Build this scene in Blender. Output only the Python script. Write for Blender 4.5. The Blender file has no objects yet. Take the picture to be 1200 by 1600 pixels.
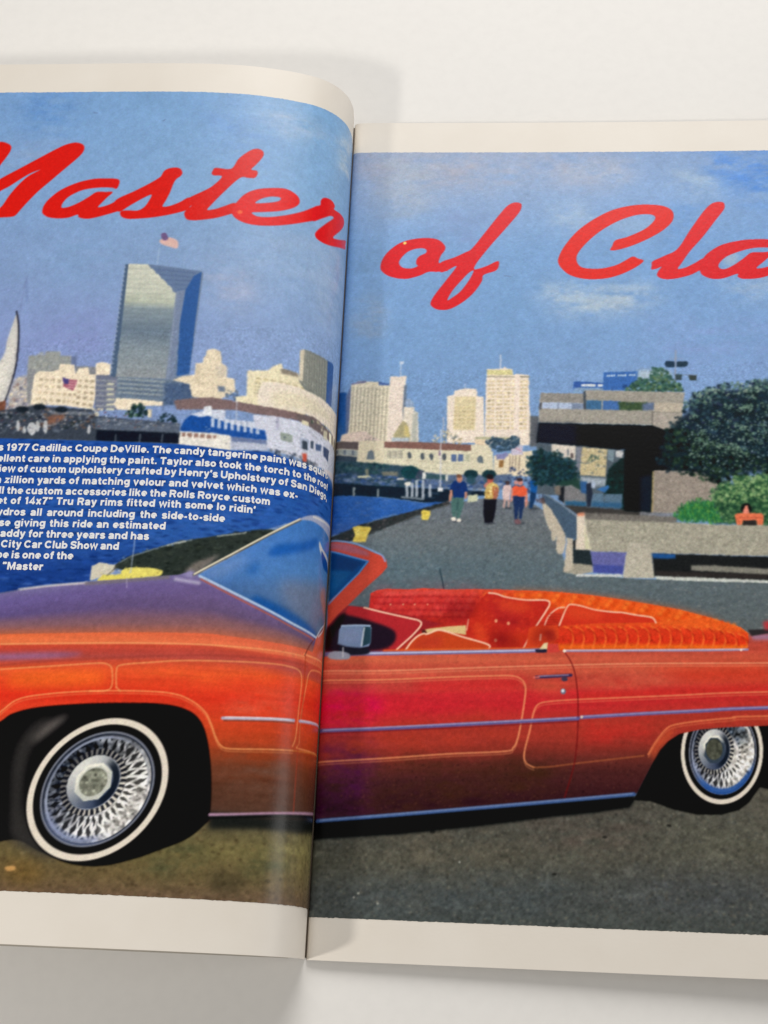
import bpy, math, random
import numpy as np
from mathutils import Matrix, Vector

sc = bpy.context.scene
col = sc.collection
MM = 0.001

# ------------------------------------------------------------------ camera
cam_d = bpy.data.cameras.new('camera')
cam = bpy.data.objects.new('camera', cam_d)
col.objects.link(cam)
cam_d.sensor_fit = 'HORIZONTAL'
cam_d.sensor_width = 36.0
cam_d.lens = 62.2761
cam_d.clip_start = 0.01
cam_d.clip_end = 50.0
cam.matrix_world = Matrix([[0.998303, -0.0251894, 0.0525039, 0.0374035], [0.04167, 0.9388109, -0.3419031, -0.0084279], [-0.0406789, 0.3435108, 0.9382673, 0.3887441], [0.0, 0.0, 0.0, 1.0]])
sc.camera = cam

# ------------------------------------------------------------------ light of the room
world = bpy.data.worlds.new('World')
sc.world = world
world.use_nodes = True
bg = world.node_tree.nodes['Background']
bg.inputs['Color'].default_value = (1.0, 0.985, 0.965, 1)
bg.inputs['Strength'].default_value = 0.15


def lamp(name, loc, target, size, watts, color):
    d = bpy.data.lights.new(name, 'AREA')
    d.shape = 'DISK'
    d.size = size
    d.energy = watts
    d.color = color
    o = bpy.data.objects.new(name, d)
    col.objects.link(o)
    o.location = loc
    o.rotation_euler = (Vector(target) - Vector(loc)).to_track_quat('-Z', 'Y').to_euler()
    return o


lamp('desk_lamp', (-0.42, -0.15, 0.47), (0.0, 0.06, 0.0), 0.065, 1.6, (1.0, 0.96, 0.91))
lamp('window_light', (0.14, 1.30, 0.80), (0.02, 0.16, 0.0), 0.90, 19.0, (1.0, 0.985, 0.97))
lamp('side_window_light', (1.10, 0.00, 0.40), (0.0, 0.13, 0.0), 0.55, 3.3, (1.0, 0.985, 0.965))

vs = sc.view_settings
vs.view_transform = 'Standard'
vs.look = 'None'
vs.exposure = 0.07
vs.gamma = 1.0
vs.use_curve_mapping = False


# ------------------------------------------------------------------ materials
def mat(name):
    m = bpy.data.materials.new(name)
    m.use_nodes = True
    return m, m.node_tree.nodes, m.node_tree.links, m.node_tree.nodes['Principled BSDF']


def obj_noise(n, k, scale, detail=4.0, rough=0.55):
    tc = n.new('ShaderNodeTexCoord')
    t = n.new('ShaderNodeTexNoise')
    t.inputs['Scale'].default_value = scale
    t.inputs['Detail'].default_value = detail
    t.inputs['Roughness'].default_value = rough
    k.new(tc.outputs['Object'], t.inputs['Vector'])
    return t


def ramp(n, k, src, stops):
    r = n.new('ShaderNodeValToRGB')
    e = r.color_ramp.elements
    e[0].position, e[0].color = stops[0][0], (*stops[0][1], 1)
    e[1].position, e[1].color = stops[-1][0], (*stops[-1][1], 1)
    for p, c in stops[1:-1]:
        q = e.new(p)
        q.color = (*c, 1)
    k.new(src, r.inputs['Fac'])
    return r


def make_table():
    m, n, k, b = mat('white_tabletop_paint')
    t = obj_noise(n, k, 14.0, 5)
    r = ramp(n, k, t.outputs['Fac'], [(0.25, (0.745, 0.725, 0.69)), (0.75, (0.765, 0.745, 0.71))])
    s = obj_noise(n, k, 260.0, 3)
    r2 = ramp(n, k, s.outputs['Fac'], [(0.2, (0.97, 0.97, 0.97)), (0.6, (1, 1, 1))])
    mx = n.new('ShaderNodeMix')
    mx.data_type = 'RGBA'
    mx.blend_type = 'MULTIPLY'
    mx.inputs['Factor'].default_value = 1.0
    k.new(r.outputs['Color'], mx.inputs[6])
    k.new(r2.outputs['Color'], mx.inputs[7])
    k.new(mx.outputs[2], b.inputs['Base Color'])
    b.inputs['Roughness'].default_value = 0.55
    b.inputs['Specular IOR Level'].default_value = 0.3
    bp = n.new('ShaderNodeBump')
    bp.inputs['Strength'].default_value = 0.06
    bp.inputs['Distance'].default_value = 0.0006
    k.new(s.outputs['Fac'], bp.inputs['Height'])
    k.new(bp.outputs['Normal'], b.inputs['Normal'])
    return m


def make_paper(name='cream_magazine_paper', rough=0.42, c0=(0.705, 0.65, 0.57), c1=(0.745, 0.695, 0.62)):
    m, n, k, b = mat(name)
    t = obj_noise(n, k, 40.0, 4)
    r = ramp(n, k, t.outputs['Fac'], [(0.3, c0), (0.7, c1)])
    k.new(r.outputs['Color'], b.inputs['Base Color'])
    b.inputs['Roughness'].default_value = rough
    b.inputs['Specular IOR Level'].default_value = 0.35
    f = obj_noise(n, k, 1400.0, 3)
    bp = n.new('ShaderNodeBump')
    bp.inputs['Strength'].default_value = 0.08
    bp.inputs['Distance'].default_value = 0.0002
    k.new(f.outputs['Fac'], bp.inputs['Height'])
    k.new(bp.outputs['Normal'], b.inputs['Normal'])
    return m


def make_print():
    # printing ink: colour of the print comes from the mesh, the nodes add
    # press grain, paper fibre and the sheen of coated stock
    m, n, k, b = mat('four_colour_print')
    a = n.new('ShaderNodeAttribute')
    a.attribute_name = 'ink'
    g = obj_noise(n, k, 3600.0, 2, 0.7)
    mr = n.new('ShaderNodeMapRange')
    mr.inputs['From Min'].default_value = 0.25
    mr.inputs['From Max'].default_value = 0.75
    mr.inputs['To Min'].default_value = 0.93
    mr.inputs['To Max'].default_value = 1.07
    k.new(g.outputs['Fac'], mr.inputs['Value'])
    v = n.new('ShaderNodeVectorMath')
    v.operation = 'SCALE'
    k.new(a.outputs['Color'], v.inputs[0])
    k.new(mr.outputs['Result'], v.inputs['Scale'])
    k.new(v.outputs['Vector'], b.inputs['Base Color'])
    b.inputs['Roughness'].default_value = 0.27
    b.inputs['Specular IOR Level'].default_value = 0.22
    f = obj_noise(n, k, 900.0, 3)
    bp = n.new('ShaderNodeBump')
    bp.inputs['Strength'].default_value = 0.12
    bp.inputs['Distance'].default_value = 0.0002
    k.new(f.outputs['Fac'], bp.inputs['Height'])
    k.new(bp.outputs['Normal'], b.inputs['Normal'])
    return m


def make_plain(name, c, rough):
    m, n, k, b = mat(name)
    t = obj_noise(n, k, 900.0, 3)
    r = ramp(n, k, t.outputs['Fac'], [(0.2, tuple(x * 0.9 for x in c)), (0.8, c)])
    k.new(r.outputs['Color'], b.inputs['Base Color'])
    b.inputs['Roughness'].default_value = rough
    b.inputs['Specular IOR Level'].default_value = 0.35
    return m


M_TABLE, M_PAPER, M_PRINT = make_table(), make_paper(), make_print()
M_EDGE = make_paper('cut_page_edges', 0.8, (0.45, 0.41, 0.35), (0.60, 0.55, 0.47))
M_TEXT = make_plain('white_caption_ink', (0.80, 0.80, 0.80), 0.4)
M_COVER = make_plain('magazine_cover_card', (0.11, 0.08, 0.055), 0.5)  # dark brown stands in for the shade deep in the gutter gap


# ------------------------------------------------------------------ page surfaces
# cross-sections of the open magazine (x, z in mm), from the spine outwards
def curve(P, n=16):
    P = np.array(P, float)
    Q = np.vstack([2 * P[0] - P[1], P, 2 * P[-1] - P[-2]])
    out = []
    for i in range(1, len(Q) - 2):
        p0, p1, p2, p3 = Q[i - 1], Q[i], Q[i + 1], Q[i + 2]
        t1 = np.linalg.norm(p1 - p0) ** .5
        t2 = t1 + np.linalg.norm(p2 - p1) ** .5
        t3 = t2 + np.linalg.norm(p3 - p2) ** .5
        for t in np.linspace(t1, t2, n, endpoint=False):
            a1 = (t1 - t) / t1 * p0 + t / t1 * p1
            a2 = (t2 - t) / (t2 - t1) * p1 + (t - t1) / (t2 - t1) * p2
            a3 = (t3 - t) / (t3 - t2) * p2 + (t - t2) / (t3 - t2) * p3
            b1 = (t2 - t) / t2 * a1 + t / t2 * a2
            b2 = (t3 - t) / (t3 - t1) * a2 + (t - t1) / (t3 - t1) * a3
            out.append((t2 - t) / (t2 - t1) * b1 + (t - t1) / (t2 - t1) * b2)
    out.append(P[-1])
    out = np.array(out)
    s = np.r_[0, np.cumsum(np.linalg.norm(np.diff(out, axis=0), axis=1))]
    d = np.gradient(out, s, axis=0)
    d /= np.linalg.norm(d, axis=1)[:, None]
    return out, s, d


PROFILE = {'L': curve([(-0.90, 0.40), (-0.55, 4.00), (-0.40, 7.00), (-0.36, 9.45), (-0.71, 12.57), (-1.58, 15.98), (-3.49, 19.67), (-6.45, 23.12), (-10.49, 26.02), (-14.58, 27.76), (-20.75, 29.62), (-31.07, 31.75), (-41.50, 32.74), (-52.02, 33.10), (-73.31, 32.86), (-94.82, 32.30), (-116.50, 31.73), (-138.45, 30.83), (-170.00, 28.50), (-194.00, 25.50)]), 'R': curve([(-0.42, 0.40), (-0.08, 1.25), (0.90, 1.85), (4.00, 2.20), (14.24, 2.48), (54.03, 3.29), (97.63, 4.44), (140.50, 6.00), (161.65, 6.85), (185.00, 7.40), (209.00, 7.60)])}
PAGE_H = 276.0


def surf(pg, u, v, off=0.0):
    """u: mm of paper from the spine, v: mm up the page -> metres"""
    D, s, t = PROFILE[pg]
    x = np.interp(u, s, D[:, 0])
    z = np.interp(u, s, D[:, 1])
    tx = np.interp(u, s, t[:, 0])
    tz = np.interp(u, s, t[:, 1])
    sg = 1.0 if pg == 'L' else -1.0            # normal pointing to the reader
    nx, nz = sg * tz, -sg * tx
    l = np.hypot(nx, nz)
    return np.stack([x + off * nx / l, np.broadcast_to(v, x.shape), z + off * nz / l], -1) * MM


def mesh_obj(name, verts, faces, m, parent=None, smooth=True, ink=None):
    me = bpy.data.meshes.new(name)
    verts = np.asarray(verts, np.float32)
    faces = np.asarray(faces, np.int32)
    nf, k = faces.shape
    me.vertices.add(len(verts))
    me.vertices.foreach_set('co', verts.ravel())
    me.loops.add(nf * k)
    me.loops.foreach_set('vertex_index', faces.ravel())
    me.polygons.add(nf)
    me.polygons.foreach_set('loop_start', np.arange(0, nf * k, k, dtype=np.int32))
    me.polygons.foreach_set('use_smooth', np.full(nf, smooth))
    if ink is not None:
        a = me.color_attributes.new('ink', 'FLOAT_COLOR', 'POINT')
        a.data.foreach_set('color', np.c_[ink, np.ones(len(ink))].astype(np.float32).ravel())
    me.update(calc_edges=True)
    me.validate()
    me.materials.append(m)
    o = bpy.data.objects.new(name, me)
    col.objects.link(o)
    if parent is not None:
        o.parent = parent
    return o


def grid_faces(nr, nc, flip=False):
    i = np.arange(nr * nc).reshape(nr, nc)
    f = np.stack([i[:-1, :-1], i[:-1, 1:], i[1:, 1:], i[1:, :-1]], -1).reshape(-1, 4)
    return f[:, ::-1] if flip else f


# ------------------------------------------------------------------ table
n = 40
gx, gy = np.meshgrid(np.linspace(-2.2, 2.2, n), np.linspace(-2.0, 2.4, n))
tv = np.stack([gx.ravel(), gy.ravel(), np.zeros(n * n)], -1)
table = mesh_obj('tabletop', tv, grid_faces(n, n), M_TABLE)
table['kind'] = 'structure'
table['label'] = 'plain off-white tabletop under the open magazine'

# ------------------------------------------------------------------ the printed picture
# The picture runs over both pages. It is painted in page millimetres (u from
# the spine, v up the page, stored as twentieths of a millimetre).
RES = 4
CW, CH = 212 * RES, 277 * RES
CAN = {p: np.ones((CH, CW, 3), np.float32) * 0.6 for p in 'LR'}
REG = {p: np.zeros((CH, CW), np.int16) for p in 'LR'}
NAMES = ['printed_sky']
rng = np.random.default_rng(7)
random.seed(7)


def reg_id(nm):
    if nm not in NAMES:
        NAMES.append(nm)
    return NAMES.index(nm)


LETTER = [0]


def pts_of(a, sm=0):
    if a[0] == 'E':
        c = np.array(a[1:], float) / 20
        t = np.linspace(0, 2 * math.pi, 33)[:-1]
        return c[0:2] + np.outer(np.cos(t), c[2:4]) + np.outer(np.sin(t), c[4:6])
    p = np.array(a, float).reshape(-1, 2) / 20
    return smooth_ring(p) if sm else p


def smooth_ring(p, k=5, closed=True):
    n = len(p)
    t = np.arange(k)[:, None] / k
    out = []
    for i in range(n if closed else n - 1):
        if closed:
            a, b, c, d = p[i - 1], p[i], p[(i + 1) % n], p[(i + 2) % n]
        else:
            a, b, c, d = p[max(i - 1, 0)], p[i], p[i + 1], p[min(i + 2, n - 1)]
        out.append(0.5 * (2 * b + (c - a) * t + (2 * a - 5 * b + 4 * c - d) * t ** 2 + (3 * b - a - 3 * c + d) * t ** 3))
    if not closed:
        out.append(p[-1:])
    return np.vstack(out)


def cover(rings, pad=0, sub=3):
    """antialiased even-odd coverage of closed rings (mm); -> rows, cols, mask"""
    q = [r * RES for r in rings]
    al = np.vstack(q)
    c0 = int(np.clip(math.floor(al[:, 0].min()) - pad, 0, CW))
    c1 = int(np.clip(math.ceil(al[:, 0].max()) + pad, 0, CW))
    r0 = int(np.clip(math.floor(al[:, 1].min()) - pad, 0, CH))
    r1 = int(np.clip(math.ceil(al[:, 1].max()) + pad, 0, CH))
    if c1 <= c0 or r1 <= r0:
        return None
    e = np.vstack([np.c_[r, np.roll(r, -1, 0)] for r in q])
    e = e[np.abs(e[:, 1] - e[:, 3]) > 1e-9]
    ys = r0 + (np.arange((r1 - r0) * sub) + .5) / sub
    lo, hi = np.minimum(e[:, 1], e[:, 3]), np.maximum(e[:, 1], e[:, 3])
    hit = (ys[:, None] >= lo) & (ys[:, None] < hi)
    xi = e[:, 0] + (ys[:, None] - e[:, 1]) / (e[:, 3] - e[:, 1]) * (e[:, 2] - e[:, 0])
    xi = np.where(hit, xi, 1e9)
    xi.sort(1)
    kmax = int(hit.sum(1).max()) if len(e) else 0
    m = np.zeros((len(ys), c1 - c0), np.float32)
    cc = np.arange(c0, c1)[None, :]
    for k in range(0, kmax - 1, 2):
        a, b = xi[:, k:k + 1], xi[:, k + 1:k + 2]
        m += np.where(b < 1e8, np.clip(np.minimum(b, cc + 1) - np.maximum(a, cc), 0, 1), 0)
    m = m.reshape(r1 - r0, sub, c1 - c0).mean(1)
    return r0, c0, np.minimum(m, 1)


def blur(a, s):
    """gaussian of s mm"""
    s = s * RES
    if s < 0.25:
        return a
    k = int(math.ceil(s * 2.5))
    w = np.exp(-0.5 * (np.arange(-k, k + 1) / s) ** 2)
    w /= w.sum()
    for ax in (0, 1):
        pd = [(0, 0)] * a.ndim
        pd[ax] = (k, k)
        p = np.pad(a, pd)
        o = np.zeros_like(a)
        L = a.shape[ax]
        for i, q in enumerate(w):
            o += q * (p[i:i + L] if ax == 0 else p[:, i:i + L])
        a = o
    return a


def vnoise(h, w, sx, sy):
    """smooth value noise, cell sizes in mm"""
    gy, gx = int(h / (sy * RES)) + 3, int(w / (sx * RES)) + 3
    g = rng.standard_normal((gy, gx)).astype(np.float32)
    y = np.arange(h) / (sy * RES)
    x = np.arange(w) / (sx * RES)
    iy, ix = y.astype(int), x.astype(int)
    fy, fx = (y - iy)[:, None], (x - ix)[None, :]
    fy, fx = fy * fy * (3 - 2 * fy), fx * fx * (3 - 2 * fx)
    a = g[iy][:, ix] * (1 - fx) + g[iy][:, ix + 1] * fx
    b = g[iy + 1][:, ix] * (1 - fx) + g[iy + 1][:, ix + 1] * fx
    return a * (1 - fy) + b * fy


def rgb(c):
    return np.array(c, np.float32) / 255


def lay(pg, r0, c0, m, color, reg=None):
    h, w = m.shape
    v = CAN[pg][r0:r0 + h, c0:c0 + w]
    v += m[..., None] * (color - v)
    if reg:
        i = reg_id(reg)
        REG[pg][r0:r0 + h, c0:c0 + w][m > .5] = i


def op_P(pg, pts, c, bl, reg, sm, al, holes):
    rings = [pts_of(pts, sm)] + [pts_of(h, sm) for h in holes]
    r = cover(rings, int(bl * RES * 2.5) + 1)
    if r is None:
        return
    if reg == 'headline_letter':
        LETTER[0] += 1
        reg = 'headline_letter#%02d' % LETTER[0]
    elif reg in SINGLE:
        LETTER[0] += 1
        reg = '%s#%02d' % (reg, LETTER[0])
    m = blur(r[2], bl) * al
    if bl >= 1.8:           # soft shapes (cloud, reflections) get a broken, wispy edge
        h, w = m.shape
        m = np.clip(m * (.78 + .42 * vnoise(h, w, 6, 2.2) + .22 * vnoise(h, w, 1.6, .8)), 0, 1)
    lay(pg, r[0], r[1], m, rgb(c), reg)


SINGLE = {'printed_person', 'printed_bollard', 'printed_sign'}


def op_G(pg, pts, curves, reg, sm, bl):
    r = cover([pts_of(pts, sm)], int(bl * RES * 2.5) + 1)
    if r is None:
        return
    r0, c0, m = r
    h, w = m.shape
    u = (np.arange(c0, c0 + w) + .5) / RES
    y = (np.arange(r0, r0 + h) + .5)[:, None] / RES
    Y, K = [], []
    for cp, ca, cb in curves:
        p = pts_of(cp)
        o = np.argsort(p[:, 0])
        Y.append(np.interp(u, p[o, 0], p[o, 1]))
        f = np.clip((u - p[0, 0]) / (p[-1, 0] - p[0, 0]), 0, 1)[:, None]
        K.append(rgb(ca) * (1 - f) + rgb(cb) * f)
    img = np.broadcast_to(K[0], (h, w, 3)).copy()
    for i in range(len(Y) - 1):
        t = np.clip((Y[i][None] - y) / np.maximum(Y[i] - Y[i + 1], 1e-3)[None], 0, 1)
        t = (t * t * (3 - 2 * t))[..., None] * .5 + t[..., None] * .5
        img = np.where((y < Y[i][None])[..., None], K[i][None] * (1 - t) + K[i + 1][None] * t, img)
    lay(pg, r0, c0, blur(m, bl), img, reg)


def op_L(pg, pts, wd, c, al, bl, sm, reg):
    p = pts_of(pts)
    if sm and len(p) > 2:
        p = smooth_ring(p, 6, False)
    p = p * RES
    hw = wd * RES / 2
    pad = hw + bl * RES + 2
    c0, c1 = int(max(0, p[:, 0].min() - pad)), int(min(CW, p[:, 0].max() + pad + 1))
    r0, r1 = int(max(0, p[:, 1].min() - pad)), int(min(CH, p[:, 1].max() + pad + 1))
    if c1 <= c0 or r1 <= r0:
        return
    d = np.full((r1 - r0, c1 - c0), 1e9, np.float32)
    for a, b in zip(p[:-1], p[1:]):
        x0, x1 = int(max(c0, min(a[0], b[0]) - pad)), int(min(c1, max(a[0], b[0]) + pad + 1))
        y0, y1 = int(max(r0, min(a[1], b[1]) - pad)), int(min(r1, max(a[1], b[1]) + pad + 1))
        if x1 <= x0 or y1 <= y0:
            continue
        X, Y = np.meshgrid(np.arange(x0, x1) + .5, np.arange(y0, y1) + .5)
        e = b - a
        t = np.clip(((X - a[0]) * e[0] + (Y - a[1]) * e[1]) / max(e @ e, 1e-9), 0, 1)
        q = np.hypot(X - a[0] - t * e[0], Y - a[1] - t * e[1])
        s = d[y0 - r0:y1 - r0, x0 - c0:x1 - c0]
        np.minimum(s, q, out=s)
    sf = 1 + bl * RES
    lay(pg, r0, c0, np.clip(.5 + (hw - d) / sf, 0, 1) * min(1, 2 * hw) * al, rgb(c), reg)


def op_D(pg, pts, n, ra, rb, pal, al, asp, reg, sm, ang):
    P = pts_of(pts, sm)
    r = cover([P])
    if r is None:
        return
    r0, c0, m = r
    h, w = m.shape
    pal = [rgb(c) for c in pal]
    full = abs(np.sum(P[:, 0] * np.roll(P[:, 1], -1) - P[:, 1] * np.roll(P[:, 0], -1))) / 2
    n = int(n * min(1, m.sum() / RES ** 2 / max(full, 1e-6)) + .5)
    ok = np.argwhere(m > .5)
    if not len(ok):
        return
    pick = ok[rng.integers(0, len(ok), n)]
    hit = np.zeros_like(m)
    for y, x in pick:
        rad = (ra + (rb - ra) * rng.random()) * RES * .75
        ax, ay = rad * math.sqrt(asp), rad / math.sqrt(asp)
        k = int(max(ax, ay) * 1.6) + 1
        y0, y1, x0, x1 = max(0, y - k), min(h, y + k + 1), max(0, x - k), min(w, x + k + 1)
        Y, X = np.ogrid[y0 - y:y1 - y, x0 - x:x1 - x]
        g = np.clip(1.5 - np.sqrt((X / ax) ** 2 + (Y / ay) ** 2) * 1.2, 0, 1) * al
        lay(pg, r0 + y0, c0 + x0, g.astype(np.float32), pal[rng.integers(len(pal))] * (1 + .08 * rng.standard_normal()))
        if reg:
            np.maximum(hit[y0:y1, x0:x1], g, out=hit[y0:y1, x0:x1])
    if reg:
        REG[pg][r0:r0 + h, c0:c0 + w][hit > .35] = reg_id(reg)


def op_W(pg, q, nx, ny, fx, fy, c, al, jit):
    q = pts_of(q)
    def at(s, t):
        return (q[0] * (1 - s) + q[1] * s) * (1 - t) + (q[3] * (1 - s) + q[2] * s) * t
    for i in range(nx):
        for j in range(ny):
            s0, s1 = (i + .5 - fx / 2) / nx, (i + .5 + fx / 2) / nx
            t0, t1 = (j + .5 - fy / 2) / ny, (j + .5 + fy / 2) / ny
            r = cover([np.array([at(s0, t0), at(s1, t0), at(s1, t1), at(s0, t1)])], 1)
            if r:
                lay(pg, r[0], r[1], blur(r[2], .12) * al * (1 - jit * rng.random()), rgb(c) * (1 + .1 * rng.standard_normal()))


def op_Z(pg, pts, amp, sx, sy, sm, tint):
    r = cover([pts_of(pts, sm)])
    if r is None:
        return
    r0, c0, m = r
    h, w = m.shape
    z = np.clip(vnoise(h, w, sx, sy), -2.2, 2.2)
    z = .65 * z + .35 * np.clip(vnoise(h, w, max(.3, sx * .4), max(.3, sy * .4)), -2.2, 2.2)
    CAN[pg][r0:r0 + h, c0:c0 + w] *= 1 + (.55 * amp * z * m)[..., None]


def sstep(a, b, x):
    t = np.clip((x - a) / (b - a), 0, 1)
    return t * t * (3 - 2 * t)


def op_WH(pg, ax, hub, rim, kind):
    """white-wall tyre with a laced wire wheel"""
    p = pts_of(ax)
    c, ex, ey = p[0], p[1] - p[0], p[2] - p[0]
    c0, c1 = int((c[0] - 30) * RES), int((c[0] + 30) * RES)
    r0, r1 = int((c[1] - 30) * RES), int((c[1] + 30) * RES)
    c0, r0 = max(c0, 0), max(r0, 0)
    X, Y = np.meshgrid((np.arange(c0, c1) + .5) / RES, (np.arange(r0, r1) + .5) / RES)
    inv = np.linalg.inv(np.array([ex, ey]).T)
    def pol(o):
        dx, dy = X - o[0], Y - o[1]
        a, b = inv[0, 0] * dx + inv[0, 1] * dy, inv[1, 0] * dx + inv[1, 1] * dy
        return a, b, np.hypot(a, b), np.arctan2(b, a)
    h, w = X.shape
    def put(m, color, reg=None):
        lay(pg, r0, c0, m.astype(np.float32), color, reg)
    A, B, r, th = pol(c)
    put(1 - sstep(1.0, 1.03, r), rgb((20, 18, 20)), 'printed_wheel')
    put((1 - sstep(.985, 1.005, r)), rgb((224, 214, 198)))
    put(1 - sstep(.895, .915, r), rgb((14, 14, 17)))
    A, B, q, tq = pol(pts_of(rim)[0])
    R0 = .805 if kind == 1 else .82
    q = q / R0
    put(1 - sstep(.99, 1.015, q), rgb((118, 122, 134)))
    put(1 - sstep(.955, .975, q), rgb((40, 46, 60)))
    # chrome dish: dark sky side, bright ground side, blue rim
    lit = .5 + .5 * np.cos(tq - (.75 if kind == 1 else .7))
    base = rgb((46, 52, 64)) * (1 - lit[..., None]) + rgb((226, 222, 214)) * lit[..., None] ** 1.2
    blu = sstep(.2, .95, np.cos(tq - 2.1))[..., None]
    base = base * (1 - .3 * blu) + rgb((116, 124, 152)) * .3 * blu
    nz = vnoise(h, w, .7, .7)[..., None] * .16 + vnoise(h, w, 1.6, 1.6)[..., None] * .12
    put(1 - sstep(.93, .95, q), np.clip(base * (1 + nz), 0, 1))
    N = 30
    jt = .02 * vnoise(h, w, 1.5, 1.5)
    band = sstep(.46, .5, q) * (1 - sstep(.86, .9, q))
    put(band * .9, base * .30)
    amp = np.clip(.85 + .25 * vnoise(h, w, 1.8, 1.8), .35, 1.1)
    for dr, ph, hi in ((.55, 0, 1.25), (-.5, 1.6, 1.0)):
        sp = .5 + .5 * np.cos(N * (tq + dr * (q - .5) + jt) + ph)
        put(np.clip(band * sstep(.5, .8, sp) * .95 * amp, 0, 1), np.clip(base * hi + .10 + nz * .9, 0, 1))
        put(np.clip(band * sstep(.86, .98, sp) * sstep(.3, .8, lit) * amp, 0, 1), rgb((244, 242, 236)))
    rim_hi = sstep(.86, .885, q) * (1 - sstep(.905, .93, q))
    put(rim_hi * (.25 + .6 * sstep(.3, 1, np.cos(tq - 2.6)) + .5 * sstep(.5, 1, np.cos(tq + 1.9))), rgb((170, 178, 200)))
    put(sstep(.80, .84, q) * (1 - sstep(.97, .985, q)) * sstep(.55, .95, np.cos(tq - 2.05)) * .45, rgb((104, 118, 158)))
    put(sstep(.62, .7, q) * (1 - sstep(.93, .95, q)) * sstep(.7, .95, np.cos(tq - .75)) * .65, np.clip(rgb((206, 202, 196)) * (1 + nz * 1.6), 0, 1))
    if kind == 2:
        put(sstep(.84, .88, q) * (1 - sstep(.99, 1.0, q)) * sstep(.3, .8, np.cos(tq - 1.4)) * .85, rgb((40, 84, 156)))
        put(sstep(.5, .55, q) * (1 - sstep(.9, .93, q)) * sstep(.55, .9, np.cos(tq + .15)) * .7, np.clip(rgb((226, 220, 210)) * (1 + nz * 2), 0, 1))
        put(sstep(.4, .5, q) * (1 - sstep(.8, .9, q)) * sstep(.5, .9, np.cos(tq + 1.1)) * .6, np.clip(rgb((30, 44, 60)) * (1 + nz * 2), 0, 1))
    A, B, q, tq = pol(pts_of(hub)[0])
    q = q / R0
    nip = sstep(.47, .49, q) * (1 - sstep(.57, .6, q))
    put(nip * .9, rgb((26, 28, 36)))
    put(nip * sstep(.5, .8, .5 + .5 * np.cos(36 * tq)) * (.35 + .6 * lit), rgb((232, 226, 212)))
    hubm = 1 - sstep(.46, .48, q)
    gl = (.5 + .5 * np.cos(tq + 2.2))[..., None]
    put(hubm, rgb((54, 66, 92)) * (1 - gl) + rgb((214, 214, 208)) * gl)
    put(sstep(.33, .36, q) * (1 - sstep(.44, .47, q)) * sstep(.2, .8, np.cos(tq - .2)) * .9, rgb((24, 30, 40)))
    oct_ = q * np.cos((tq + math.pi / 8) % (math.pi / 4) - math.pi / 8)
    put(1 - sstep(.31, .325, oct_), rgb((196, 198, 188)) if kind == 1 else rgb((58, 70, 84)))
    put((1 - sstep(.315, .325, oct_)) * sstep(.265, .275, oct_) * sstep(-.2, .7, np.cos(tq + 2)), rgb((232, 230, 216)))
    put(1 - sstep(.235, .26, q), np.clip((rgb((128, 130, 116)) if kind == 1 else rgb((72, 74, 64))) * (1 + nz), 0, 1))


def op_S(pg, pts, n, ra, rb, dist, jit, al, asp):
    """break drawn edges up the way grain and halftone do: dabs of neighbouring colour"""
    r = cover([pts_of(pts)])
    if r is None:
        return
    r0, c0, m = r
    ok = np.argwhere(m > .5)
    K = CAN[pg]
    for y, x in ok[rng.integers(0, len(ok), n)]:
        y, x = y + r0, x + c0
        rad = (ra + (rb - ra) * rng.random()) * RES
        ax, ay = rad * math.sqrt(asp), rad / math.sqrt(asp)
        k = int(max(ax, ay) * 1.5) + 1
        dy, dx = rng.normal(0, dist * RES, 2)
        sy, sx = int(np.clip(y + dy, r0, CH - 1)), int(np.clip(x + dx, 0, CW - 1))
        cs = K[sy, sx] * (1 + jit * rng.standard_normal())
        y0, y1, x0, x1 = max(0, y - k), min(CH, y + k + 1), max(0, x - k), min(CW, x + k + 1)
        Y, X = np.ogrid[y0 - y:y1 - y, x0 - x:x1 - x]
        g = np.clip(1.5 - np.sqrt((X / ax) ** 2 + (Y / ay) ** 2) * 1.2, 0, 1) * al
        v = K[y0:y1, x0:x1]
        v += g[..., None] * (cs - v)


def op_X(pg, pts, amp, scale):
    """slight wobble of everything drawn so far inside the outline"""
    r = cover([pts_of(pts)])
    if r is None:
        return
    r0, c0, m = r
    h, w = m.shape
    m = blur(m, 1.0)
    yy, xx = np.mgrid[r0:r0 + h, c0:c0 + w].astype(np.float32)
    yy += amp * RES * m * vnoise(h, w, scale, scale)
    xx += amp * RES * m * vnoise(h, w, scale, scale)
    yy, xx = np.clip(yy, 0, CH - 1.01), np.clip(xx, 0, CW - 1.01)
    iy, ix = yy.astype(int), xx.astype(int)
    fy, fx = (yy - iy)[..., None], (xx - ix)[..., None]
    K = CAN[pg]
    CAN[pg][r0:r0 + h, c0:c0 + w] = ((K[iy, ix] * (1 - fx) + K[iy, ix + 1] * fx) * (1 - fy)
                                     + (K[iy + 1, ix] * (1 - fx) + K[iy + 1, ix + 1] * fx) * fy)


def op_B(pg, pts, sg):
    """lens softness of the printed photograph inside the outline"""
    r = cover([pts_of(pts)])
    if r is None:
        return
    r0, c0, m = r
    h, w = m.shape
    v = CAN[pg][r0:r0 + h, c0:c0 + w]
    m = np.clip(blur(m, .8) * 1.4 - .4, 0, 1)
    v += m[..., None] * (blur(v.copy(), sg) - v)


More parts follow.
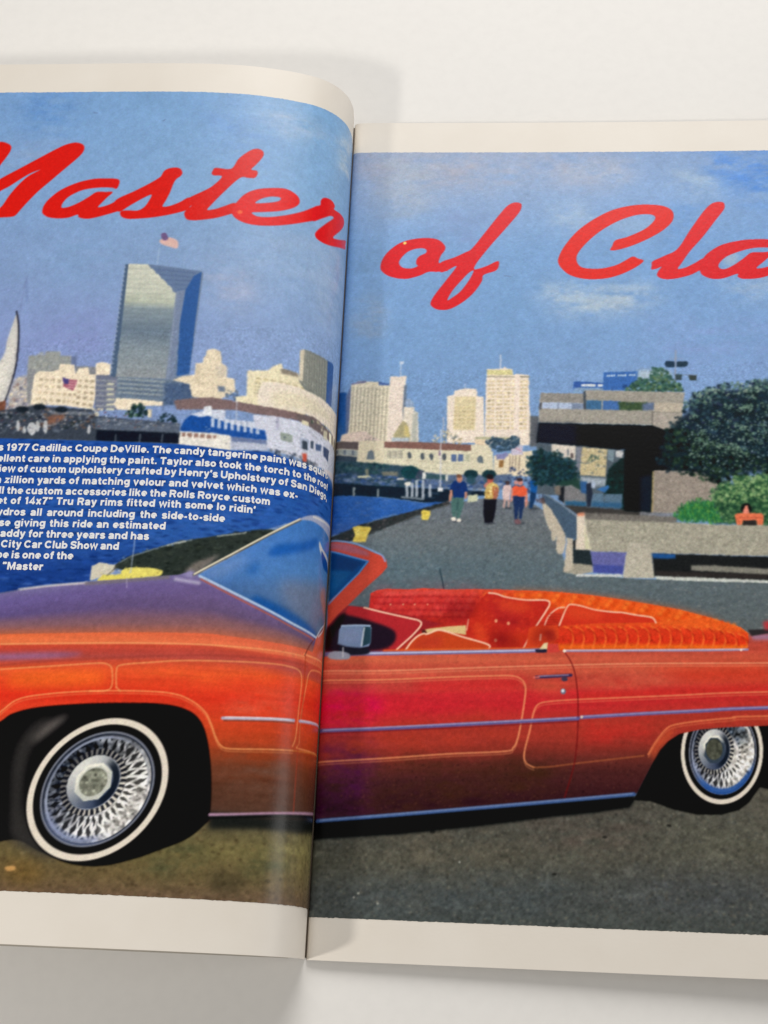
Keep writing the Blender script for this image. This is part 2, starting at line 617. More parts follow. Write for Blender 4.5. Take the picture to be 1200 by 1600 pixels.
PRINT = [
('G','L',[6887,5803,0,6284,0,17,5025,-393],[([4515,5399,8,5394],(112,146,196),(128,168,205)),([4344,4594,0,4604],(120,152,198),(136,172,208)),([4206,3970,0,4119],(124,148,192),(140,168,202)),([4070,3375,0,3515],(132,142,192),(140,166,204)),([3931,2769,0,2810],(130,140,186),(120,150,190))],'printed_sky',0,0),
('P','L',[993,5191,784,5177,564,5138,483,5051,689,5025,902,5081],(176,188,206),3.28,None,1,.7,[]),
('P','L',[401,5146,194,5159,208,4947,382,4933],(190,202,210),1.84,None,1,.6,[]),
('P','L',[1184,4038,984,4010,889,3798,1079,3733,1211,3902],(165,172,196),3.69,None,1,.6,[]),
('P','L',[2634,4871,2260,4918,2115,4772,2438,4677,2613,4726],(142,164,198),3.28,None,1,.6,[]),
('P','L',[1037,4185,603,4353,314,4296,484,3981,899,3930],(152,174,204),4.92,None,1,.5,[]),
('P','L',[2203,4159,1888,4252,1776,3978,2087,3887],(128,160,200),4.51,None,1,.5,[]),
('P','L',[507,4294,299,4343,44,3976,434,3686],(165,184,210),2.87,None,1,.5,[]),
('P','L',[2519,5268,2219,5265,2182,4967,2442,5018],(98,142,200),4.1,None,1,.6,[]),
('P','L',[1414,5263,986,5093,802,4831,1134,4883],(112,150,204),5.33,None,1,.5,[]),
('P','L',[4008,5171,3306,5032,3007,4537,3722,4655],(150,170,200),8.2,None,1,.5,[]),
('P','L',[2059,3664,1736,3623,1785,3363,2184,3402],(134,144,194),4.51,None,1,.5,[]),
('Z','L',[6887,5803,0,6284,0,17,5025,-393],.03,1.6,1.6,0,0),
('Z','L',[6887,5803,0,6284,0,17,5025,-393],.03,6,6,0,0),
('P','L',[2413,3336,2387,3487,2360,3641,2352,3668,2337,3619,2319,3488,2311,3315,2324,3187,2343,3069,2367,3018,2602,3015,2615,3099],(196,194,190),.11,'printed_sailboat',1,1,[]),
('P','L',[2486,3292,2384,3358,2361,3531,2354,3597,2338,3423,2350,3229,2379,3102,2491,3059],(222,218,208),.82,None,1,.9,[]),
('L','L',[2357,3676,2334,3597,2316,3466,2310,3307,2323,3179,2346,3060],.615,(40,42,56),.9,.12,1,None),
('L','L',[2335,3632,2335,3716,2332,3841,2324,3931],.307,(120,135,175),.7,.12,1,None),
('L','L',[2322,3886,2303,3752],.615,(112,132,178),.6,.41,1,None),
('L','L',[2482,3818,2320,3873],.205,(120,135,180),.6,.12,1,None),
('P','L',[2374,3068,2340,3077,2336,2993,2362,2985,2478,2975,2491,3059],(120,78,62),.11,None,1,1,[]),
('P','L',[2328,3019,2327,3124,2309,3221,2242,3247,2202,3188,2133,3021],(176,172,172),.41,None,0,1,[]),
('D','L',[2328,3019,2329,3136,2303,3230,2208,3231,2161,3054],60,.41,1.02,[(214,206,190),(150,130,125),(130,130,150),(220,205,175)],.8,1,None,0,0),
('P','L',[2240,3376,2141,3381,2137,3407,2050,3407,2042,3377,1975,3378,1953,3233,2231,3222],(150,154,152),.14,'printed_building',0,1,[]),
('D','L',[2240,3376,2144,3398,1974,3374,1958,3275,2224,3231],50,.41,1.02,[(160,162,155),(140,146,150)],.5,1,None,0,0),
('P','L',[2231,3222,2225,3295,2184,3282,2153,3054,2209,3062],(140,142,146),.11,None,0,1,[]),
('P','L',[1974,3374,1944,3378,1926,3233,1957,3233],(105,118,152),.17,None,0,1,[]),
('P','L',[1943,3310,1809,3303,1802,3243,1935,3242],(132,134,140),.11,None,0,1,[]),
('P','L',[2184,3054,2189,3146,2187,3252,2159,3274,2095,3270,2042,3283,2039,3322,1952,3318,1937,3259,1918,3297,1863,3298,1850,3255,1811,3256,1820,3328,1782,3337,1729,3325,1725,3253,1798,3243,1796,3129,1803,3025,1980,3047],(234,220,196),.09,'printed_building',0,1,[]),
('W','L',[2162,3240,2012,3232,1997,3056,2163,3071],4,4,.62,.42,(180,166,140),.9,.25),
('W','L',[1918,3233,1808,3226,1800,3033,1918,3048],3,5,.6,.45,(160,146,122),.9,.25),
('W','L',[2001,3144,1906,3140,1911,3048,1997,3056],3,2,.6,.45,(170,155,130),.9,.25),
('P','L',[2012,3232,1971,3220,1920,3216,1923,3182,1938,3144,1971,3161,2000,3173],(168,100,118),.07,None,0,1,[]),
('L','L',[1969,3203,1922,3199],.246,(222,190,190),.8,.06,0,None),
('L','L',[1971,3186,1927,3182],.246,(222,190,190),.8,.06,0,None),
('L','L',[1972,3169,1933,3165],.246,(222,190,190),.8,.06,0,None),
('P','L',[2012,3232,1972,3224,1971,3190,2002,3190],(78,72,128),.07,None,0,1,[]),
('P','L',[1811,3252,1671,3253,1645,3027,1791,3017],(112,118,138),.11,'printed_building',0,1,[]),
('L','L',[1803,3218,1674,3211],.451,(166,168,168),.7,.12,0,None),
('L','L',[1734,3193,1699,3194],.615,(226,224,190),.9,.12,0,None),
('L','L',[1799,3184,1670,3177],.451,(166,168,168),.7,.12,0,None),
('L','L',[1730,3160,1695,3160],.615,(226,224,190),.9,.12,0,None),
('L','L',[1795,3150,1666,3144],.451,(166,168,168),.7,.12,0,None),
('L','L',[1726,3126,1691,3127],.615,(226,224,190),.9,.12,0,None),
('L','L',[1791,3117,1662,3110],.451,(166,168,168),.7,.12,0,None),
('L','L',[1722,3093,1687,3093],.615,(226,224,190),.9,.12,0,None),
('L','L',[1787,3083,1659,3077],.451,(166,168,168),.7,.12,0,None),
('L','L',[1718,3059,1684,3060],.615,(226,224,190),.9,.12,0,None),
('L','L',[1783,3050,1655,3044],.451,(166,168,168),.7,.12,0,None),
('L','L',[1715,3026,1680,3027],.615,(226,224,190),.9,.12,0,None),
('P','L',[1678,3253,1228,3224,1193,3091,1403,3057,1673,3068],(112,128,146),.14,'printed_tower',0,1,[]),
('L','L',[1672,3228,1388,3213],.492,(158,166,166),.8,.12,0,None),
('L','L',[1650,3211,1417,3199],.41,(84,98,120),.6,.16,0,None),
('L','L',[1668,3198,1385,3183],.492,(158,166,166),.8,.12,0,None),
('L','L',[1647,3182,1414,3170],.41,(84,98,120),.6,.16,0,None),
('L','L',[1665,3169,1382,3154],.492,(158,166,166),.8,.12,0,None),
('L','L',[1644,3153,1411,3141],.41,(84,98,120),.6,.16,0,None),
('L','L',[1662,3140,1379,3125],.492,(158,166,166),.8,.12,0,None),
('L','L',[1641,3123,1408,3112],.41,(84,98,120),.6,.16,0,None),
('P','L',[1395,3208,1236,3223,1192,3158,1207,3082,1380,3058],(78,98,130),.51,None,0,1,[]),
('D','L',[1395,3208,1236,3223,1192,3158,1207,3082,1380,3058],40,.41,.82,[(100,118,142),(60,82,116)],.6,1,None,0,0),
('P','L',[1673,3102,1541,3096,1386,3083,1388,3058,1533,3054,1576,3024,1653,3027,1680,3060],(236,222,198),.09,'printed_building',0,1,[]),
('P','L',[1715,4010,1567,4012,1237,3972,1224,3955,1247,3269,1343,3227,1724,3244],(118,134,158),.07,'printed_tower',0,1,[]),
('G','L',[1695,4013,1575,4012,1551,3980,1535,3981,1516,3945,1496,3945,1480,3910,1456,3906,1436,3866,1412,3862,1401,3822,1380,3814,1374,3234,1689,3240],[([1699,4015,1400,4019],(204,205,190),(204,205,190)),([1701,3844,1381,3827],(196,199,184),(196,199,184)),([1700,3764,1373,3744],(184,190,174),(184,190,174)),([1705,3702,1376,3691],(134,148,156),(134,148,156)),([1701,3558,1373,3542],(110,126,142),(110,126,142)),([1695,3407,1374,3392],(138,150,158),(138,150,158)),([1692,3236,1374,3234],(146,152,156),(146,152,156))],'printed_tower',0,0),
('Z','L',[1695,4010,1575,4012,1380,3814,1374,3234,1689,3240],.07,2.5,.6,0,0),
('L','L',[1695,3979,1559,3976],.184,(96,110,122),.28,.06,0,None),
('L','L',[1695,3944,1531,3941],.184,(96,110,122),.28,.06,0,None),
('L','L',[1695,3910,1504,3907],.184,(96,110,122),.28,.06,0,None),
('L','L',[1695,3875,1477,3872],.184,(96,110,122),.28,.06,0,None),
('L','L',[1695,3841,1449,3838],.184,(96,110,122),.28,.06,0,None),
('L','L',[1694,3807,1422,3804],.184,(96,110,122),.28,.06,0,None),
('L','L',[1694,3772,1395,3770],.184,(96,110,122),.28,.06,0,None),
('L','L',[1694,3738,1396,3736],.184,(96,110,122),.28,.06,0,None),
('L','L',[1694,3704,1394,3702],.184,(96,110,122),.28,.06,0,None),
('L','L',[1694,3670,1393,3667],.184,(96,110,122),.28,.06,0,None),
('L','L',[1694,3637,1392,3633],.184,(96,110,122),.28,.06,0,None),
('L','L',[1693,3603,1391,3599],.184,(96,110,122),.28,.06,0,None),
('L','L',[1693,3569,1390,3565],.184,(96,110,122),.28,.06,0,None),
('L','L',[1693,3536,1389,3532],.184,(96,110,122),.28,.06,0,None),
('L','L',[1693,3503,1387,3498],.184,(96,110,122),.28,.06,0,None),
('L','L',[1693,3469,1386,3464],.184,(96,110,122),.28,.06,0,None),
('L','L',[1692,3436,1385,3431],.184,(96,110,122),.28,.06,0,None),
('L','L',[1692,3403,1384,3397],.184,(96,110,122),.28,.06,0,None),
('L','L',[1692,3370,1383,3364],.184,(96,110,122),.28,.06,0,None),
('L','L',[1692,3337,1382,3331],.184,(96,110,122),.28,.06,0,None),
('L','L',[1692,3304,1381,3298],.184,(96,110,122),.28,.06,0,None),
('L','L',[1692,3271,1380,3265],.184,(96,110,122),.28,.06,0,None),
('L','L',[1678,4006,1669,3241],.164,(110,122,134),.22,.06,0,None),
('L','L',[1646,4006,1632,3241],.164,(110,122,134),.22,.06,0,None),
('L','L',[1614,4007,1595,3242],.164,(110,122,134),.22,.06,0,None),
('L','L',[1582,4007,1557,3243],.164,(110,122,134),.22,.06,0,None),
('L','L',[1534,3846,1520,3243],.164,(110,122,134),.22,.06,0,None),
('L','L',[1500,3825,1483,3244],.164,(110,122,134),.22,.06,0,None),
('L','L',[1466,3803,1446,3245],.164,(110,122,134),.22,.06,0,None),
('L','L',[1432,3782,1409,3246],.164,(110,122,134),.22,.06,0,None),
('P','L',[1715,4010,1695,4010,1689,3240,1722,3244],(78,98,124),.06,None,0,1,[]),
('L','L',[1719,3997,1712,3988],.369,(160,174,196),.8,.08,0,None),
('L','L',[1719,3964,1712,3955],.369,(160,174,196),.8,.08,0,None),
('L','L',[1719,3932,1712,3923],.369,(160,174,196),.8,.08,0,None),
('L','L',[1720,3900,1712,3891],.369,(160,174,196),.8,.08,0,None),
('L','L',[1720,3868,1712,3859],.369,(160,174,196),.8,.08,0,None),
('L','L',[1720,3836,1713,3827],.369,(160,174,196),.8,.08,0,None),
('L','L',[1720,3804,1713,3795],.369,(160,174,196),.8,.08,0,None),
('L','L',[1720,3772,1713,3763],.369,(160,174,196),.8,.08,0,None),
('L','L',[1721,3741,1713,3732],.369,(160,174,196),.8,.08,0,None),
('L','L',[1721,3709,1713,3700],.369,(160,174,196),.8,.08,0,None),
('L','L',[1721,3677,1714,3669],.369,(160,174,196),.8,.08,0,None),
('L','L',[1721,3646,1714,3637],.369,(160,174,196),.8,.08,0,None),
('L','L',[1721,3614,1714,3606],.369,(160,174,196),.8,.08,0,None),
('L','L',[1722,3583,1714,3575],.369,(160,174,196),.8,.08,0,None),
('L','L',[1722,3552,1714,3543],.369,(160,174,196),.8,.08,0,None),
('L','L',[1722,3521,1715,3512],.369,(160,174,196),.8,.08,0,None),
('L','L',[1722,3490,1715,3481],.369,(160,174,196),.8,.08,0,None),
('L','L',[1722,3459,1715,3450],.369,(160,174,196),.8,.08,0,None),
('L','L',[1722,3428,1715,3419],.369,(160,174,196),.8,.08,0,None),
('L','L',[1723,3397,1715,3389],.369,(160,174,196),.8,.08,0,None),
('L','L',[1723,3366,1716,3358],.369,(160,174,196),.8,.08,0,None),
('L','L',[1723,3336,1716,3327],.369,(160,174,196),.8,.08,0,None),
('L','L',[1723,3305,1716,3297],.369,(160,174,196),.8,.08,0,None),
('L','L',[1723,3275,1716,3266],.369,(160,174,196),.8,.08,0,None),
('P','L',[1566,4007,1241,3972,1281,3938,1323,3838,1380,3819],(104,124,156),.06,None,0,1,[]),
('L','L',[1535,3976,1271,3957],.328,(88,106,142),.8,.1,0,None),
('L','L',[1495,3941,1284,3929],.328,(88,106,142),.8,.1,0,None),
('L','L',[1456,3906,1298,3902],.328,(88,106,142),.8,.1,0,None),
('L','L',[1417,3871,1311,3874],.328,(88,106,142),.8,.1,0,None),
('L','L',[1378,3836,1324,3847],.328,(88,106,142),.8,.1,0,None),
('P','L',[1381,3823,1323,3838,1337,3609,1343,3227,1386,3234],(122,136,162),.09,None,0,1,[]),
('P','L',[1281,3938,1235,3970,1244,3613,1248,3273,1322,3253,1337,3609,1323,3838],(52,92,152),.08,None,0,1,[]),
('L','L',[1376,3814,1375,3243],.205,(170,178,186),.6,.12,1,None),
('L','L',[1515,4017,1514,4126],.287,(168,192,212),.8,.12,1,None),
('L','L',[1350,3994,1349,4075],.246,(150,175,205),.6,.12,1,None),
('P','L',[1516,4185,1470,4204,1429,4196,1402,4174,1402,4128,1447,4136,1505,4158],(214,178,170),.11,'printed_flag',1,1,[]),
('P','L',[1512,4227,1485,4236,1465,4195,1487,4181,1505,4195],(112,92,132),.11,None,1,1,[]),
('P','L',[1343,3227,1292,3254,1217,3267,1216,3343,1174,3350,1173,3380,1160,3402,1158,3432,1133,3446,1102,3444,1074,3429,1066,3387,1060,3353,1031,3334,1025,3263,979,3259,965,3176,1066,3108,1219,3123,1242,3206],(226,212,186),.11,'printed_building',0,1,[]),
('P','L',[1104,3341,1031,3330,1025,3263,1078,3258],(206,196,178),.41,None,0,1,[]),
('D','L',[1162,3432,1074,3438,1064,3361,1163,3354],18,.31,.61,[(196,184,158),(236,224,200)],.6,1,None,0,0),
('P','L',[1074,3204,1028,3203,1025,3166,1067,3166],(110,122,140),.17,None,0,1,[]),
('D','L',[1015,3188,950,3177,945,3119,1021,3120],20,.41,.82,[(70,95,130),(120,130,140)],.7,1,None,0,0),
('W','L',[1203,3327,1045,3320,1035,3194,1203,3200],6,4,.4,.4,(196,182,154),.6,.25),
('P','L',[1216,3343,1193,3344,1180,3201,1211,3208],(206,192,166),.11,None,0,.7,[]),
('P','L',[959,3143,899,3158,904,3322,785,3338,753,3373,703,3399,689,3359,595,3352,585,3320,432,3318,407,3173,559,3081,960,3109],(230,220,188),.11,'printed_building',0,1,[]),
('P','L',[709,3364,677,3365,600,3355,594,3327,699,3331],(142,134,122),.17,None,0,1,[]),
('W','L',[859,3290,538,3273,544,3237,863,3247],7,2,.6,.5,(172,158,120),.85,.25),
('W','L',[856,3256,818,3253,819,3168,862,3171],2,4,.6,.45,(150,140,112),.9,.25),
('P','L',[511,3290,431,3310,425,3235,497,3226],(176,178,160),.17,None,0,1,[]),
('P','L',[594,3512,564,3525,375,3516,354,3455,356,3193,485,3196,588,3302],(128,132,126),.07,'printed_office_block',0,1,[]),
('P','L',[594,3512,564,3523,564,3464,562,3309,588,3311],(214,204,182),.07,None,0,1,[]),
('L','L',[554,3506,548,3288],.307,(166,166,154),.75,.08,0,None),
('L','L',[536,3504,529,3282],.307,(166,166,154),.75,.08,0,None),
('L','L',[518,3502,510,3278],.307,(166,166,154),.75,.08,0,None),
('L','L',[500,3500,491,3273],.307,(166,166,154),.75,.08,0,None),
('L','L',[480,3499,471,3269],.307,(166,166,154),.75,.08,0,None),
('L','L',[460,3499,449,3266],.307,(166,166,154),.75,.08,0,None),
('L','L',[439,3499,427,3264],.307,(166,166,154),.75,.08,0,None),
('L','L',[416,3500,403,3262],.307,(166,166,154),.75,.08,0,None),
('L','L',[392,3503,377,3262],.307,(166,166,154),.75,.08,0,None),
('P','L',[375,3516,321,3524,300,3516,299,3218,367,3223],(58,92,150),.07,None,0,1,[]),
('P','L',[822,3109,817,3245,757,3266,670,3268,527,3255,395,3242,263,3229,29,3244,0,3068,344,3079,516,3101,682,3097],(230,218,202),.11,'printed_building',1,1,[]),
('P','L',[744,3196,651,3220,506,3215,370,3188,297,3132,470,3125,624,3116,730,3114],(222,212,184),.82,None,1,.8,[]),
('P','L',[1323,3094,1218,3115,1105,3126,960,3113,837,3103,682,3097,560,3093,496,3078,493,3041,599,3046,718,3045,833,3045,955,3056,1098,3047,1302,3036],(126,106,106),.11,'printed_building',0,1,[]),
('P','L',[848,3039,718,3045,556,3040,405,3016,147,3024,0,2937,0,2807,251,2811,443,2790,582,2809,702,2820,765,2844,778,2916,843,2981],(206,209,222),.11,'printed_building',0,1,[]),
('P','L',[577,3085,468,3100,358,3073,228,3067,0,3068,0,2998,275,3005,405,3012,502,3030,574,3047],(112,100,100),.11,None,1,1,[]),
('D','L',[477,3088,346,3095,284,3052,406,3020,483,3044],14,.31,.72,[(220,214,170),(60,80,70),(214,206,180)],.8,1,None,0,0),
('P','L',[549,3058,503,3055,497,3031,551,3032],(226,216,186),.07,None,0,1,[]),
('W','L',[390,3052,42,3111,27,3006,384,2986],5,1,.6,.8,(226,220,190),.9,.25),
('P','L',[680,2951,604,2944,601,2896,676,2902],(148,158,150),.11,None,0,1,[]),
('P','L',[554,2944,490,2945,490,2875,549,2875],(176,186,206),.09,None,0,1,[]),
('P','L',[539,2927,503,2929,499,2872,536,2874],(62,72,84),.09,None,0,1,[]),
('P','L',[480,2940,455,2944,456,2894,477,2896],(70,84,100),.08,None,0,1,[]),
('P','L',[439,2937,386,2943,388,2901,435,2897],(80,100,136),.09,None,0,1,[]),
('P','L',[366,2943,290,2947,299,2868,360,2886],(52,72,110),.11,None,0,1,[]),
('P','L',[710,3042,694,3044,692,2962,708,2959],(176,176,196),.09,None,0,1,[]),
('P','L',[1113,3046,1023,3045,1011,2992,829,2992,818,2952,1088,2932,1203,2950,1223,3007],(206,212,226),.11,'printed_ferry',0,1,[]),
('L','L',[1089,3027,1082,2949],.287,(120,136,168),.7,.1,0,None),
('L','L',[1055,3021,1048,2943],.287,(120,136,168),.7,.1,0,None),
('L','L',[1020,3016,1014,2938],.287,(120,136,168),.7,.1,0,None),
('L','L',[986,3011,980,2933],.287,(120,136,168),.7,.1,0,None),
('L','L',[951,3006,945,2928],.287,(120,136,168),.7,.1,0,None),
('L','L',[917,3002,911,2924],.287,(120,136,168),.7,.1,0,None),
('L','L',[883,2997,877,2920],.287,(120,136,168),.7,.1,0,None),
('P','L',[1265,2922,1250,2972,1216,3007,1162,2994,1110,3005,1071,2991,971,2963,772,2945,756,2886,972,2885,1055,2898,1266,2898],(30,80,156),.11,'printed_ferry',0,1,[]),
('P','L',[1094,2998,1075,2995,1070,2934,1089,2936],(214,220,232),.09,None,0,.85,[]),
('P','L',[1056,2990,1037,2987,1032,2930,1051,2933],(214,220,232),.09,None,0,.85,[]),
('P','L',[1017,2982,998,2980,994,2927,1013,2929],(214,220,232),.09,None,0,.85,[]),
('P','L',[979,2975,960,2973,956,2924,975,2926],(214,220,232),.09,None,0,.85,[]),
('P','L',[941,2968,922,2966,918,2921,937,2924],(214,220,232),.09,None,0,.85,[]),
('P','L',[903,2962,884,2960,880,2919,899,2921],(214,220,232),.09,None,0,.85,[]),
('P','L',[864,2956,845,2954,842,2917,861,2919],(214,220,232),.09,None,0,.85,[]),
('P','L',[826,2950,807,2948,804,2915,823,2917],(214,220,232),.09,None,0,.85,[]),
('P','L',[1145,3061,1100,3072,1087,3007,1141,3011],(222,226,232),.09,None,0,1,[]),
('P','L',[1061,3050,1015,3050,1011,2996,1057,3001],(206,212,226),.09,None,0,1,[]),
('L','L',[953,3118,945,2978],.267,(200,206,220),.8,.08,0,None),
('P','L',[1273,2897,1055,2894,972,2889,961,2796,1277,2811],(226,221,212),.09,'printed_ferry',0,1,[]),
('P','L',[1258,2890,1054,2885,1052,2861,1255,2865],(150,120,110),.11,None,0,1,[]),
('P','L',[1235,2891,1224,2891,1220,2851,1231,2850],(232,226,216),.06,None,0,1,[]),
('P','L',[1198,2890,1186,2891,1183,2850,1194,2850],(232,226,216),.06,None,0,1,[]),
('P','L',[1160,2890,1149,2891,1145,2850,1156,2849],(232,226,216),.06,None,0,1,[]),
('P','L',[1122,2890,1111,2890,1108,2850,1119,2849],(232,226,216),.06,None,0,1,[]),
('P','L',[1085,2890,1074,2891,1070,2850,1081,2849],(232,226,216),.06,None,0,1,[]),
('P','L',[1047,2890,1036,2891,1033,2850,1044,2849],(232,226,216),.06,None,0,1,[]),
('P','L',[972,2885,760,2881,744,2822,965,2800],(184,190,208),.11,None,0,1,[]),
('P','L',[968,2885,760,2885,758,2861,966,2853],(110,124,160),.11,None,0,1,[]),
('P','L',[5226,3013,2366,3010,2175,3045,1803,3025,1779,2984,1623,2969,1274,2946,1273,2815,1568,2815,1952,2824,2339,2824,5173,2813],(62,70,82),.17,'printed_shore',0,1,[]),
('D','L',[2364,2997,2134,3029,1801,3008,1769,2901,2343,2852],220,.31,.92,[(30,36,48),(80,88,102),(110,120,134),(130,104,90),(56,62,80),(150,156,164),(40,50,52)],.7,1.6,None,0,0),
('P','L',[2070,2955,2043,2988,1973,2989,1977,2956,2058,2922],(132,96,80),.41,None,1,1,[]),
('P','L',[2054,3013,1797,3008,1795,2987,2051,2992],(150,156,166),.17,None,0,.6,[]),
('P','L',[1778,2971,1278,2942,1272,2885,1769,2897],(92,102,118),.17,None,0,1,[]),
('D','L',[1778,2971,1278,2942,1273,2897,1770,2909],40,.31,.82,[(60,70,84),(140,148,160),(74,86,104)],.7,2,None,0,0),
('P','L',[1768,2893,1269,2885,1270,2820,1760,2823],(24,30,42),.11,None,0,1,[]),
('P','L',('E',2243,2916,-12,0,-5,-35),(198,200,202),.09,None,0,.9,[]),
('P','L',('E',2200,2887,-10,0,-3,-23),(198,200,202),.09,None,0,.9,[]),
('P','L',('E',2155,2896,-27,0,-6,-41),(198,200,202),.09,None,0,.9,[]),
('P','L',('E',2122,2913,-12,0,-5,-37),(198,200,202),.09,None,0,.9,[]),
('P','L',('E',2075,2909,-14,0,-5,-41),(198,200,202),.09,None,0,.9,[]),
('P','L',('E',1811,2896,-10,0,-3,-29),(198,200,202),.09,None,0,.9,[]),
('L','L',[1646,2866,1645,2821],.328,(120,128,140),.8,.12,1,None),
('L','L',[1502,2869,1501,2824],.328,(120,128,140),.8,.12,1,None),
('L','L',[1369,2873,1369,2828],.328,(120,128,140),.8,.12,1,None),
('P','L',('E',2230,3020,-39,0,-3,-21),(32,40,48),.17,None,0,1,[]),
('P','L',('E',2127,3037,-39,0,-3,-21),(32,40,48),.17,None,0,1,[]),
('P','L',('E',1993,3022,-39,0,-3,-21),(32,40,48),.17,None,0,1,[]),
('D','L',[1604,3003,1570,3045,1552,3087,1528,3079,1477,3031,1464,2981,1594,2978],60,.41,1.02,[(36,58,60),(24,42,46),(60,90,66)],.85,1,'printed_tree',0,0),
('D','L',[1411,2983,1376,3017,1337,3010,1296,2978,1294,2954,1401,2958],30,.41,.82,[(30,50,56),(22,38,44)],.85,1,None,0,0),
('P','L',[1473,3031,1446,3031,1445,2982,1468,2981],(226,214,186),.09,None,0,1,[]),
('D','L',[1804,3033,1746,3034,1741,2984,1791,2983],12,.41,.82,[(224,214,180),(200,190,160)],.8,1,None,0,0),
('D','L',[750,2846,541,2827,385,2802,233,2801,302,2749,536,2763,738,2790],70,.41,.92,[(60,68,82),(90,96,108),(44,56,76),(130,130,136)],.8,1,None,0,0),
('P','L',[534,2846,502,2851,498,2798,525,2795],(196,90,72),.14,None,0,1,[]),
('L','L',[2094,2958,2105,3009],.184,(150,156,170),.6,.06,0,None),
('L','L',[1833,2957,1845,3020],.184,(60,66,80),.6,.06,0,None),
('L','L',[2075,2994,2090,3077],.184,(60,66,80),.6,.06,0,None),
('L','L',[1760,2962,1770,3014],.184,(190,196,204),.6,.06,0,None),
('L','L',[2107,3003,2121,3083],.184,(60,66,80),.6,.06,0,None),
('L','L',[1540,2951,1548,2987],.184,(150,156,170),.6,.06,0,None),
('L','L',[2306,2928,2321,3002],.184,(60,66,80),.6,.06,0,None),
('L','L',[1833,2941,1846,3018],.184,(150,156,170),.6,.06,0,None),
('L','L',[1492,2981,1503,3050],.184,(150,156,170),.6,.06,0,None),
('L','L',[1861,2915,1874,2992],.184,(190,196,204),.6,.06,0,None),
('L','L',[2319,2961,2329,3007],.184,(150,156,170),.6,.06,0,None),
('L','L',[1874,2951,1884,2999],.184,(150,156,170),.6,.06,0,None),
('L','L',[1441,2965,1451,3024],.184,(60,66,80),.6,.06,0,None),
('L','L',[1708,2921,1720,2988],.184,(190,196,204),.6,.06,0,None),
('L','L',[1411,2918,1422,2984],.184,(190,196,204),.6,.06,0,None),
('L','L',[1591,2990,1601,3050],.184,(150,156,170),.6,.06,0,None),
('L','L',[1727,2943,1736,2986],.184,(150,156,170),.6,.06,0,None),
('L','L',[2068,3007,2080,3064],.184,(150,156,170),.6,.06,0,None),
('L','L',[1278,3027,1288,3100],.184,(60,66,80),.6,.06,0,None),
('L','L',[1379,3031,1388,3085],.184,(60,66,80),.6,.06,0,None),
('L','L',[1405,3027,1415,3091],.184,(190,196,204),.6,.06,0,None),
('L','L',[1939,2955,1950,3015],.184,(60,66,80),.6,.06,0,None),
('L','L',[1793,2909,1803,2957],.184,(190,196,204),.6,.06,0,None),
('L','L',[2238,2957,2253,3038],.184,(60,66,80),.6,.06,0,None),
('L','L',[2039,2991,2052,3059],.184,(60,66,80),.6,.06,0,None),
('L','L',[2004,2911,2018,2988],.184,(60,66,80),.6,.06,0,None),
('D','L',[2367,3018,1784,3025,1262,2976,1255,2906,2348,2885],160,.16,.41,[(210,212,214),(170,150,130),(60,84,130),(30,36,44),(120,60,56)],.7,1.6,None,0,0),
('D','L',[1211,3041,755,3022,209,2998,385,2802,740,2822,1193,2836],120,.16,.37,[(230,230,230),(120,130,150),(60,80,110),(170,176,186)],.6,1.4,None,0,0),
('X','L',[2505,3421,1638,3451,0,3766,0,2766,738,2790,1266,2816,2415,2810],.07,.82),
('S','L',[2502,3400,1706,3364,1357,3371,0,3651,0,2766,738,2790,1266,2816,2415,2810],4200,.12,.27,.33,.2,.34,1.2),
('B','L',[2600,4067,128,4407,0,2766,738,2790,1266,2816,2415,2810],.15),
('Z','L',[2505,3421,0,3743,0,2766,2415,2810],.1,.5,.5,0,0),
('G','L',[5174,2817,2340,2832,1760,2823,1273,2815,957,2796,740,2814,661,2794,538,2779,406,2761,280,2750,0,2765,0,2512,416,2481,512,2430,741,2318,1206,2217,1554,2073,1696,1963,1986,1923,2203,1880,4882,1714],[([5174,2817,0,2808],(44,84,160),(34,80,160)),([5093,2508,0,2638],(36,74,152),(44,92,168)),([4985,2104,0,2305],(40,76,148),(52,98,170)),([4913,1830,0,2101],(34,66,136),(34,66,136))],'printed_water',0,0),
('D','L',[5174,2817,2340,2832,1760,2823,1273,2815,957,2796,740,2814,661,2794,538,2779,406,2761,280,2750,0,2765,0,2512,416,2481,512,2430,741,2318,1206,2217,1554,2073,1696,1963,1986,1923,2203,1880,4882,1714],3400,.41,1.23,[(28,58,128),(52,92,166),(20,42,100),(66,102,172),(36,74,152),(24,52,118)],.5,3.6,None,0,0),
('Z','L',[5174,2817,2340,2832,1760,2823,1273,2815,957,2796,740,2814,661,2794,538,2779,406,2761,280,2750,0,2765,0,2512,416,2481,512,2430,741,2318,1206,2217,1554,2073,1696,1963,1986,1923,2203,1880,4882,1714],.1,2.2,.7,0,0),
('P','L',[350,2790,238,2825,0,2850,0,2722,217,2740],(224,214,214),.14,None,1,1,[]),
('P','L',[383,2778,325,2782,35,2764,0,2637,259,2641,341,2714],(22,76,158),.41,None,1,.8,[]),
('P','L',[1572,2042,1540,2085,1464,2126,1347,2168,1206,2217,995,2265,742,2330,660,2337,772,2237,1108,2023,1297,1998,1483,2030],(48,56,52),.14,'printed_quay',0,1,[]),
('D','L',[1572,2042,1540,2085,1464,2126,1347,2168,1206,2217,995,2265,742,2330,660,2337,772,2237,1108,2023,1297,1998,1483,2030],120,.41,1.23,[(40,48,42),(62,70,62),(30,36,34)],.6,2,None,0,0),
('L','L',[1539,2078,1463,2118,1347,2164,1205,2213,1137,2228],.328,(150,164,168),.7,.12,1,None),
('L','L',[994,2261,865,2289,836,2300],.41,(190,196,188),.7,.12,1,None),
('L','L',[1272,2190,1173,2218],.492,(200,206,196),.7,.12,1,None),
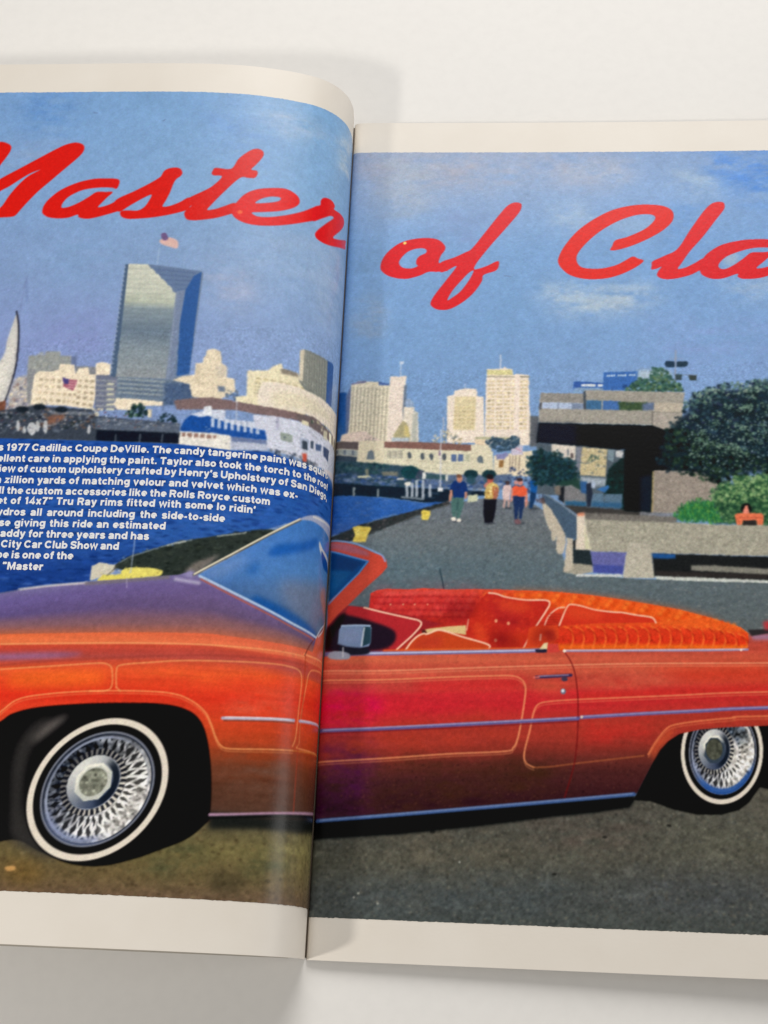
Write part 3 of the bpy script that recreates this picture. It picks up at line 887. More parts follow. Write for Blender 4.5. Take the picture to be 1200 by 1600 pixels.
('P','L',[1157,2051,1107,2099,967,2155,1083,2032,1132,2014],(116,110,104),.41,None,0,1,[]),
('P','L',[1692,1967,1695,2051,1650,2075,1560,2062,1563,2024,1596,1996],(206,200,182),.11,'printed_boat',0,1,[]),
('P','L',[1655,1964,1626,1999,1517,2010,1442,1993,1462,1973],(222,210,104),.11,None,0,1,[]),
('P','L',[1519,2025,1492,2045,1434,2052,1339,2050,1294,2040,1285,2022,1319,2001,1449,1985,1501,1999],(226,214,112),.11,'printed_boat',1,1,[]),
('L','L',[1467,2019,1464,2129,1464,2230],.328,(170,186,208),.7,.12,1,None),
('L','L',[1597,2000,1545,2058],.41,(84,80,70),.7,.12,1,None),
('X','L',[1811,2299,0,2639,698,2246,1116,1996,1764,1917],.08,1.02),
('S','L',[1697,1975,1565,2111,1138,2236,668,2344,1118,2015],500,.16,.41,.41,.2,.4,1.2),
('G','L',[4877,1695,2567,1823,2203,1880,1982,1923,1695,1960,1391,1991,1191,2018,1135,2040,1087,2028,970,1972,746,1881,551,1810,311,1761,330,1654,656,1660,992,1680,1490,1663,2168,1639,4842,1562],[([4882,1714,2205,1892,1697,1971,1120,2037,345,1780],(126,120,172),(116,108,148)),([4870,1669,2195,1824,1472,1932,1041,1959,340,1743],(98,92,162),(112,94,138)),([4862,1638,2184,1749,1461,1831,994,1835,338,1720],(86,80,152),(106,86,116)),([4852,1600,2177,1698,1450,1731,951,1749,335,1698],(112,92,120),(140,96,96)),([4842,1562,2169,1642,1490,1667,992,1683,331,1662],(168,92,64),(176,104,84))],'printed_car_body',0,0),
('Z','L',[4877,1695,2567,1823,2203,1880,1982,1923,1695,1960,1391,1991,1191,2018,1135,2040,1087,2028,970,1972,746,1881,551,1810,311,1761,330,1654,656,1660,992,1680,1490,1663,2168,1639,4842,1562],.06,1.2,1.2,0,0),
('L','L',[2095,1905,1913,1932,1713,1952],.697,(216,208,202),.75,.25,1,None),
('L','L',[2422,1849,2203,1880,2094,1902],.41,(96,98,130),.8,.12,1,None),
('L','L',[1712,1948,1477,1973,1254,2000],1.025,(120,112,120),.8,.41,1,None),
('L','L',[1206,1991,1078,1976],1.025,(190,184,206),.7,.61,1,None),
('P','L',[1176,2015,1128,2048,1090,2028,1117,2003],(150,142,184),.41,None,0,1,[]),
('L','L',[1485,1988,1479,1931],.307,(190,180,200),.5,.12,1,None),
('G','L',[4844,1570,2169,1642,1491,1671,992,1687,656,1671,346,1669,312,1769,255,1822,4,1978,0,1981,0,1282,0,694,892,643,2013,563,4548,452],[([4861,1634,2177,1698,1496,1719,996,1735,660,1719,352,1721,0,1738],(150,90,70),(190,90,70)),([4847,1581,2169,1646,1490,1667,992,1683,656,1667,346,1669,0,1683],(232,120,56),(214,100,76)),([4831,1521,2161,1587,1484,1609,987,1625,652,1609,339,1611,0,1621],(234,128,66),(222,112,80)),([4828,1510,2159,1576,1482,1598,986,1614,651,1598,338,1600,0,1609],(196,64,44),(200,84,64)),([4819,1476,2154,1543,1479,1565,983,1582,649,1565,334,1567,0,1574],(182,62,52),(190,80,66)),([4810,1442,2150,1511,1475,1533,980,1549,646,1533,330,1534,0,1540],(150,66,62),(184,80,70)),([4802,1412,2145,1482,1472,1504,978,1520,644,1504,326,1505,0,1509],(176,62,48),(210,88,60)),([4792,1375,2138,1427,1466,1446,962,1456,435,1489,0,1540],(228,100,52),(226,84,48)),([4777,1316,2129,1370,1459,1389,957,1399,430,1432,0,1478],(226,72,40),(224,72,44)),([4757,1242,2119,1298,1451,1318,951,1328,423,1360,0,1402],(214,48,34),(216,58,38)),([4740,1177,2110,1234,1444,1254,945,1265,417,1296,0,1334],(220,66,42),(214,66,42)),([4715,1082,2097,1143,1434,1163,938,1174,408,1203,0,1236],(214,74,48),(200,72,40)),([4690,989,2083,1052,1424,1073,930,1083,400,1112,0,1139],(186,78,50),(176,68,38)),([4675,932,2075,997,1418,1018,925,1028,394,1055,0,1080],(150,72,48),(150,66,38)),([4653,850,2064,917,1409,939,918,949,386,975,0,996],(112,66,50),(112,60,40)),([4621,727,2047,798,1396,820,908,830,373,854,0,868],(86,62,50),(90,56,42)),([4579,571,2025,647,1380,669,895,680,356,700,0,706],(82,60,52),(84,60,50))],'printed_car_body',0,0),
('P','L',[1597,1442,1067,1457,480,1452,471,1344,949,1307,1410,1358],(216,70,44),2.87,None,1,.4,[]),
('P','L',[2028,1423,1597,1442,1540,1408,1589,1370,2054,1350],(238,112,44),1.43,None,1,.7,[]),
('P','L',[1437,1447,1071,1492,643,1493,712,1435,1204,1414],(232,100,50),1.84,None,1,.6,[]),
('P','L',[846,1336,561,1402,486,1305,698,1250,857,1257],(220,98,72),2.05,None,1,.5,[]),
('P','L',[2371,1523,2153,1532,1863,1547,1682,1545,1823,1515,2147,1492,2365,1480],(146,102,140),.61,None,1,.85,[]),
('P','L',[907,1016,681,1033,467,1023,446,782,849,740],(112,78,64),2.87,None,0,.5,[]),
('Z','L',[4844,1570,2169,1642,1491,1671,992,1687,656,1671,346,1669,312,1769,255,1822,4,1978,0,1981,0,1282,0,694,892,643,2013,563,4548,452],.055,14,.9,0,0),
('Z','L',[4844,1570,2169,1642,1491,1671,992,1687,656,1671,346,1669,312,1769,255,1822,4,1978,0,1981,0,1282,0,694,892,643,2013,563,4548,452],.04,1,1,0,0),
('G','L',[4566,520,2018,597,894,660,0,747,0,137,4442,52],[([4566,520,2018,597,892,643,0,696],(80,64,46),(104,98,72)),([4530,384,1999,465,881,511,0,554],(78,60,40),(124,116,76)),([4499,267,1982,350,870,387,0,431],(86,64,42),(116,104,72)),([4468,151,1966,238,859,252,0,259],(104,78,60),(108,90,72))],'printed_road',0,0),  # paler towards the gutter: part of the page gloss is in the colour
('D','L',[4566,520,2018,597,894,660,0,747,0,137,4442,52],1000,.31,.92,[(70,56,38),(118,98,66),(98,82,56),(58,50,36),(130,116,84)],.4,1.4,None,0,0),
('P','L',[1262,459,984,538,875,446,1135,367],(78,80,56),2.05,None,1,.6,[]),
('P','L',[708,472,492,539,439,444,666,376],(80,84,58),1.84,None,1,.6,[]),
('P','L',[872,413,701,390,729,307,864,316],(66,60,44),1.23,None,1,.6,[]),
('P','L',[1957,417,1784,407,1771,309,1943,319],(118,92,48),1.64,None,1,.6,[]),
('P','L',[498,606,16,639,29,480,487,473],(146,138,90),2.46,None,1,.5,[]),  # pale patch by the gutter, gloss sheen of the page painted as ink
('Z','L',[4566,520,2018,597,894,660,0,747,0,137,4442,52],.16,1.2,1,0,0),
('P','L',[1960,384,1912,392,1903,373,1943,365],(196,150,92),.17,None,1,1,[]),
('P','L',[912,715,585,709,0,772,0,693,350,649,651,639,904,622],(34,36,34),.61,None,0,1,[]),
('P','L',[2415,450,2380,890,2229,1069,2098,1150,2033,1198,1894,1237,1648,1264,1401,1277,1208,1278,1084,1256,1003,1204,952,1099,915,912,904,702,933,640,1020,563,1149,504,1278,452,1442,409,1613,413,1792,472,1938,526,2206,457],(11,11,13),.14,'printed_wheel_arch',1,1,[]),
('P','L',[1937,516,1985,732,2001,971,1934,1130,1819,1204,1873,1079,1914,905,1900,701,1801,538,1683,427],(62,60,58),1.23,None,1,.8,[]),
('P','L',[1904,1043,1829,1151,1712,1203,1838,1080],(138,130,124),1.02,None,1,.8,[]),
('WH','L',[1516,809,1141,875,1523,432],[1541,842],[1516,809],1),
('L','L',[2295,1032,2105,1203,2015,1276,1868,1309,1620,1334,1323,1344,1158,1337,1057,1304,979,1248,938,1181,908,1113,877,1070,827,1056,648,1068,463,1084],.389,(244,170,106),.75,.1,1,None),
('L','L',[2293,1017,2103,1188,2013,1261,1866,1294,1619,1319,1322,1329,1156,1322,1056,1289,978,1234,937,1166,907,1098,876,1055,826,1042,647,1053,462,1069],.273,(244,170,106),.413,.1,1,None),
('L','L',[1474,1360,1484,1453,1459,1486,1301,1506,1144,1523,898,1537,684,1547,531,1549,449,1535,428,1476,436,1336,446,1168,465,1108],.389,(244,170,106),.7,.1,1,None),
('L','L',[1474,1360,1450,1339],.369,(244,170,106),.7,.1,1,None),
('L','L',[2140,1442,1806,1472,1603,1491,1538,1487,1510,1459,1500,1373,1528,1340,1620,1334],.389,(244,170,106),.7,.1,1,None),
('L','L',[18,1600,301,1571,366,1541,384,1478,413,1307,418,1137,399,1101,0,1123],.369,(244,170,106),.75,.1,1,None),
('L','L',[458,1084,0,1119],.41,(206,130,60),.6,.1,1,None),
('L','L',[2160,1585,1653,1604,1153,1619,823,1624,565,1625,421,1626],.369,(240,166,110),.75,.1,1,None),
('L','L',[422,1641,328,1640,0,1663],.41,(244,176,120),.8,.1,1,None),
('L','L',[420,1611,323,1603,0,1624],.328,(226,140,96),.6,.1,1,None),
('L','L',[2143,1463,1928,1491,1571,1519,1147,1553,865,1569,574,1575,388,1577],.615,(160,66,56),.6,.31,1,None),
('L','L',[327,1757,377,1703,416,1634],.328,(90,40,36),.8,.12,1,None),
('L','L',[410,1628,405,1393,423,1136,427,733],.451,(170,60,36),.6,.2,1,None),
('L','L',[879,1220,696,1232,468,1251],.861,(176,170,190),1,.12,1,None),
('L','L',[865,1226,486,1251],.287,(238,234,240),.9,.08,1,None),
('L','L',[871,1207,466,1236],.369,(92,62,48),.7,.12,1,None),
('L','L',[424,1255,270,1269,0,1295],.82,(170,164,190),1,.12,1,None),
('L','L',[414,1260,0,1299],.267,(240,230,240),.9,.08,1,None),
('L','L',[904,699,657,720,0,797],.82,(176,140,164),.95,.16,1,None),
('L','L',[902,682,0,775],.82,(24,26,26),.9,.2,1,None),
('G','L',[1086,2020,911,2137,702,2292,512,2430,415,2473,302,2478,17,2494,0,2428,0,2060,0,1979,131,1895,312,1765,507,1795,746,1881,970,1972],[([1125,2090,515,2477,17,2637],(70,120,186),(66,126,196)),([1118,2015,698,2246,0,2386],(88,130,190),(58,116,190)),([1116,1996,759,2065,0,2222],(74,116,176),(86,140,198)),([1115,1977,751,1952,0,2039],(62,102,160),(112,136,164)),([1111,1940,745,1877,243,1768],(30,84,150),(96,112,140))],'printed_windshield',0,0),
('P','L',[693,2177,653,2245,501,2290,360,2354,398,2286,580,2202],(30,90,172),.61,None,1,.85,[]),
('P','L',[812,2078,757,2130,746,2078,795,2049],(40,96,168),.82,None,1,.7,[]),
('P','L',[607,2028,433,2057,23,2115,157,1915,365,1832,557,1892],(112,122,146),1.64,None,1,.75,[]),
('P','L',[749,1933,512,1855,315,1787,343,1761,591,1810,783,1899],(24,82,156),.61,None,0,.8,[]),
('P','L',[1055,2034,840,2160,837,2114,973,2006],(120,146,190),1.23,None,1,.6,[]),
('P','L',[344,2343,285,2306,105,2284,19,2221,225,2221,329,2283],(196,200,204),.17,None,1,1,[]),
('P','L',[313,2288,238,2273,40,2237,251,2197],(24,78,156),.17,None,1,1,[]),
('P','L',[293,2025,186,2097,0,2019,176,1942],(160,120,110),.61,None,1,.7,[]),
('Z','L',[1086,2020,911,2137,702,2292,512,2430,415,2473,302,2478,17,2494,0,2428,0,2060,0,1979,131,1895,312,1765,507,1795,746,1881,970,1972],.05,1.5,1.5,0,0),
('L','L',[1108,2023,913,2152,702,2300,512,2430],.82,(96,94,92),.9,.16,0,None),
('L','L',[1105,2027,913,2156,703,2304,516,2433],.451,(236,226,198),1,.1,0,None),
('P','L',[520,2428,467,2465,381,2492,283,2493,20,2510,0,2395,0,2402,225,2423,347,2438,434,2443],(164,172,198),.14,None,1,1,[]),
('L','L',[415,2473,312,2478,101,2491],.615,(226,222,214),.8,.2,1,None),
('L','L',[1075,2017,895,1941,670,1852,507,1795,320,1763],.697,(178,198,222),1,.14,1,None),
('L','L',[1066,1999,894,1922,668,1830,506,1773,340,1743],.492,(186,96,72),.8,.16,1,None),
('L','L',[312,1765,230,1841,2,1962,0,2100],.533,(206,208,214),.9,.14,1,None),
('P','L',[293,1770,1,1955,0,2061,0,1704,331,1669],(206,96,66),.41,None,0,1,[]),
('L','L',[284,1776,120,1886,0,2019],.492,(214,214,220),.9,.14,1,None),
('G','R',[-6975,6216,6304,6202,5174,15,-4984,-408],[([-233,5313,2822,5274,4495,5302],(150,162,186),(100,146,204)),([-214,4982,2804,4952,4453,4954],(146,168,200),(116,158,210)),([-185,4480,2776,4465,4395,4472],(126,162,204),(118,160,210)),([-151,3903,2745,3904,4328,3918],(124,160,202),(130,164,210)),([-124,3441,2720,3455,4275,3473],(122,156,198),(138,166,210)),([-98,2996,2696,3022,4233,3129],(116,150,190),(130,158,200))],'printed_sky',0,0),
('P','R',[54,5247,670,5269,1238,5243,1800,5265,1710,5012,1195,5064,678,4962,154,5012],(166,170,188),4.51,None,1,.65,[]),
('P','R',[233,5218,584,5218,509,4811,250,4810],(160,172,188),3.28,None,1,.6,[]),
('P','R',[1454,5155,1927,5188,1881,5036,1539,5063],(170,178,196),2.46,None,1,.6,[]),
('P','R',[2355,5260,2863,5263,3135,4948,2718,4904,2474,5056],(84,138,208),3.69,None,1,.9,[]),
('P','R',[2224,5149,2392,5117,2514,5005,2342,4907,2177,5009],(166,188,210),3.07,None,1,.6,[]),
('P','R',[1367,4837,1538,4872,1664,4762,1536,4673,1376,4713],(164,184,206),2.67,None,1,.6,[]),
('P','R',[1325,4228,1533,4276,1782,4253,2070,4230,2026,4112,1737,4041,1449,4063,1284,4133],(180,196,210),3.07,None,1,.65,[]),
('P','R',[1408,4143,1698,4173,1862,4126,1655,4050,1449,4077],(190,202,208),2.05,None,1,.5,[]),
('P','R',[2483,4324,2768,4313,2965,4228,2758,4135,2517,4182],(160,182,208),2.87,None,1,.6,[]),
('P','R',[2490,4467,2573,4490,2577,4409,2507,4400],(176,190,206),1.02,None,1,.7,[]),
('P','R',[639,4811,940,4812,859,4564,601,4612],(130,150,192),4.51,None,1,.5,[]),
('P','R',[109,4125,278,4126,288,3890,78,3889],(150,164,182),2.46,None,1,.5,[]),
('P','R',[2129,4810,2386,4957,2329,4564,2160,4468],(104,150,206),3.69,None,1,.5,[]),
('P','R',[694,4320,1199,4371,1202,3898,790,3802],(120,158,200),5.33,None,1,.5,[]),
('P','R',[1749,4762,2126,4736,1956,4639,1789,4663],(150,176,206),1.64,None,1,.6,[]),
('P','R',[1941,3996,2748,3950,2730,3633,2134,3676],(136,160,208),5.33,None,1,.5,[]),
('P','R',[88,4562,260,4561,228,4317,78,4318],(116,150,186),2.05,None,1,.4,[]),
('Z','R',[-6975,6216,6304,6202,5174,15,-4984,-408],.035,1.3,1.3,0,0),
('Z','R',[-6975,6216,6304,6202,5174,15,-4984,-408],.03,5,5,0,0),
('D','R',[-54,5295,2904,5252,2804,3544,55,3520],900,.31,.82,[(150,175,205),(112,150,198),(130,160,200)],.1,1,None,0,0),
('P','R',[-26,3471,67,3456,80,3117,-24,3130],(40,86,146),.11,'printed_building',0,1,[]),
('P','R',[64,3429,93,3511,106,3339,101,3117,76,3117],(96,108,140),.17,None,0,1,[]),
('P','R',[93,3520,142,3538,266,3535,271,3512,341,3513,343,3572,446,3578,444,3519,436,3509,433,3254,430,3104,81,3100,92,3205],(216,206,182),.08,'printed_building',0,1,[]),
('L','R',[109,3492,107,3126],.43,(164,158,142),.85,.08,0,None),
('L','R',[133,3492,131,3126],.43,(164,158,142),.85,.08,0,None),
('L','R',[158,3492,155,3126],.43,(164,158,142),.85,.08,0,None),
('L','R',[182,3493,179,3126],.43,(164,158,142),.85,.08,0,None),
('L','R',[206,3493,203,3127],.43,(164,158,142),.85,.08,0,None),
('L','R',[231,3493,227,3127],.43,(164,158,142),.85,.08,0,None),
('L','R',[255,3494,251,3128],.43,(164,158,142),.85,.08,0,None),
('L','R',[279,3494,275,3128],.43,(164,158,142),.85,.08,0,None),
('L','R',[303,3494,299,3128],.43,(164,158,142),.85,.08,0,None),
('L','R',[328,3495,322,3129],.43,(164,158,142),.85,.08,0,None),
('L','R',[118,3501,117,3126],.328,(230,222,198),.8,.08,0,None),
('L','R',[142,3501,141,3126],.328,(230,222,198),.8,.08,0,None),
('L','R',[167,3502,165,3126],.328,(230,222,198),.8,.08,0,None),
('L','R',[191,3502,189,3127],.328,(230,222,198),.8,.08,0,None),
('L','R',[215,3502,213,3127],.328,(230,222,198),.8,.08,0,None),
('L','R',[240,3503,237,3127],.328,(230,222,198),.8,.08,0,None),
('L','R',[264,3503,261,3128],.328,(230,222,198),.8,.08,0,None),
('L','R',[288,3503,285,3128],.328,(230,222,198),.8,.08,0,None),
('L','R',[313,3503,309,3128],.328,(230,222,198),.8,.08,0,None),
('L','R',[337,3504,333,3129],.328,(230,222,198),.8,.08,0,None),
('D','R',[98,3502,337,3504,332,3129,99,3161],120,.18,.31,[(120,116,106)],.6,1,None,0,0),
('P','R',[343,3572,446,3578,440,3514,437,3254,434,3104,337,3103,340,3342],(228,214,200),.08,None,0,1,[]),
('P','R',[434,3514,452,3514,450,3343,437,3254,430,3343],(108,122,140),.09,None,0,1,[]),
('P','R',[266,3537,337,3522,337,3511,271,3512],(74,98,150),.09,None,0,1,[]),
('P','R',[93,3524,187,3545,188,3529,97,3513],(120,120,150),.1,None,0,1,[]),
('L','R',[408,3582,407,3678],.369,(190,204,220),.85,.12,1,None),
('P','R',[401,3682,425,3683,426,3664,401,3664],(200,212,224),.11,None,0,1,[]),
('P','R',[437,3361,502,3362,512,3317,528,3326,539,3123,434,3104],(222,212,196),.09,'printed_building',0,1,[]),
('P','R',[499,3344,528,3322,527,3114,491,3114],(184,186,176),.14,None,0,1,[]),
('P','R',[449,3370,447,3415,472,3424,502,3380,498,3362],(150,170,196),.11,None,0,1,[]),
('P','R',[432,3267,462,3245,485,3166,483,3105,370,3103,383,3174],(172,164,128),.11,'printed_building',0,1,[]),
('P','R',[446,3236,471,3219,481,3149,448,3166],(206,190,130),.17,None,0,1,[]),
('P','R',[368,3147,481,3149,483,3105,370,3103],(180,190,196),.11,None,0,1,[]),
('P','R',[45,3162,106,3179,199,3188,246,3154,320,3120,321,3094,36,3093],(214,196,184),.11,None,0,1,[]),
('P','R',[712,3441,757,3451,760,3482,838,3497,899,3493,904,3444,943,3440,954,3121,717,3117],(234,220,204),.08,'printed_building',0,1,[]),
('L','R',[825,3492,825,3528],.205,(220,216,220),.8,.12,1,None),
('P','R',[761,3437,896,3443,892,3208,755,3206],(220,206,168),.09,None,0,1,[]),
('W','R',[755,3374,893,3376,888,3212,751,3210],5,6,.66,.4,(186,170,128),.8,.25),
('P','R',[954,3130,956,3485,962,3634,1064,3640,1072,3653,1089,3640,1124,3636,1130,3595,1154,3604,1228,3596,1233,3354,1245,3288,1238,3108,954,3104],(236,221,204),.08,'printed_building',0,1,[]),
('P','R',[962,3630,1122,3631,1126,3595,963,3593],(214,206,152),.08,None,0,1,[]),
('L','R',[963,3582,1134,3581],.41,(146,140,116),.8,.1,0,None),
('L','R',[1175,3584,1228,3582],.492,(130,126,110),.9,.1,0,None),
('W','R',[967,3561,1016,3562,1015,3210,964,3209],2,13,.8,.5,(204,186,138),.85,.25),
('W','R',[1024,3562,1065,3563,1063,3210,1021,3210],2,13,.8,.5,(204,186,138),.85,.25),
('W','R',[1073,3563,1114,3563,1111,3211,1069,3210],2,13,.8,.5,(204,186,138),.85,.25),
('W','R',[1122,3563,1138,3563,1135,3211,1117,3211],1,13,.8,.5,(204,186,138),.85,.25),
('W','R',[1173,3564,1224,3564,1219,3212,1167,3212],2,13,.8,.5,(204,186,138),.85,.25),
('P','R',[1142,3595,1171,3595,1166,3133,1138,3133],(238,222,208),.08,None,0,1,[]),
('P','R',[964,3209,1173,3203,1174,3124,950,3121],(234,220,206),.17,None,0,1,[]),
('L','R',[1048,3640,1047,3736],.328,(216,218,222),.9,.12,1,None),
('P','R',[1237,3310,1293,3310,1294,3100,1238,3099],(96,100,106),.17,None,0,1,[]),
('D','R',[620,3107,627,3160,682,3187,722,3205,772,3171,812,3154,813,3110],60,.31,.72,[(224,210,176),(180,160,120),(120,130,130),(206,200,190)],.8,1,None,0,0),
('L','R',[692,3293,691,3170],.287,(216,206,200),.8,.12,1,None),
('L','R',[709,3240,722,3205,747,3179],.205,(110,110,120),.7,.12,1,None),
('P','R',[-7,3121,162,3113,170,2960,-16,2980],(206,198,180),.09,'printed_building',0,1,[]),
('P','R',[-7,3121,162,3113,161,3060,-13,3073],(92,84,86),.1,None,0,1,[]),
('P','R',[-13,3068,153,3056,155,3017,-11,3033],(150,158,158),.09,None,0,1,[]),
('P','R',[-10,3029,155,3012,153,2969,-16,2989],(56,70,86),.11,None,0,1,[]),
('W','R',[-4,3068,153,3056,155,3017,-3,3033],3,1,.3,.9,(70,80,100),.8,.25),
('P','R',[162,3122,322,3126,332,2946,153,2969],(216,206,180),.08,'printed_building',0,1,[]),
('P','R',[219,3022,222,3048,242,3062,259,3049,265,2997,217,2996],(112,124,134),.08,None,0,1,[]),
('D','R',[205,3153,271,3145,272,3119,198,3127],10,.2,.41,[(110,110,110)],.7,1,None,0,0),
('P','R',[322,3120,482,3122,644,3116,874,3107,875,3059,324,3076],(130,96,88),.09,'printed_building',0,1,[]),
('P','R',[324,3078,874,3063,1007,3061,1017,2906,692,2823,328,2937],(216,210,184),.08,'printed_building',0,1,[]),
('P','R',[343,3059,371,3059,374,3007,345,3007],(166,162,148),.08,None,0,1,[]),
('L','R',[352,3050,353,3011],.41,(206,200,180),.7,.08,0,None),
('P','R',[377,3059,406,3060,408,3008,380,3007],(166,162,148),.08,None,0,1,[]),
('L','R',[386,3051,387,3012],.41,(206,200,180),.7,.08,0,None),
('P','R',[412,3060,440,3060,442,3008,414,3008],(166,162,148),.08,None,0,1,[]),
('L','R',[420,3051,422,3012],.41,(206,200,180),.7,.08,0,None),
('P','R',('E',486,3028,13,0,1,-24),(84,92,100),.07,None,0,1,[]),
('L','R',[467,2993,507,2994],.41,(176,166,146),.7,.1,0,None),
('P','R',('E',566,3023,13,0,1,-24),(84,92,100),.07,None,0,1,[]),
('L','R',[547,2988,587,2989],.41,(176,166,146),.7,.1,0,None),
('P','R',('E',623,3022,13,0,1,-24),(84,92,100),.07,None,0,1,[]),
('L','R',[604,2987,644,2988],.41,(176,166,146),.7,.1,0,None),
('P','R',('E',703,3021,13,0,1,-24),(84,92,100),.07,None,0,1,[]),
('L','R',[684,2986,724,2987],.41,(176,166,146),.7,.1,0,None),
('P','R',[747,3039,779,3040,780,2992,748,2992],(92,112,150),.07,None,0,1,[]),
('P','R',[789,3040,821,3041,822,2993,790,2992],(92,112,150),.07,None,0,1,[]),
('P','R',[831,3041,863,3041,864,2994,832,2993],(188,188,164),.07,None,0,1,[]),
('P','R',[870,3107,998,3107,1001,2905,870,2903],(218,210,184),.08,'printed_building',0,1,[]),
('P','R',[908,2990,911,3020,927,3036,943,3025,952,2982],(104,116,124),.07,None,0,1,[]),
('L','R',[327,2958,689,2939,869,2929,1008,2931],.246,(180,174,152),.8,.12,1,None),
('L','R',[632,2985,868,2968],.287,(176,172,152),.6,.12,1,None),
('P','R',[1015,3035,1127,3054,1254,3073,1259,2897,1017,2906],(226,212,184),.11,None,0,1,[]),
('L','R',[1115,3037,1112,2937],.246,(110,96,90),.8,.08,0,None),
('L','R',[1131,3037,1128,2938],.246,(110,96,90),.8,.08,0,None),
('L','R',[1151,3037,1147,2938],.246,(110,96,90),.8,.08,0,None),
('L','R',[1174,3037,1171,2938],.246,(110,96,90),.8,.08,0,None),
('P','R',[1023,3039,1087,3058,1107,3045,1079,3010,1031,3014],(132,134,174),.11,None,0,1,[]),
('P','R',[1047,3005,1075,3006,1072,2954,1044,2958],(150,112,70),.11,None,0,1,[]),
('P','R',[1120,3102,1194,3103,1194,3042,1121,3041],(198,190,206),.08,None,0,1,[]),
('L','R',[1150,3089,1182,3068],.41,(190,120,130),.6,.12,1,None),
('P','R',[893,3160,1005,3161,1150,3163,1150,3146,893,3142],(184,182,150),.11,None,0,1,[]),
('P','R',[893,3142,957,3143,958,3104,894,3107],(226,206,176),.09,None,0,1,[]),
('D','R',[958,3130,997,3166,1045,3157,1086,3141,1133,3176,1174,3159,1166,3107,1126,3080,1047,3062,998,3087],260,.31,.82,[(52,78,98),(40,62,82),(74,98,116)],.75,1,'printed_tree',0,0),
('P','R',[-25,2989,327,2967,488,2952,581,2924,585,2795,-14,2807],(52,76,92),.17,'printed_shore',0,1,[]),
('D','R',[-24,2985,165,2977,327,2967,376,2955,378,2903,-20,2906],110,.41,.92,[(34,64,74),(46,80,84),(28,52,64),(70,96,100)],.8,1,None,0,0),
('P','R',('E',494,2914,56,1,2,-43),(22,64,74),.17,None,0,1,[]),
('D','R',('E',494,2914,56,1,2,-43),30,.41,.72,[(20,58,66),(32,80,84)],.7,1,None,0,0),
('D','R',('E',562,2902,36,1,1,-30),20,.41,.72,[(84,80,100),(64,70,90)],.7,1,None,0,0),
('D','R',[-19,2898,410,2886,421,2818,-16,2837],130,.41,1.02,[(70,100,150),(92,110,140),(52,80,128),(120,136,160),(40,60,96)],.7,1.8,None,0,0),
('P','R',[211,2930,232,2931,234,2883,214,2883],(126,130,116),.11,None,0,1,[]),
('P','R',[157,2882,226,2888,258,2875,170,2869],(214,212,180),.09,None,0,1,[]),
('P','R',[411,2873,459,2874,459,2861,411,2861],(210,204,196),.1,None,0,1,[]),
('P','R',[313,2915,417,2917,418,2887,322,2889],(120,120,110),.17,None,0,1,[]),
('P','R',[578,2915,730,2901,1088,2907,1128,2916,1129,2809,581,2812],(90,108,136),.17,None,0,1,[]),
('P','R',[586,2907,730,2896,731,2866,587,2872],(58,86,94),.11,None,0,1,[]),
('P','R',[570,2915,590,2915,591,2868,571,2868],(214,216,212),.07,None,0,1,[]),
('P','R',[714,2900,730,2901,731,2858,715,2858],(214,214,206),.07,None,0,1,[]),
('D','R',[459,2870,751,2858,1089,2864,1129,2805,494,2794],150,.41,.92,[(38,76,146),(92,120,170),(60,80,116),(150,160,176),(80,96,110)],.7,1.5,None,0,0),
('P','R',('E',873,2908,44,1,1,-30),(26,56,64),.11,'printed_tree',1,1,[]),
('P','R',('E',874,2869,28,0,1,-30),(44,80,92),.17,None,0,.8,[]),
('P','R',('E',985,2909,44,1,0,-30),(26,56,64),.11,'printed_tree',1,1,[]),
('P','R',('E',985,2871,28,0,0,-30),(44,80,92),.17,None,0,.8,[]),
('P','R',[-16,2837,333,2816,693,2806,971,2794,971,2768,758,2756,735,2713,576,2714,336,2744,-11,2751],(22,38,52),.11,'printed_pier',0,1,[]),
('D','R',[493,2819,732,2815,971,2794,734,2739,495,2751],40,.41,.82,[(30,50,70),(14,28,40),(60,80,104)],.6,2,None,0,0),
('L','R',[145,2802,146,2755],.615,(170,178,180),.85,.12,0,None),
('L','R',[298,2794,298,2752],.615,(170,178,180),.85,.12,0,None),
('L','R',[476,2836,479,2755],.82,(190,198,208),.9,.16,0,None),
('L','R',[508,2837,511,2756],.82,(190,198,208),.9,.16,0,None),
('L','R',[536,2854,539,2756],.82,(190,198,208),.9,.16,0,None),
('L','R',[576,2855,579,2748],.82,(190,198,208),.9,.16,0,None),
('L','R',[620,2830,622,2758],.82,(190,198,208),.9,.16,0,None),
('P','R',('E',480,2836,20,0,0,-13),(232,228,216),.09,None,0,1,[]),
('L','R',[448,2746,583,2736],.615,(150,160,168),.8,.12,1,None),
('L','R',[678,3205,682,2995,684,2814],.369,(214,216,222),.9,.1,0,None),
('P','R',[669,2814,700,2814,701,2789,669,2788],(226,228,228),.09,None,0,1,[]),
('L','R',[663,3012,695,3012],.307,(200,190,190),.7,.12,1,None),
('P','R',[670,3064,678,3064,679,3029,667,3029],(120,96,130),.09,None,0,1,[]),
('G','R',[-64,2750,176,2749,336,2740,576,2710,742,2722,656,2690,499,2637,342,2592,205,2559,128,2508,-68,2474],[([-64,2758,735,2722],(48,96,166),(56,100,170)),([-56,2609,737,2612],(44,92,166),(52,98,168)),([-47,2462,741,2466],(70,98,156),(70,98,156))],'printed_water',0,0),
('D','R',[-64,2750,176,2749,336,2740,576,2710,742,2722,656,2690,499,2637,342,2592,205,2559,128,2508,-68,2474],160,.41,1.02,[(36,78,148),(78,118,182),(56,102,172),(90,120,170)],.4,3,None,0,0),
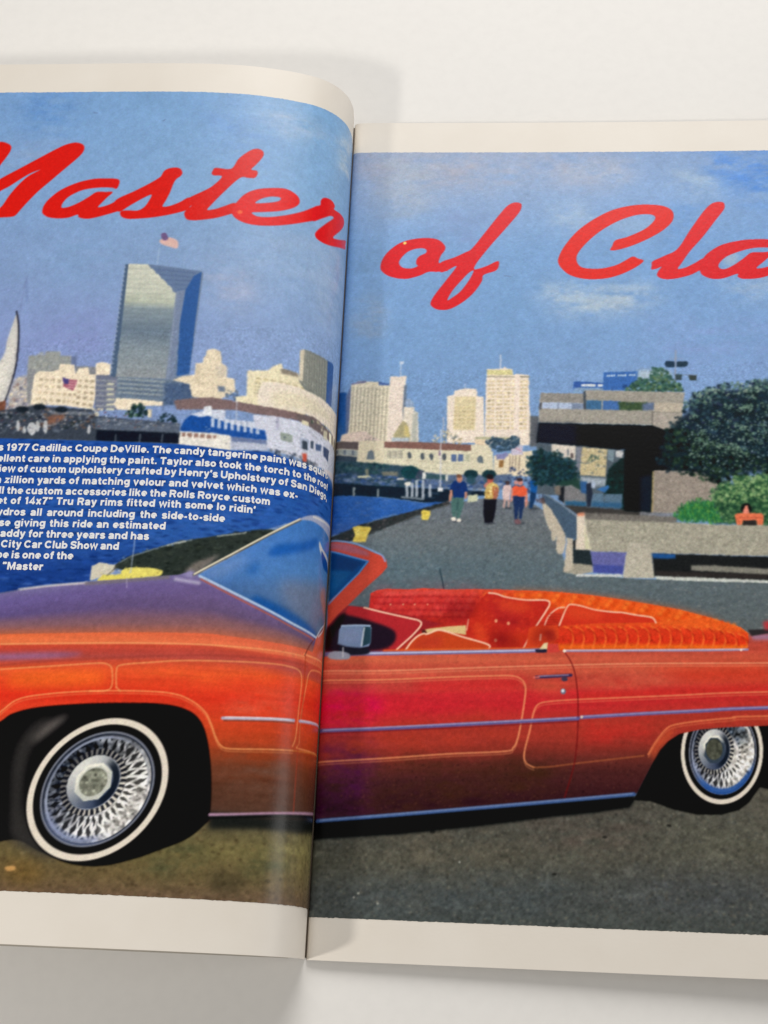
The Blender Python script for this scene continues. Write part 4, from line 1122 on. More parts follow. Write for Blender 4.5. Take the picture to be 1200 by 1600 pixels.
('G','R',[63,1745,-25,2416,131,2441,232,2493,345,2537,501,2599,625,2656,755,2709,971,2751,1247,2731,1334,2665,1423,2418,1480,2273,1899,2245,4496,2261,4435,1817,2446,1843,1515,1860,451,1833],[([-84,2758,1365,2771,4572,2825],(104,112,124),(104,108,112)),([-71,2524,1365,2541,4542,2600],(112,120,124),(100,106,110)),([-56,2274,1364,2295,4509,2360],(92,112,122),(106,110,110)),([-44,2070,1364,2093,4482,2163],(92,108,116),(98,104,104)),([-30,1830,4451,1931],(94,104,108),(102,106,104))],'printed_pavement',0,0),
('D','R',[63,1745,-25,2416,131,2441,232,2493,345,2537,501,2599,625,2656,755,2709,971,2751,1247,2731,1334,2665,1423,2418,1480,2273,1899,2245,4496,2261,4435,1817,2446,1843,1515,1860,451,1833],4200,.25,.66,[(76,92,104),(124,132,136),(92,100,108),(140,140,136),(84,96,96)],.3,1.4,None,0,0),
('Z','R',[63,1745,-25,2416,131,2441,232,2493,345,2537,501,2599,625,2656,755,2709,971,2751,1247,2731,1334,2665,1423,2418,1480,2273,1899,2245,4496,2261,4435,1817,2446,1843,1515,1860,451,1833],.1,1,.8,0,0),
('L','R',[695,2284,712,2215,726,2143],.307,(28,52,64),.9,.12,1,None),
('P','R',[-28,2475,36,2484,127,2524,193,2559,342,2604,499,2649,734,2726,759,2705,610,2652,501,2599,345,2537,244,2493,131,2445,39,2437,-26,2441],(52,56,58),.11,'printed_quay',0,1,[]),
('D','R',[-28,2475,36,2484,127,2524,193,2559,342,2604,499,2649,734,2726,759,2705,610,2652,501,2599,345,2537,244,2493,131,2445,39,2437,-26,2441],90,.31,.82,[(36,48,48),(70,76,76),(50,44,46),(90,84,84)],.7,1.6,None,0,0),
('L','R',[244,2569,342,2613,420,2631],.328,(140,160,176),.5,.12,1,None),
('L','R',[345,2533,578,2642,755,2709],.287,(140,144,140),.5,.12,1,None),
('P','R',[150,2542,174,2550,257,2546,266,2531,244,2493,241,2472,234,2447,155,2446,158,2462,169,2492],(226,202,98),.09,'printed_bollard',0,1,[]),
('L','R',[171,2521,234,2522],.41,(206,174,70),.8,.12,1,None),
('L','R',[174,2471,229,2468],.492,(190,160,70),.7,.12,1,None),
('P','R',[170,2534,194,2534,196,2492,173,2492],(240,222,130),.17,None,0,.7,[]),
('P','R',[570,2655,582,2664,621,2658,630,2652,617,2601,578,2600],(224,204,96),.08,'printed_bollard',0,1,[]),
('L','R',[578,2645,618,2645],.287,(196,168,64),.8,.12,1,None),
('P','R',[856,2766,920,2774,916,2729,873,2722,857,2715],(204,206,176),.09,None,0,1,[]),
('D','R',[1072,2932,1127,2959,1247,2935,1294,2910,1294,2783,1231,2790,1073,2821],70,.41,.92,[(66,80,116),(46,60,88),(92,96,120),(40,56,96)],.75,1,None,0,0),
('P','R',('E',797,2596,35,1,0,-9),(58,64,72),.11,None,0,.7,[]),
('P','R',('E',997,2584,35,1,0,-9),(58,64,72),.11,None,0,.7,[]),
('P','R',('E',1178,2587,31,1,0,-9),(58,64,72),.11,None,0,.7,[]),
('P','R',('E',1106,2686,24,0,0,-9),(58,64,72),.11,None,0,.7,[]),
('P','R',('E',1267,2685,27,0,0,-9),(58,64,72),.11,None,0,.7,[]),
('P','R',[748,2807,760,2799,758,2743,746,2722,740,2747],(196,142,122),.08,'printed_person',1,1,[]),
('P','R',[836,2800,852,2792,849,2749,837,2745],(196,142,122),.08,'printed_person',1,1,[]),
('P','R',('E',802,2876,18,0,1,-26),(190,134,112),.08,'printed_person',0,1,[]),
('P','R',('E',798,2893,18,0,0,-13),(120,84,66),.08,'printed_person',0,1,[]),
('P','R',[748,2832,763,2854,783,2861,803,2842,827,2862,847,2843,856,2788,836,2791,833,2745,766,2748,764,2799,744,2802],(22,54,112),.08,'printed_person',0,1,[]),
('P','R',[754,2752,833,2749,830,2698,808,2609,788,2617,791,2672,781,2613,765,2621,755,2688],(78,112,108),.08,'printed_person',0,1,[]),
('P','R',('E',771,2608,16,0,0,-13),(236,228,214),.08,'printed_person',0,1,[]),
('P','R',('E',805,2601,14,0,0,-11),(236,228,214),.08,'printed_person',0,1,[]),
('P','R',[794,2740,801,2740,795,2664,787,2672],(54,84,86),.14,None,0,1,[]),
('P','R',[962,2845,978,2862,986,2841,970,2815,954,2828],(196,128,116),.08,'printed_person',1,1,[]),
('P','R',('E',993,2871,20,0,0,-26),(176,92,82),.08,'printed_person',0,1,[]),
('P','R',('E',989,2892,24,0,0,-17),(34,30,34),.08,'printed_person',0,1,[]),
('P','R',[968,2828,982,2845,1009,2858,1037,2842,1050,2812,1038,2753,1003,2744,960,2747,963,2802],(206,176,104),.08,'printed_person',0,1,[]),
('P','R',[1022,2820,1046,2812,1038,2753,1011,2744],(172,110,86),.08,'printed_person',1,1,[]),
('P','R',[956,2743,1035,2744,1028,2660,1013,2588,962,2587,953,2658],(24,24,34),.08,'printed_person',0,1,[]),
('D','R',[968,2828,1009,2854,1033,2838,1026,2778,960,2751],34,.2,.49,[(238,220,158),(150,108,56),(244,226,170),(176,84,50)],.9,1,None,0,0),
('P','R',('E',1101,2852,14,0,0,-15),(70,56,60),.08,'printed_person',0,1,[]),
('P','R',[1073,2825,1097,2839,1125,2831,1117,2779,1110,2741,1074,2745],(216,192,188),.08,'printed_person',1,1,[]),
('P','R',[1078,2745,1090,2745,1086,2690,1077,2690],(206,166,156),.08,'printed_person',0,1,[]),
('P','R',[1102,2745,1113,2746,1114,2691,1106,2691],(206,166,156),.08,'printed_person',0,1,[]),
('P','R',[1125,2814,1137,2805,1133,2746,1121,2729],(206,140,122),.08,'printed_person',1,1,[]),
('P','R',[1208,2781,1223,2790,1224,2726,1212,2688],(206,140,122),.08,'printed_person',1,1,[]),
('P','R',('E',1180,2857,17,0,0,-21),(206,140,128),.08,'printed_person',0,1,[]),
('P','R',('E',1152,2857,12,0,0,-15),(206,150,140),.08,'printed_person',0,1,[]),
('P','R',('E',1176,2876,20,0,0,-13),(60,46,52),.08,'printed_person',0,1,[]),
('P','R',[1132,2822,1152,2837,1176,2827,1200,2836,1223,2815,1220,2785,1204,2764,1135,2767],(228,98,66),.08,'printed_person',0,1,[]),
('P','R',[1133,2767,1208,2764,1200,2684,1189,2617,1173,2616,1173,2704,1162,2612,1148,2612],(34,54,94),.08,'printed_person',0,1,[]),
('P','R',[1146,2612,1177,2612,1185,2587,1150,2587],(120,90,96),.08,'printed_person',1,1,[]),
('P','R',('E',1264,2893,12,0,0,-15),(196,196,206),.08,'printed_person',0,1,[]),
('P','R',[1239,2867,1251,2882,1282,2876,1286,2808,1275,2782,1243,2790],(28,88,156),.08,'printed_person',0,1,[]),
('P','R',[1243,2794,1279,2791,1271,2740,1255,2689,1232,2689,1239,2748],(30,60,100),.08,'printed_person',0,1,[]),
('P','R',('E',1314,2851,16,0,0,-21),(36,96,160),.11,None,0,1,[]),
('P','R',[1512,3549,1520,3554,1699,3547,1698,3497,1511,3495],(56,94,164),.09,'printed_sign',0,1,[]),
('P','R',[1560,3534,1653,3535,1653,3519,1560,3518],(226,230,232),.09,None,0,1,[]),
('P','R',[1665,3535,1697,3535,1697,3520,1665,3519],(226,230,232),.09,None,0,1,[]),
('P','R',[1519,3509,1697,3511,1696,3479,1511,3477],(130,158,190),.11,None,0,1,[]),
('P','R',[1700,3619,1920,3629,1919,3575,1841,3494,1698,3493],(62,108,176),.08,'printed_sign',0,1,[]),
('P','R',[1722,3601,1732,3601,1732,3589,1722,3589],(214,226,234),.05,None,0,1,[]),
('P','R',[1736,3601,1746,3601,1746,3590,1736,3590],(214,226,234),.05,None,0,1,[]),
('P','R',[1750,3602,1761,3602,1760,3590,1750,3590],(214,226,234),.05,None,0,1,[]),
('P','R',[1765,3603,1775,3603,1774,3591,1764,3591],(214,226,234),.05,None,0,1,[]),
('P','R',[1793,3604,1803,3604,1803,3592,1793,3592],(214,226,234),.05,None,0,1,[]),
('P','R',[1807,3605,1817,3605,1817,3593,1807,3593],(214,226,234),.05,None,0,1,[]),
('P','R',[1821,3605,1831,3605,1831,3594,1821,3594],(214,226,234),.05,None,0,1,[]),
('P','R',[1835,3606,1845,3606,1845,3594,1835,3594],(214,226,234),.05,None,0,1,[]),
('P','R',[1863,3607,1873,3607,1873,3596,1863,3596],(214,226,234),.05,None,0,1,[]),
('P','R',[1877,3608,1887,3608,1887,3596,1877,3596],(214,226,234),.05,None,0,1,[]),
('P','R',[1891,3609,1902,3609,1901,3597,1891,3597],(214,226,234),.05,None,0,1,[]),
('P','R',[1822,3534,1850,3534,1849,3507,1821,3507],(40,74,130),.11,None,0,1,[]),
('P','R',[1920,3638,2013,3639,2125,3630,2131,3586,1919,3566],(186,200,208),.61,None,0,.8,[]),
('L','R',[2160,3776,2150,3541],.369,(156,156,164),.85,.1,0,None),
('L','R',[2120,3721,2200,3721],.205,(150,154,166),.6,.12,1,None),
('P','R',[2091,3694,2099,3703,2151,3698,2150,3658,2098,3657,2090,3671],(34,58,80),.09,'printed_street_lamp',0,1,[]),
('P','R',[2163,3698,2227,3701,2235,3690,2230,3667,2214,3658,2162,3658],(36,58,76),.09,'printed_street_lamp',0,1,[]),
('P','R',[2152,3608,2194,3608,2193,3568,2151,3568],(56,74,80),.11,None,0,1,[]),
('P','R',[2236,3604,2286,3602,2282,3566,2239,3568],(58,68,66),.09,None,0,1,[]),
('L','R',[2192,3604,2284,3604],.205,(110,110,110),.7,.12,1,None),
('D','R',[1833,3489,1866,3539,1906,3557,1931,3584,1979,3576,2013,3657,2062,3657,2093,3639,2131,3586,2170,3550,2208,3488],420,.37,.92,[(46,84,76),(34,64,60),(80,116,104),(62,98,80),(96,120,80)],.8,1,'printed_tree',0,0),
('P','R',[1305,3471,1575,3469,1580,3492,1588,3494,2208,3483,2197,3408,2175,3232,2002,3239,1995,3257,1293,3266,1293,3364],(160,155,145),.08,'printed_concrete_building',0,1,[]),
('P','R',[1305,3471,1575,3469,1575,3407,1305,3408],(146,142,136),.08,None,0,1,[]),
('P','R',[1313,3406,1575,3402,1574,3362,1313,3362],(176,190,214),.09,None,0,1,[]),
('L','R',[1414,3405,1414,3361],.328,(110,120,140),.8,.1,0,None),
('P','R',[1499,3402,1575,3398,1574,3362,1498,3362],(128,142,166),.14,None,0,1,[]),
('P','R',[1297,3399,1313,3408,1309,3355,1293,3355],(84,84,90),.11,None,0,1,[]),
('P','R',[1572,3483,1588,3492,1590,3358,1574,3358],(70,78,88),.09,None,0,1,[]),
('P','R',[1591,3423,1687,3421,1686,3359,1590,3358],(66,108,146),.09,None,0,1,[]),
('P','R',[1695,3421,1807,3418,1806,3356,1694,3359],(72,112,170),.09,None,0,1,[]),
('L','R',[1691,3426,1690,3355],.369,(164,164,160),.9,.08,0,None),
('P','R',[1791,3413,1975,3411,1950,3357,1798,3356],(62,84,58),.17,None,0,1,[]),
('D','R',[1791,3413,1975,3411,1950,3357,1798,3356],30,.31,.72,[(50,72,48),(82,104,70),(60,80,80)],.7,1,None,0,0),
('P','R',[1943,3406,2015,3411,2013,3358,1942,3357],(96,112,140),.17,None,0,1,[]),
('P','R',[2015,3411,2197,3408,2187,3342,2013,3349],(186,176,160),.08,None,0,1,[]),
('P','R',[2005,3340,2187,3337,2175,3232,2080,3214,2002,3239],(172,164,154),.09,None,0,1,[]),
('L','R',[2003,3345,1998,3248],.328,(104,98,94),.9,.1,0,None),
('L','R',[2013,3347,2187,3342],.246,(140,134,124),.7,.12,1,None),
('L','R',[1293,3268,1999,3259],.328,(186,190,180),.6,.12,1,None),
('Z','R',[1293,3480,2208,3488,2183,3224,1293,3257],.09,.8,.8,0,0),
('P','R',[1293,3264,1994,3255,2080,3223,2239,3242,2352,3147,2417,2849,2149,2910,1997,2929,1986,2664,1801,2669,1819,2799,1829,3086,1683,3084,1278,3130],(17,23,27),.11,'printed_concrete_building',0,1,[]),
('P','R',[1293,3262,1526,3260,1524,3103,1278,3135],(24,30,46),.82,None,0,.8,[]),
('P','R',[1278,3126,1544,3108,1825,3081,1821,2690,1541,2711,1443,2772,1286,2782],(84,96,106),.11,'printed_background',0,1,[]),
('P','R',[1373,3118,1524,3105,1520,3017,1484,2999,1373,3040],(216,206,194),.11,None,0,1,[]),
('P','R',[1469,3085,1481,3085,1480,3042,1468,3042],(120,124,130),.09,None,0,1,[]),
('P','R',[1492,3059,1508,3060,1508,3025,1492,3025],(90,80,80),.11,None,0,1,[]),
('P','R',[1564,3099,1718,3088,1704,2904,1539,2914],(196,182,144),.11,None,0,1,[]),
('D','R',[1564,3086,1714,3084,1700,2916,1543,2923],40,.31,.72,[(216,202,164),(168,156,124),(190,184,164),(104,116,112),(90,104,110)],.7,1,None,0,0),
('P','R',[1528,3103,1560,3104,1546,2901,1527,2914],(126,130,142),.11,None,0,1,[]),
('P','R',[1722,3084,1762,3085,1752,3003,1721,3019],(126,144,154),.11,None,0,1,[]),
('P','R',[1769,3080,1817,3077,1808,3029,1769,3037],(196,196,196),.11,None,0,1,[]),
('D','R',[1595,3026,1627,3053,1658,3044,1666,3019,1603,3009],20,.31,.61,[(90,110,90),(64,90,84)],.7,1,None,0,0),
('L','R',[1531,3000,1595,2992,1642,3018],.328,(84,104,116),.7,.12,1,None),
('P','R',[1542,2901,1719,2891,1718,2840,1542,2846],(180,190,200),.41,None,0,.8,[]),
('P','R',[1242,2943,1249,3015,1286,3052,1321,3070,1358,3038,1407,3046,1452,3021,1496,2995,1516,2947,1521,2890,1470,2869,1408,2856,1285,2865],(26,50,60),.41,'printed_tree',1,1,[]),
('D','R',[1211,2937,1219,3025,1260,3073,1303,3098,1344,3069,1417,3079,1478,3041,1527,3002,1547,2942,1549,2874,1491,2844,1415,2823,1262,2841],160,.41,.92,[(30,58,68),(22,44,50),(44,78,90)],.8,1,'printed_tree',0,0),
('D','R',[1223,2939,1230,3021,1270,3065,1310,3087,1349,3057,1413,3067,1468,3033,1516,2999,1535,2944,1538,2880,1483,2854,1412,2835,1271,2850],330,.41,.92,[(32,62,72),(22,44,50),(46,82,94),(18,36,36),(36,68,60)],.7,1,None,0,0),
('P','R',[1412,2857,1523,2888,1550,2872,1553,2812,1491,2820,1428,2844],(36,66,56),.41,None,1,.9,[]),
('P','R',[1694,2776,1720,2942,1768,2994,1816,3029,1837,2927,1832,2674,1702,2789],(20,42,42),.17,None,1,1,[]),
('D','R',[1694,2776,1720,2942,1768,2994,1816,3029,1837,2927,1832,2674,1702,2789],50,.41,.82,[(30,60,58),(16,32,30)],.7,1,None,0,0),
('P','R',[1428,2836,1491,2845,1553,2812,1577,2796,1584,2703,1443,2718],(126,126,128),.14,None,0,1,[]),
('P','R',[1451,2739,1584,2737,1584,2703,1459,2709],(50,96,130),.17,None,0,1,[]),
('P','R',[1608,2788,1690,2793,1693,2705,1607,2708],(96,122,144),.11,None,0,1,[]),
('P','R',[1698,2789,1805,2791,1801,2698,1697,2705],(92,116,136),.11,None,0,1,[]),
('P','R',[1615,2737,1802,2732,1801,2698,1615,2704],(44,92,132),.37,None,0,.8,[]),
('P','R',[1647,2818,1718,2849,1726,2832,1698,2798],(60,112,170),.11,None,0,1,[]),
('P','R',[1546,2872,1593,2872,1592,2787,1553,2795],(52,92,140),.17,None,0,1,[]),
('P','R',[1585,2855,1617,2864,1624,2788,1607,2704,1588,2703,1585,2787],(40,48,64),.11,'printed_person',0,1,[]),
('P','R',[1617,2873,1644,2865,1636,2822,1616,2830],(176,190,210),.11,None,0,1,[]),
('P','R',[1428,2827,1452,2845,1447,2726,1412,2751],(30,34,40),.14,None,0,1,[]),
('P','R',[1389,2835,1424,2844,1428,2776,1396,2784],(120,112,104),.16,None,0,1,[]),
('P','R',[1443,2713,1817,2690,1986,2664,2140,2645,1908,2625,1579,2619,1536,2644],(64,62,60),.17,'printed_ground',0,1,[]),
('P','R',[1821,3085,2002,3101,1990,2672,1813,2678],(16,24,26),.14,None,0,1,[]),
('P','R',[1919,2907,1986,2920,1979,2676,1913,2683],(22,34,46),.41,None,0,1,[]),
('P','R',[2002,2950,2150,2952,2305,2941,2369,2891,2415,2807,2294,2672,2125,2666,1979,2668],(152,142,132),.09,'printed_wall',0,1,[]),
('Z','R',[2002,2950,2371,2933,2411,2724,1979,2668],.12,.7,.7,0,0),
('L','R',[1996,2938,1983,2676],.492,(174,156,108),.9,.12,0,None),
('P','R',[1909,2675,2121,2670,2124,2620,1908,2625],(120,122,128),.17,None,0,1,[]),
('P','R',[1979,2664,2121,2670,2120,2628,2024,2644],(134,140,152),.17,None,0,1,[]),
('P','R',[2104,3223,2227,3346,2253,3426,2327,3480,2415,3507,2525,3498,2661,3534,2963,3589,4685,3657,4547,2641,2672,2603,2690,2916,2537,2935,2381,2900,2267,2949,2111,2956,2051,3032],(26,42,50),.61,'printed_tree',1,1,[]),
('D','R',[2081,3240,2188,3364,2197,3417,2247,3470,2312,3506,2377,3542,2456,3551,2527,3534,2599,3552,2664,3579,2767,3588,2966,3633,4691,3702,4547,2641,2672,2603,2690,2916,2537,2935,2380,2891,2266,2941,2072,2938,2012,3015],2300,.45,1.13,[(30,48,58),(22,36,44),(38,58,66)],.8,1,'printed_tree',0,0),
('D','R',[2080,3223,2231,3241,2391,3147,2506,3105,2697,3043,4603,3054,4581,2887,2688,2895,2379,2866,2149,2931,2058,3015],1700,.37,1.02,[(20,36,34),(14,24,24),(36,56,44),(58,82,60),(24,44,42)],.8,1,None,0,0),
('D','R',[2187,3342,2206,3430,2288,3497,2448,3542,2647,3570,2767,3588,4690,3693,4603,3054,2697,3043,2506,3105,2354,3190,2183,3224],3200,.37,.98,[(36,56,76),(22,38,52),(52,80,92),(74,104,110),(44,52,78),(28,52,58),(24,40,56)],.8,1,None,0,0),
('D','R',[2188,3364,2214,3443,2288,3497,2449,3551,2648,3574,2767,3593,4691,3702,4666,3517,2643,3490,2444,3454,2284,3409],1100,.31,.82,[(104,134,124),(128,156,146),(84,116,108),(150,166,148),(70,100,92)],.75,1,None,0,0),
('D','R',[2161,3276,2715,3367,2691,2937,2228,2953],420,.18,.49,[(150,172,176),(118,138,146),(104,128,100),(92,118,120)],.75,1,None,0,0),
('D','R',('E',2432,3097,36,0,-1,-22),26,.2,.53,[(104,136,118),(128,158,134),(80,112,96),(146,168,150)],.65,1,None,0,0),
('D','R',('E',2438,3070,36,0,-1,-20),18,.29,.61,[(16,30,34),(22,38,40)],.6,1,None,0,0),
('D','R',('E',2693,3189,30,0,-1,-18),26,.2,.53,[(104,136,118),(128,158,134),(80,112,96),(146,168,150)],.65,1,None,0,0),
('D','R',('E',2700,3166,30,0,-1,-16),18,.29,.61,[(16,30,34),(22,38,40)],.6,1,None,0,0),
('D','R',('E',2745,3128,33,0,-1,-20),26,.2,.53,[(104,136,118),(128,158,134),(80,112,96),(146,168,150)],.65,1,None,0,0),
('D','R',('E',2752,3102,33,0,-1,-18),18,.29,.61,[(16,30,34),(22,38,40)],.6,1,None,0,0),
('D','R',('E',2570,3172,49,0,-2,-30),26,.2,.53,[(104,136,118),(128,158,134),(80,112,96),(146,168,150)],.65,1,None,0,0),
('D','R',('E',2576,3134,49,0,-1,-27),18,.29,.61,[(16,30,34),(22,38,40)],.6,1,None,0,0),
('D','R',('E',2477,3390,35,0,-1,-21),26,.2,.53,[(104,136,118),(128,158,134),(80,112,96),(146,168,150)],.65,1,None,0,0),
('D','R',('E',2484,3363,35,0,-1,-19),18,.29,.61,[(16,30,34),(22,38,40)],.6,1,None,0,0),
('D','R',('E',2413,3136,50,0,-1,-31),26,.2,.53,[(104,136,118),(128,158,134),(80,112,96),(146,168,150)],.65,1,None,0,0),
('D','R',('E',2419,3097,50,0,-1,-28),18,.29,.61,[(16,30,34),(22,38,40)],.6,1,None,0,0),
('D','R',('E',2409,3333,41,0,-1,-25),26,.2,.53,[(104,136,118),(128,158,134),(80,112,96),(146,168,150)],.65,1,None,0,0),
('D','R',('E',2416,3301,41,0,-1,-23),18,.29,.61,[(16,30,34),(22,38,40)],.6,1,None,0,0),
('D','R',('E',2308,3209,35,0,-1,-21),26,.2,.53,[(104,136,118),(128,158,134),(80,112,96),(146,168,150)],.65,1,None,0,0),
('D','R',('E',2315,3181,35,0,-1,-19),18,.29,.61,[(16,30,34),(22,38,40)],.6,1,None,0,0),
('D','R',('E',2418,3075,41,0,-1,-25),26,.2,.53,[(104,136,118),(128,158,134),(80,112,96),(146,168,150)],.65,1,None,0,0),
('D','R',('E',2424,3043,41,0,-1,-23),18,.29,.61,[(16,30,34),(22,38,40)],.6,1,None,0,0),
('D','R',('E',2388,3278,41,0,-1,-25),26,.2,.53,[(104,136,118),(128,158,134),(80,112,96),(146,168,150)],.65,1,None,0,0),
('D','R',('E',2394,3246,41,0,-1,-23),18,.29,.61,[(16,30,34),(22,38,40)],.6,1,None,0,0),
('D','R',('E',2758,3507,36,0,-1,-22),26,.2,.53,[(104,136,118),(128,158,134),(80,112,96),(146,168,150)],.65,1,None,0,0),
('D','R',('E',2764,3478,36,0,-1,-20),18,.29,.61,[(16,30,34),(22,38,40)],.6,1,None,0,0),
('D','R',('E',2577,3371,42,0,-1,-26),26,.2,.53,[(104,136,118),(128,158,134),(80,112,96),(146,168,150)],.65,1,None,0,0),
('D','R',('E',2583,3339,42,0,-1,-23),18,.29,.61,[(16,30,34),(22,38,40)],.6,1,None,0,0),
('D','R',('E',2340,3425,46,0,-1,-28),26,.2,.53,[(104,136,118),(128,158,134),(80,112,96),(146,168,150)],.65,1,None,0,0),
('D','R',('E',2347,3389,46,0,-1,-25),18,.29,.61,[(16,30,34),(22,38,40)],.6,1,None,0,0),
('D','R',('E',2692,3389,46,0,-2,-28),26,.2,.53,[(104,136,118),(128,158,134),(80,112,96),(146,168,150)],.65,1,None,0,0),
('D','R',('E',2698,3353,46,0,-1,-26),18,.29,.61,[(16,30,34),(22,38,40)],.6,1,None,0,0),
('D','R',('E',2290,3123,50,0,-1,-30),26,.2,.53,[(104,136,118),(128,158,134),(80,112,96),(146,168,150)],.65,1,None,0,0),
('D','R',('E',2296,3085,50,0,-1,-28),18,.29,.61,[(16,30,34),(22,38,40)],.6,1,None,0,0),
('D','R',('E',2611,3452,39,0,-1,-24),26,.2,.53,[(104,136,118),(128,158,134),(80,112,96),(146,168,150)],.65,1,None,0,0),
('D','R',('E',2617,3422,39,0,-1,-22),18,.29,.61,[(16,30,34),(22,38,40)],.6,1,None,0,0),
('D','R',('E',2592,3386,35,0,-1,-22),26,.2,.53,[(104,136,118),(128,158,134),(80,112,96),(146,168,150)],.65,1,None,0,0),
('D','R',('E',2598,3358,35,0,-1,-20),18,.29,.61,[(16,30,34),(22,38,40)],.6,1,None,0,0),
('D','R',('E',2595,3203,30,0,-1,-18),26,.2,.53,[(104,136,118),(128,158,134),(80,112,96),(146,168,150)],.65,1,None,0,0),
('D','R',('E',2602,3180,29,0,-1,-16),18,.29,.61,[(16,30,34),(22,38,40)],.6,1,None,0,0),
('D','R',('E',2547,3061,43,0,-1,-26),26,.2,.53,[(104,136,118),(128,158,134),(80,112,96),(146,168,150)],.65,1,None,0,0),
('D','R',('E',2553,3028,43,0,-1,-24),18,.29,.61,[(16,30,34),(22,38,40)],.6,1,None,0,0),
('D','R',('E',2353,3125,50,0,-1,-30),26,.2,.53,[(104,136,118),(128,158,134),(80,112,96),(146,168,150)],.65,1,None,0,0),
('D','R',('E',2359,3087,50,0,-1,-27),18,.29,.61,[(16,30,34),(22,38,40)],.6,1,None,0,0),
('D','R',('E',2278,3157,33,0,-1,-20),26,.2,.53,[(104,136,118),(128,158,134),(80,112,96),(146,168,150)],.65,1,None,0,0),
('D','R',('E',2285,3132,32,0,-1,-18),18,.29,.61,[(16,30,34),(22,38,40)],.6,1,None,0,0),
('D','R',('E',2546,3385,46,0,-1,-28),26,.2,.53,[(104,136,118),(128,158,134),(80,112,96),(146,168,150)],.65,1,None,0,0),
('D','R',('E',2552,3349,46,0,-1,-26),18,.29,.61,[(16,30,34),(22,38,40)],.6,1,None,0,0),
('D','R',('E',2250,3054,35,0,-1,-21),26,.2,.53,[(104,136,118),(128,158,134),(80,112,96),(146,168,150)],.65,1,None,0,0),
('D','R',('E',2256,3028,35,0,-1,-19),18,.29,.61,[(16,30,34),(22,38,40)],.6,1,None,0,0),
('D','R',('E',2680,3240,47,0,-2,-29),26,.2,.53,[(104,136,118),(128,158,134),(80,112,96),(146,168,150)],.65,1,None,0,0),
('D','R',('E',2686,3203,47,0,-1,-26),18,.29,.61,[(16,30,34),(22,38,40)],.6,1,None,0,0),
('D','R',('E',2413,3117,29,0,-1,-18),26,.2,.53,[(104,136,118),(128,158,134),(80,112,96),(146,168,150)],.65,1,None,0,0),
('D','R',('E',2420,3095,29,0,-1,-16),18,.29,.61,[(16,30,34),(22,38,40)],.6,1,None,0,0),
('D','R',('E',2566,3232,37,0,-1,-23),26,.2,.53,[(104,136,118),(128,158,134),(80,112,96),(146,168,150)],.65,1,None,0,0),
('D','R',('E',2572,3203,37,0,-1,-21),18,.29,.61,[(16,30,34),(22,38,40)],.6,1,None,0,0),
('D','R',('E',2506,3108,38,0,-1,-23),26,.2,.53,[(104,136,118),(128,158,134),(80,112,96),(146,168,150)],.65,1,None,0,0),
('D','R',('E',2513,3078,38,0,-1,-21),18,.29,.61,[(16,30,34),(22,38,40)],.6,1,None,0,0),
('D','R',('E',2581,3375,41,0,-1,-25),26,.2,.53,[(104,136,118),(128,158,134),(80,112,96),(146,168,150)],.65,1,None,0,0),
('D','R',('E',2587,3343,41,0,-1,-23),18,.29,.61,[(16,30,34),(22,38,40)],.6,1,None,0,0),
('D','R',('E',2260,3314,32,0,-1,-20),26,.2,.53,[(104,136,118),(128,158,134),(80,112,96),(146,168,150)],.65,1,None,0,0),
('D','R',('E',2267,3289,32,0,-1,-18),18,.29,.61,[(16,30,34),(22,38,40)],.6,1,None,0,0),
('D','R',('E',2485,3116,42,0,-1,-25),26,.2,.53,[(104,136,118),(128,158,134),(80,112,96),(146,168,150)],.65,1,None,0,0),
('D','R',('E',2492,3083,42,0,-1,-23),18,.29,.61,[(16,30,34),(22,38,40)],.6,1,None,0,0),
('D','R',('E',2509,3246,50,0,-1,-31),26,.2,.53,[(104,136,118),(128,158,134),(80,112,96),(146,168,150)],.65,1,None,0,0),
('D','R',('E',2515,3207,50,0,-1,-28),18,.29,.61,[(16,30,34),(22,38,40)],.6,1,None,0,0),
('D','R',('E',2631,3501,38,0,-1,-24),26,.2,.53,[(104,136,118),(128,158,134),(80,112,96),(146,168,150)],.65,1,None,0,0),
('D','R',('E',2637,3471,38,0,-1,-22),18,.29,.61,[(16,30,34),(22,38,40)],.6,1,None,0,0),
('D','R',('E',2632,3157,50,0,-2,-30),26,.2,.53,[(104,136,118),(128,158,134),(80,112,96),(146,168,150)],.65,1,None,0,0),
('D','R',('E',2638,3118,50,0,-1,-27),18,.29,.61,[(16,30,34),(22,38,40)],.6,1,None,0,0),
('D','R',('E',2519,3089,47,0,-1,-29),26,.2,.53,[(104,136,118),(128,158,134),(80,112,96),(146,168,150)],.65,1,None,0,0),
('D','R',('E',2525,3053,47,0,-1,-26),18,.29,.61,[(16,30,34),(22,38,40)],.6,1,None,0,0),
('P','R',[2349,2783,2390,2848,2445,2881,2483,2865,2508,2921,2562,2920,2599,2888,2638,2934,2690,2908,2740,2936,3055,2933,4567,2927,4526,2622,2498,2605,2402,2641,2360,2708],(46,82,56),.41,'printed_bush',1,1,[]),
('D','R',[2322,2780,2363,2849,2419,2884,2457,2868,2483,2928,2537,2929,2574,2895,2616,2949,2668,2924,2727,2961,3081,2943,4594,2929,4552,2620,2475,2587,2377,2629,2334,2700],900,.41,1.02,[(70,110,74),(48,86,58),(104,142,96)],.8,1,'printed_bush',0,0),
('D','R',[2329,2781,2371,2849,2426,2883,2464,2867,2490,2926,2544,2927,2581,2893,2622,2945,2675,2920,2730,2954,3074,2940,4586,2928,4544,2620,2482,2592,2384,2632,2342,2702],2200,.37,.94,[(64,104,72),(44,80,58),(96,134,92),(30,60,48),(120,156,104)],.75,1,None,0,0),
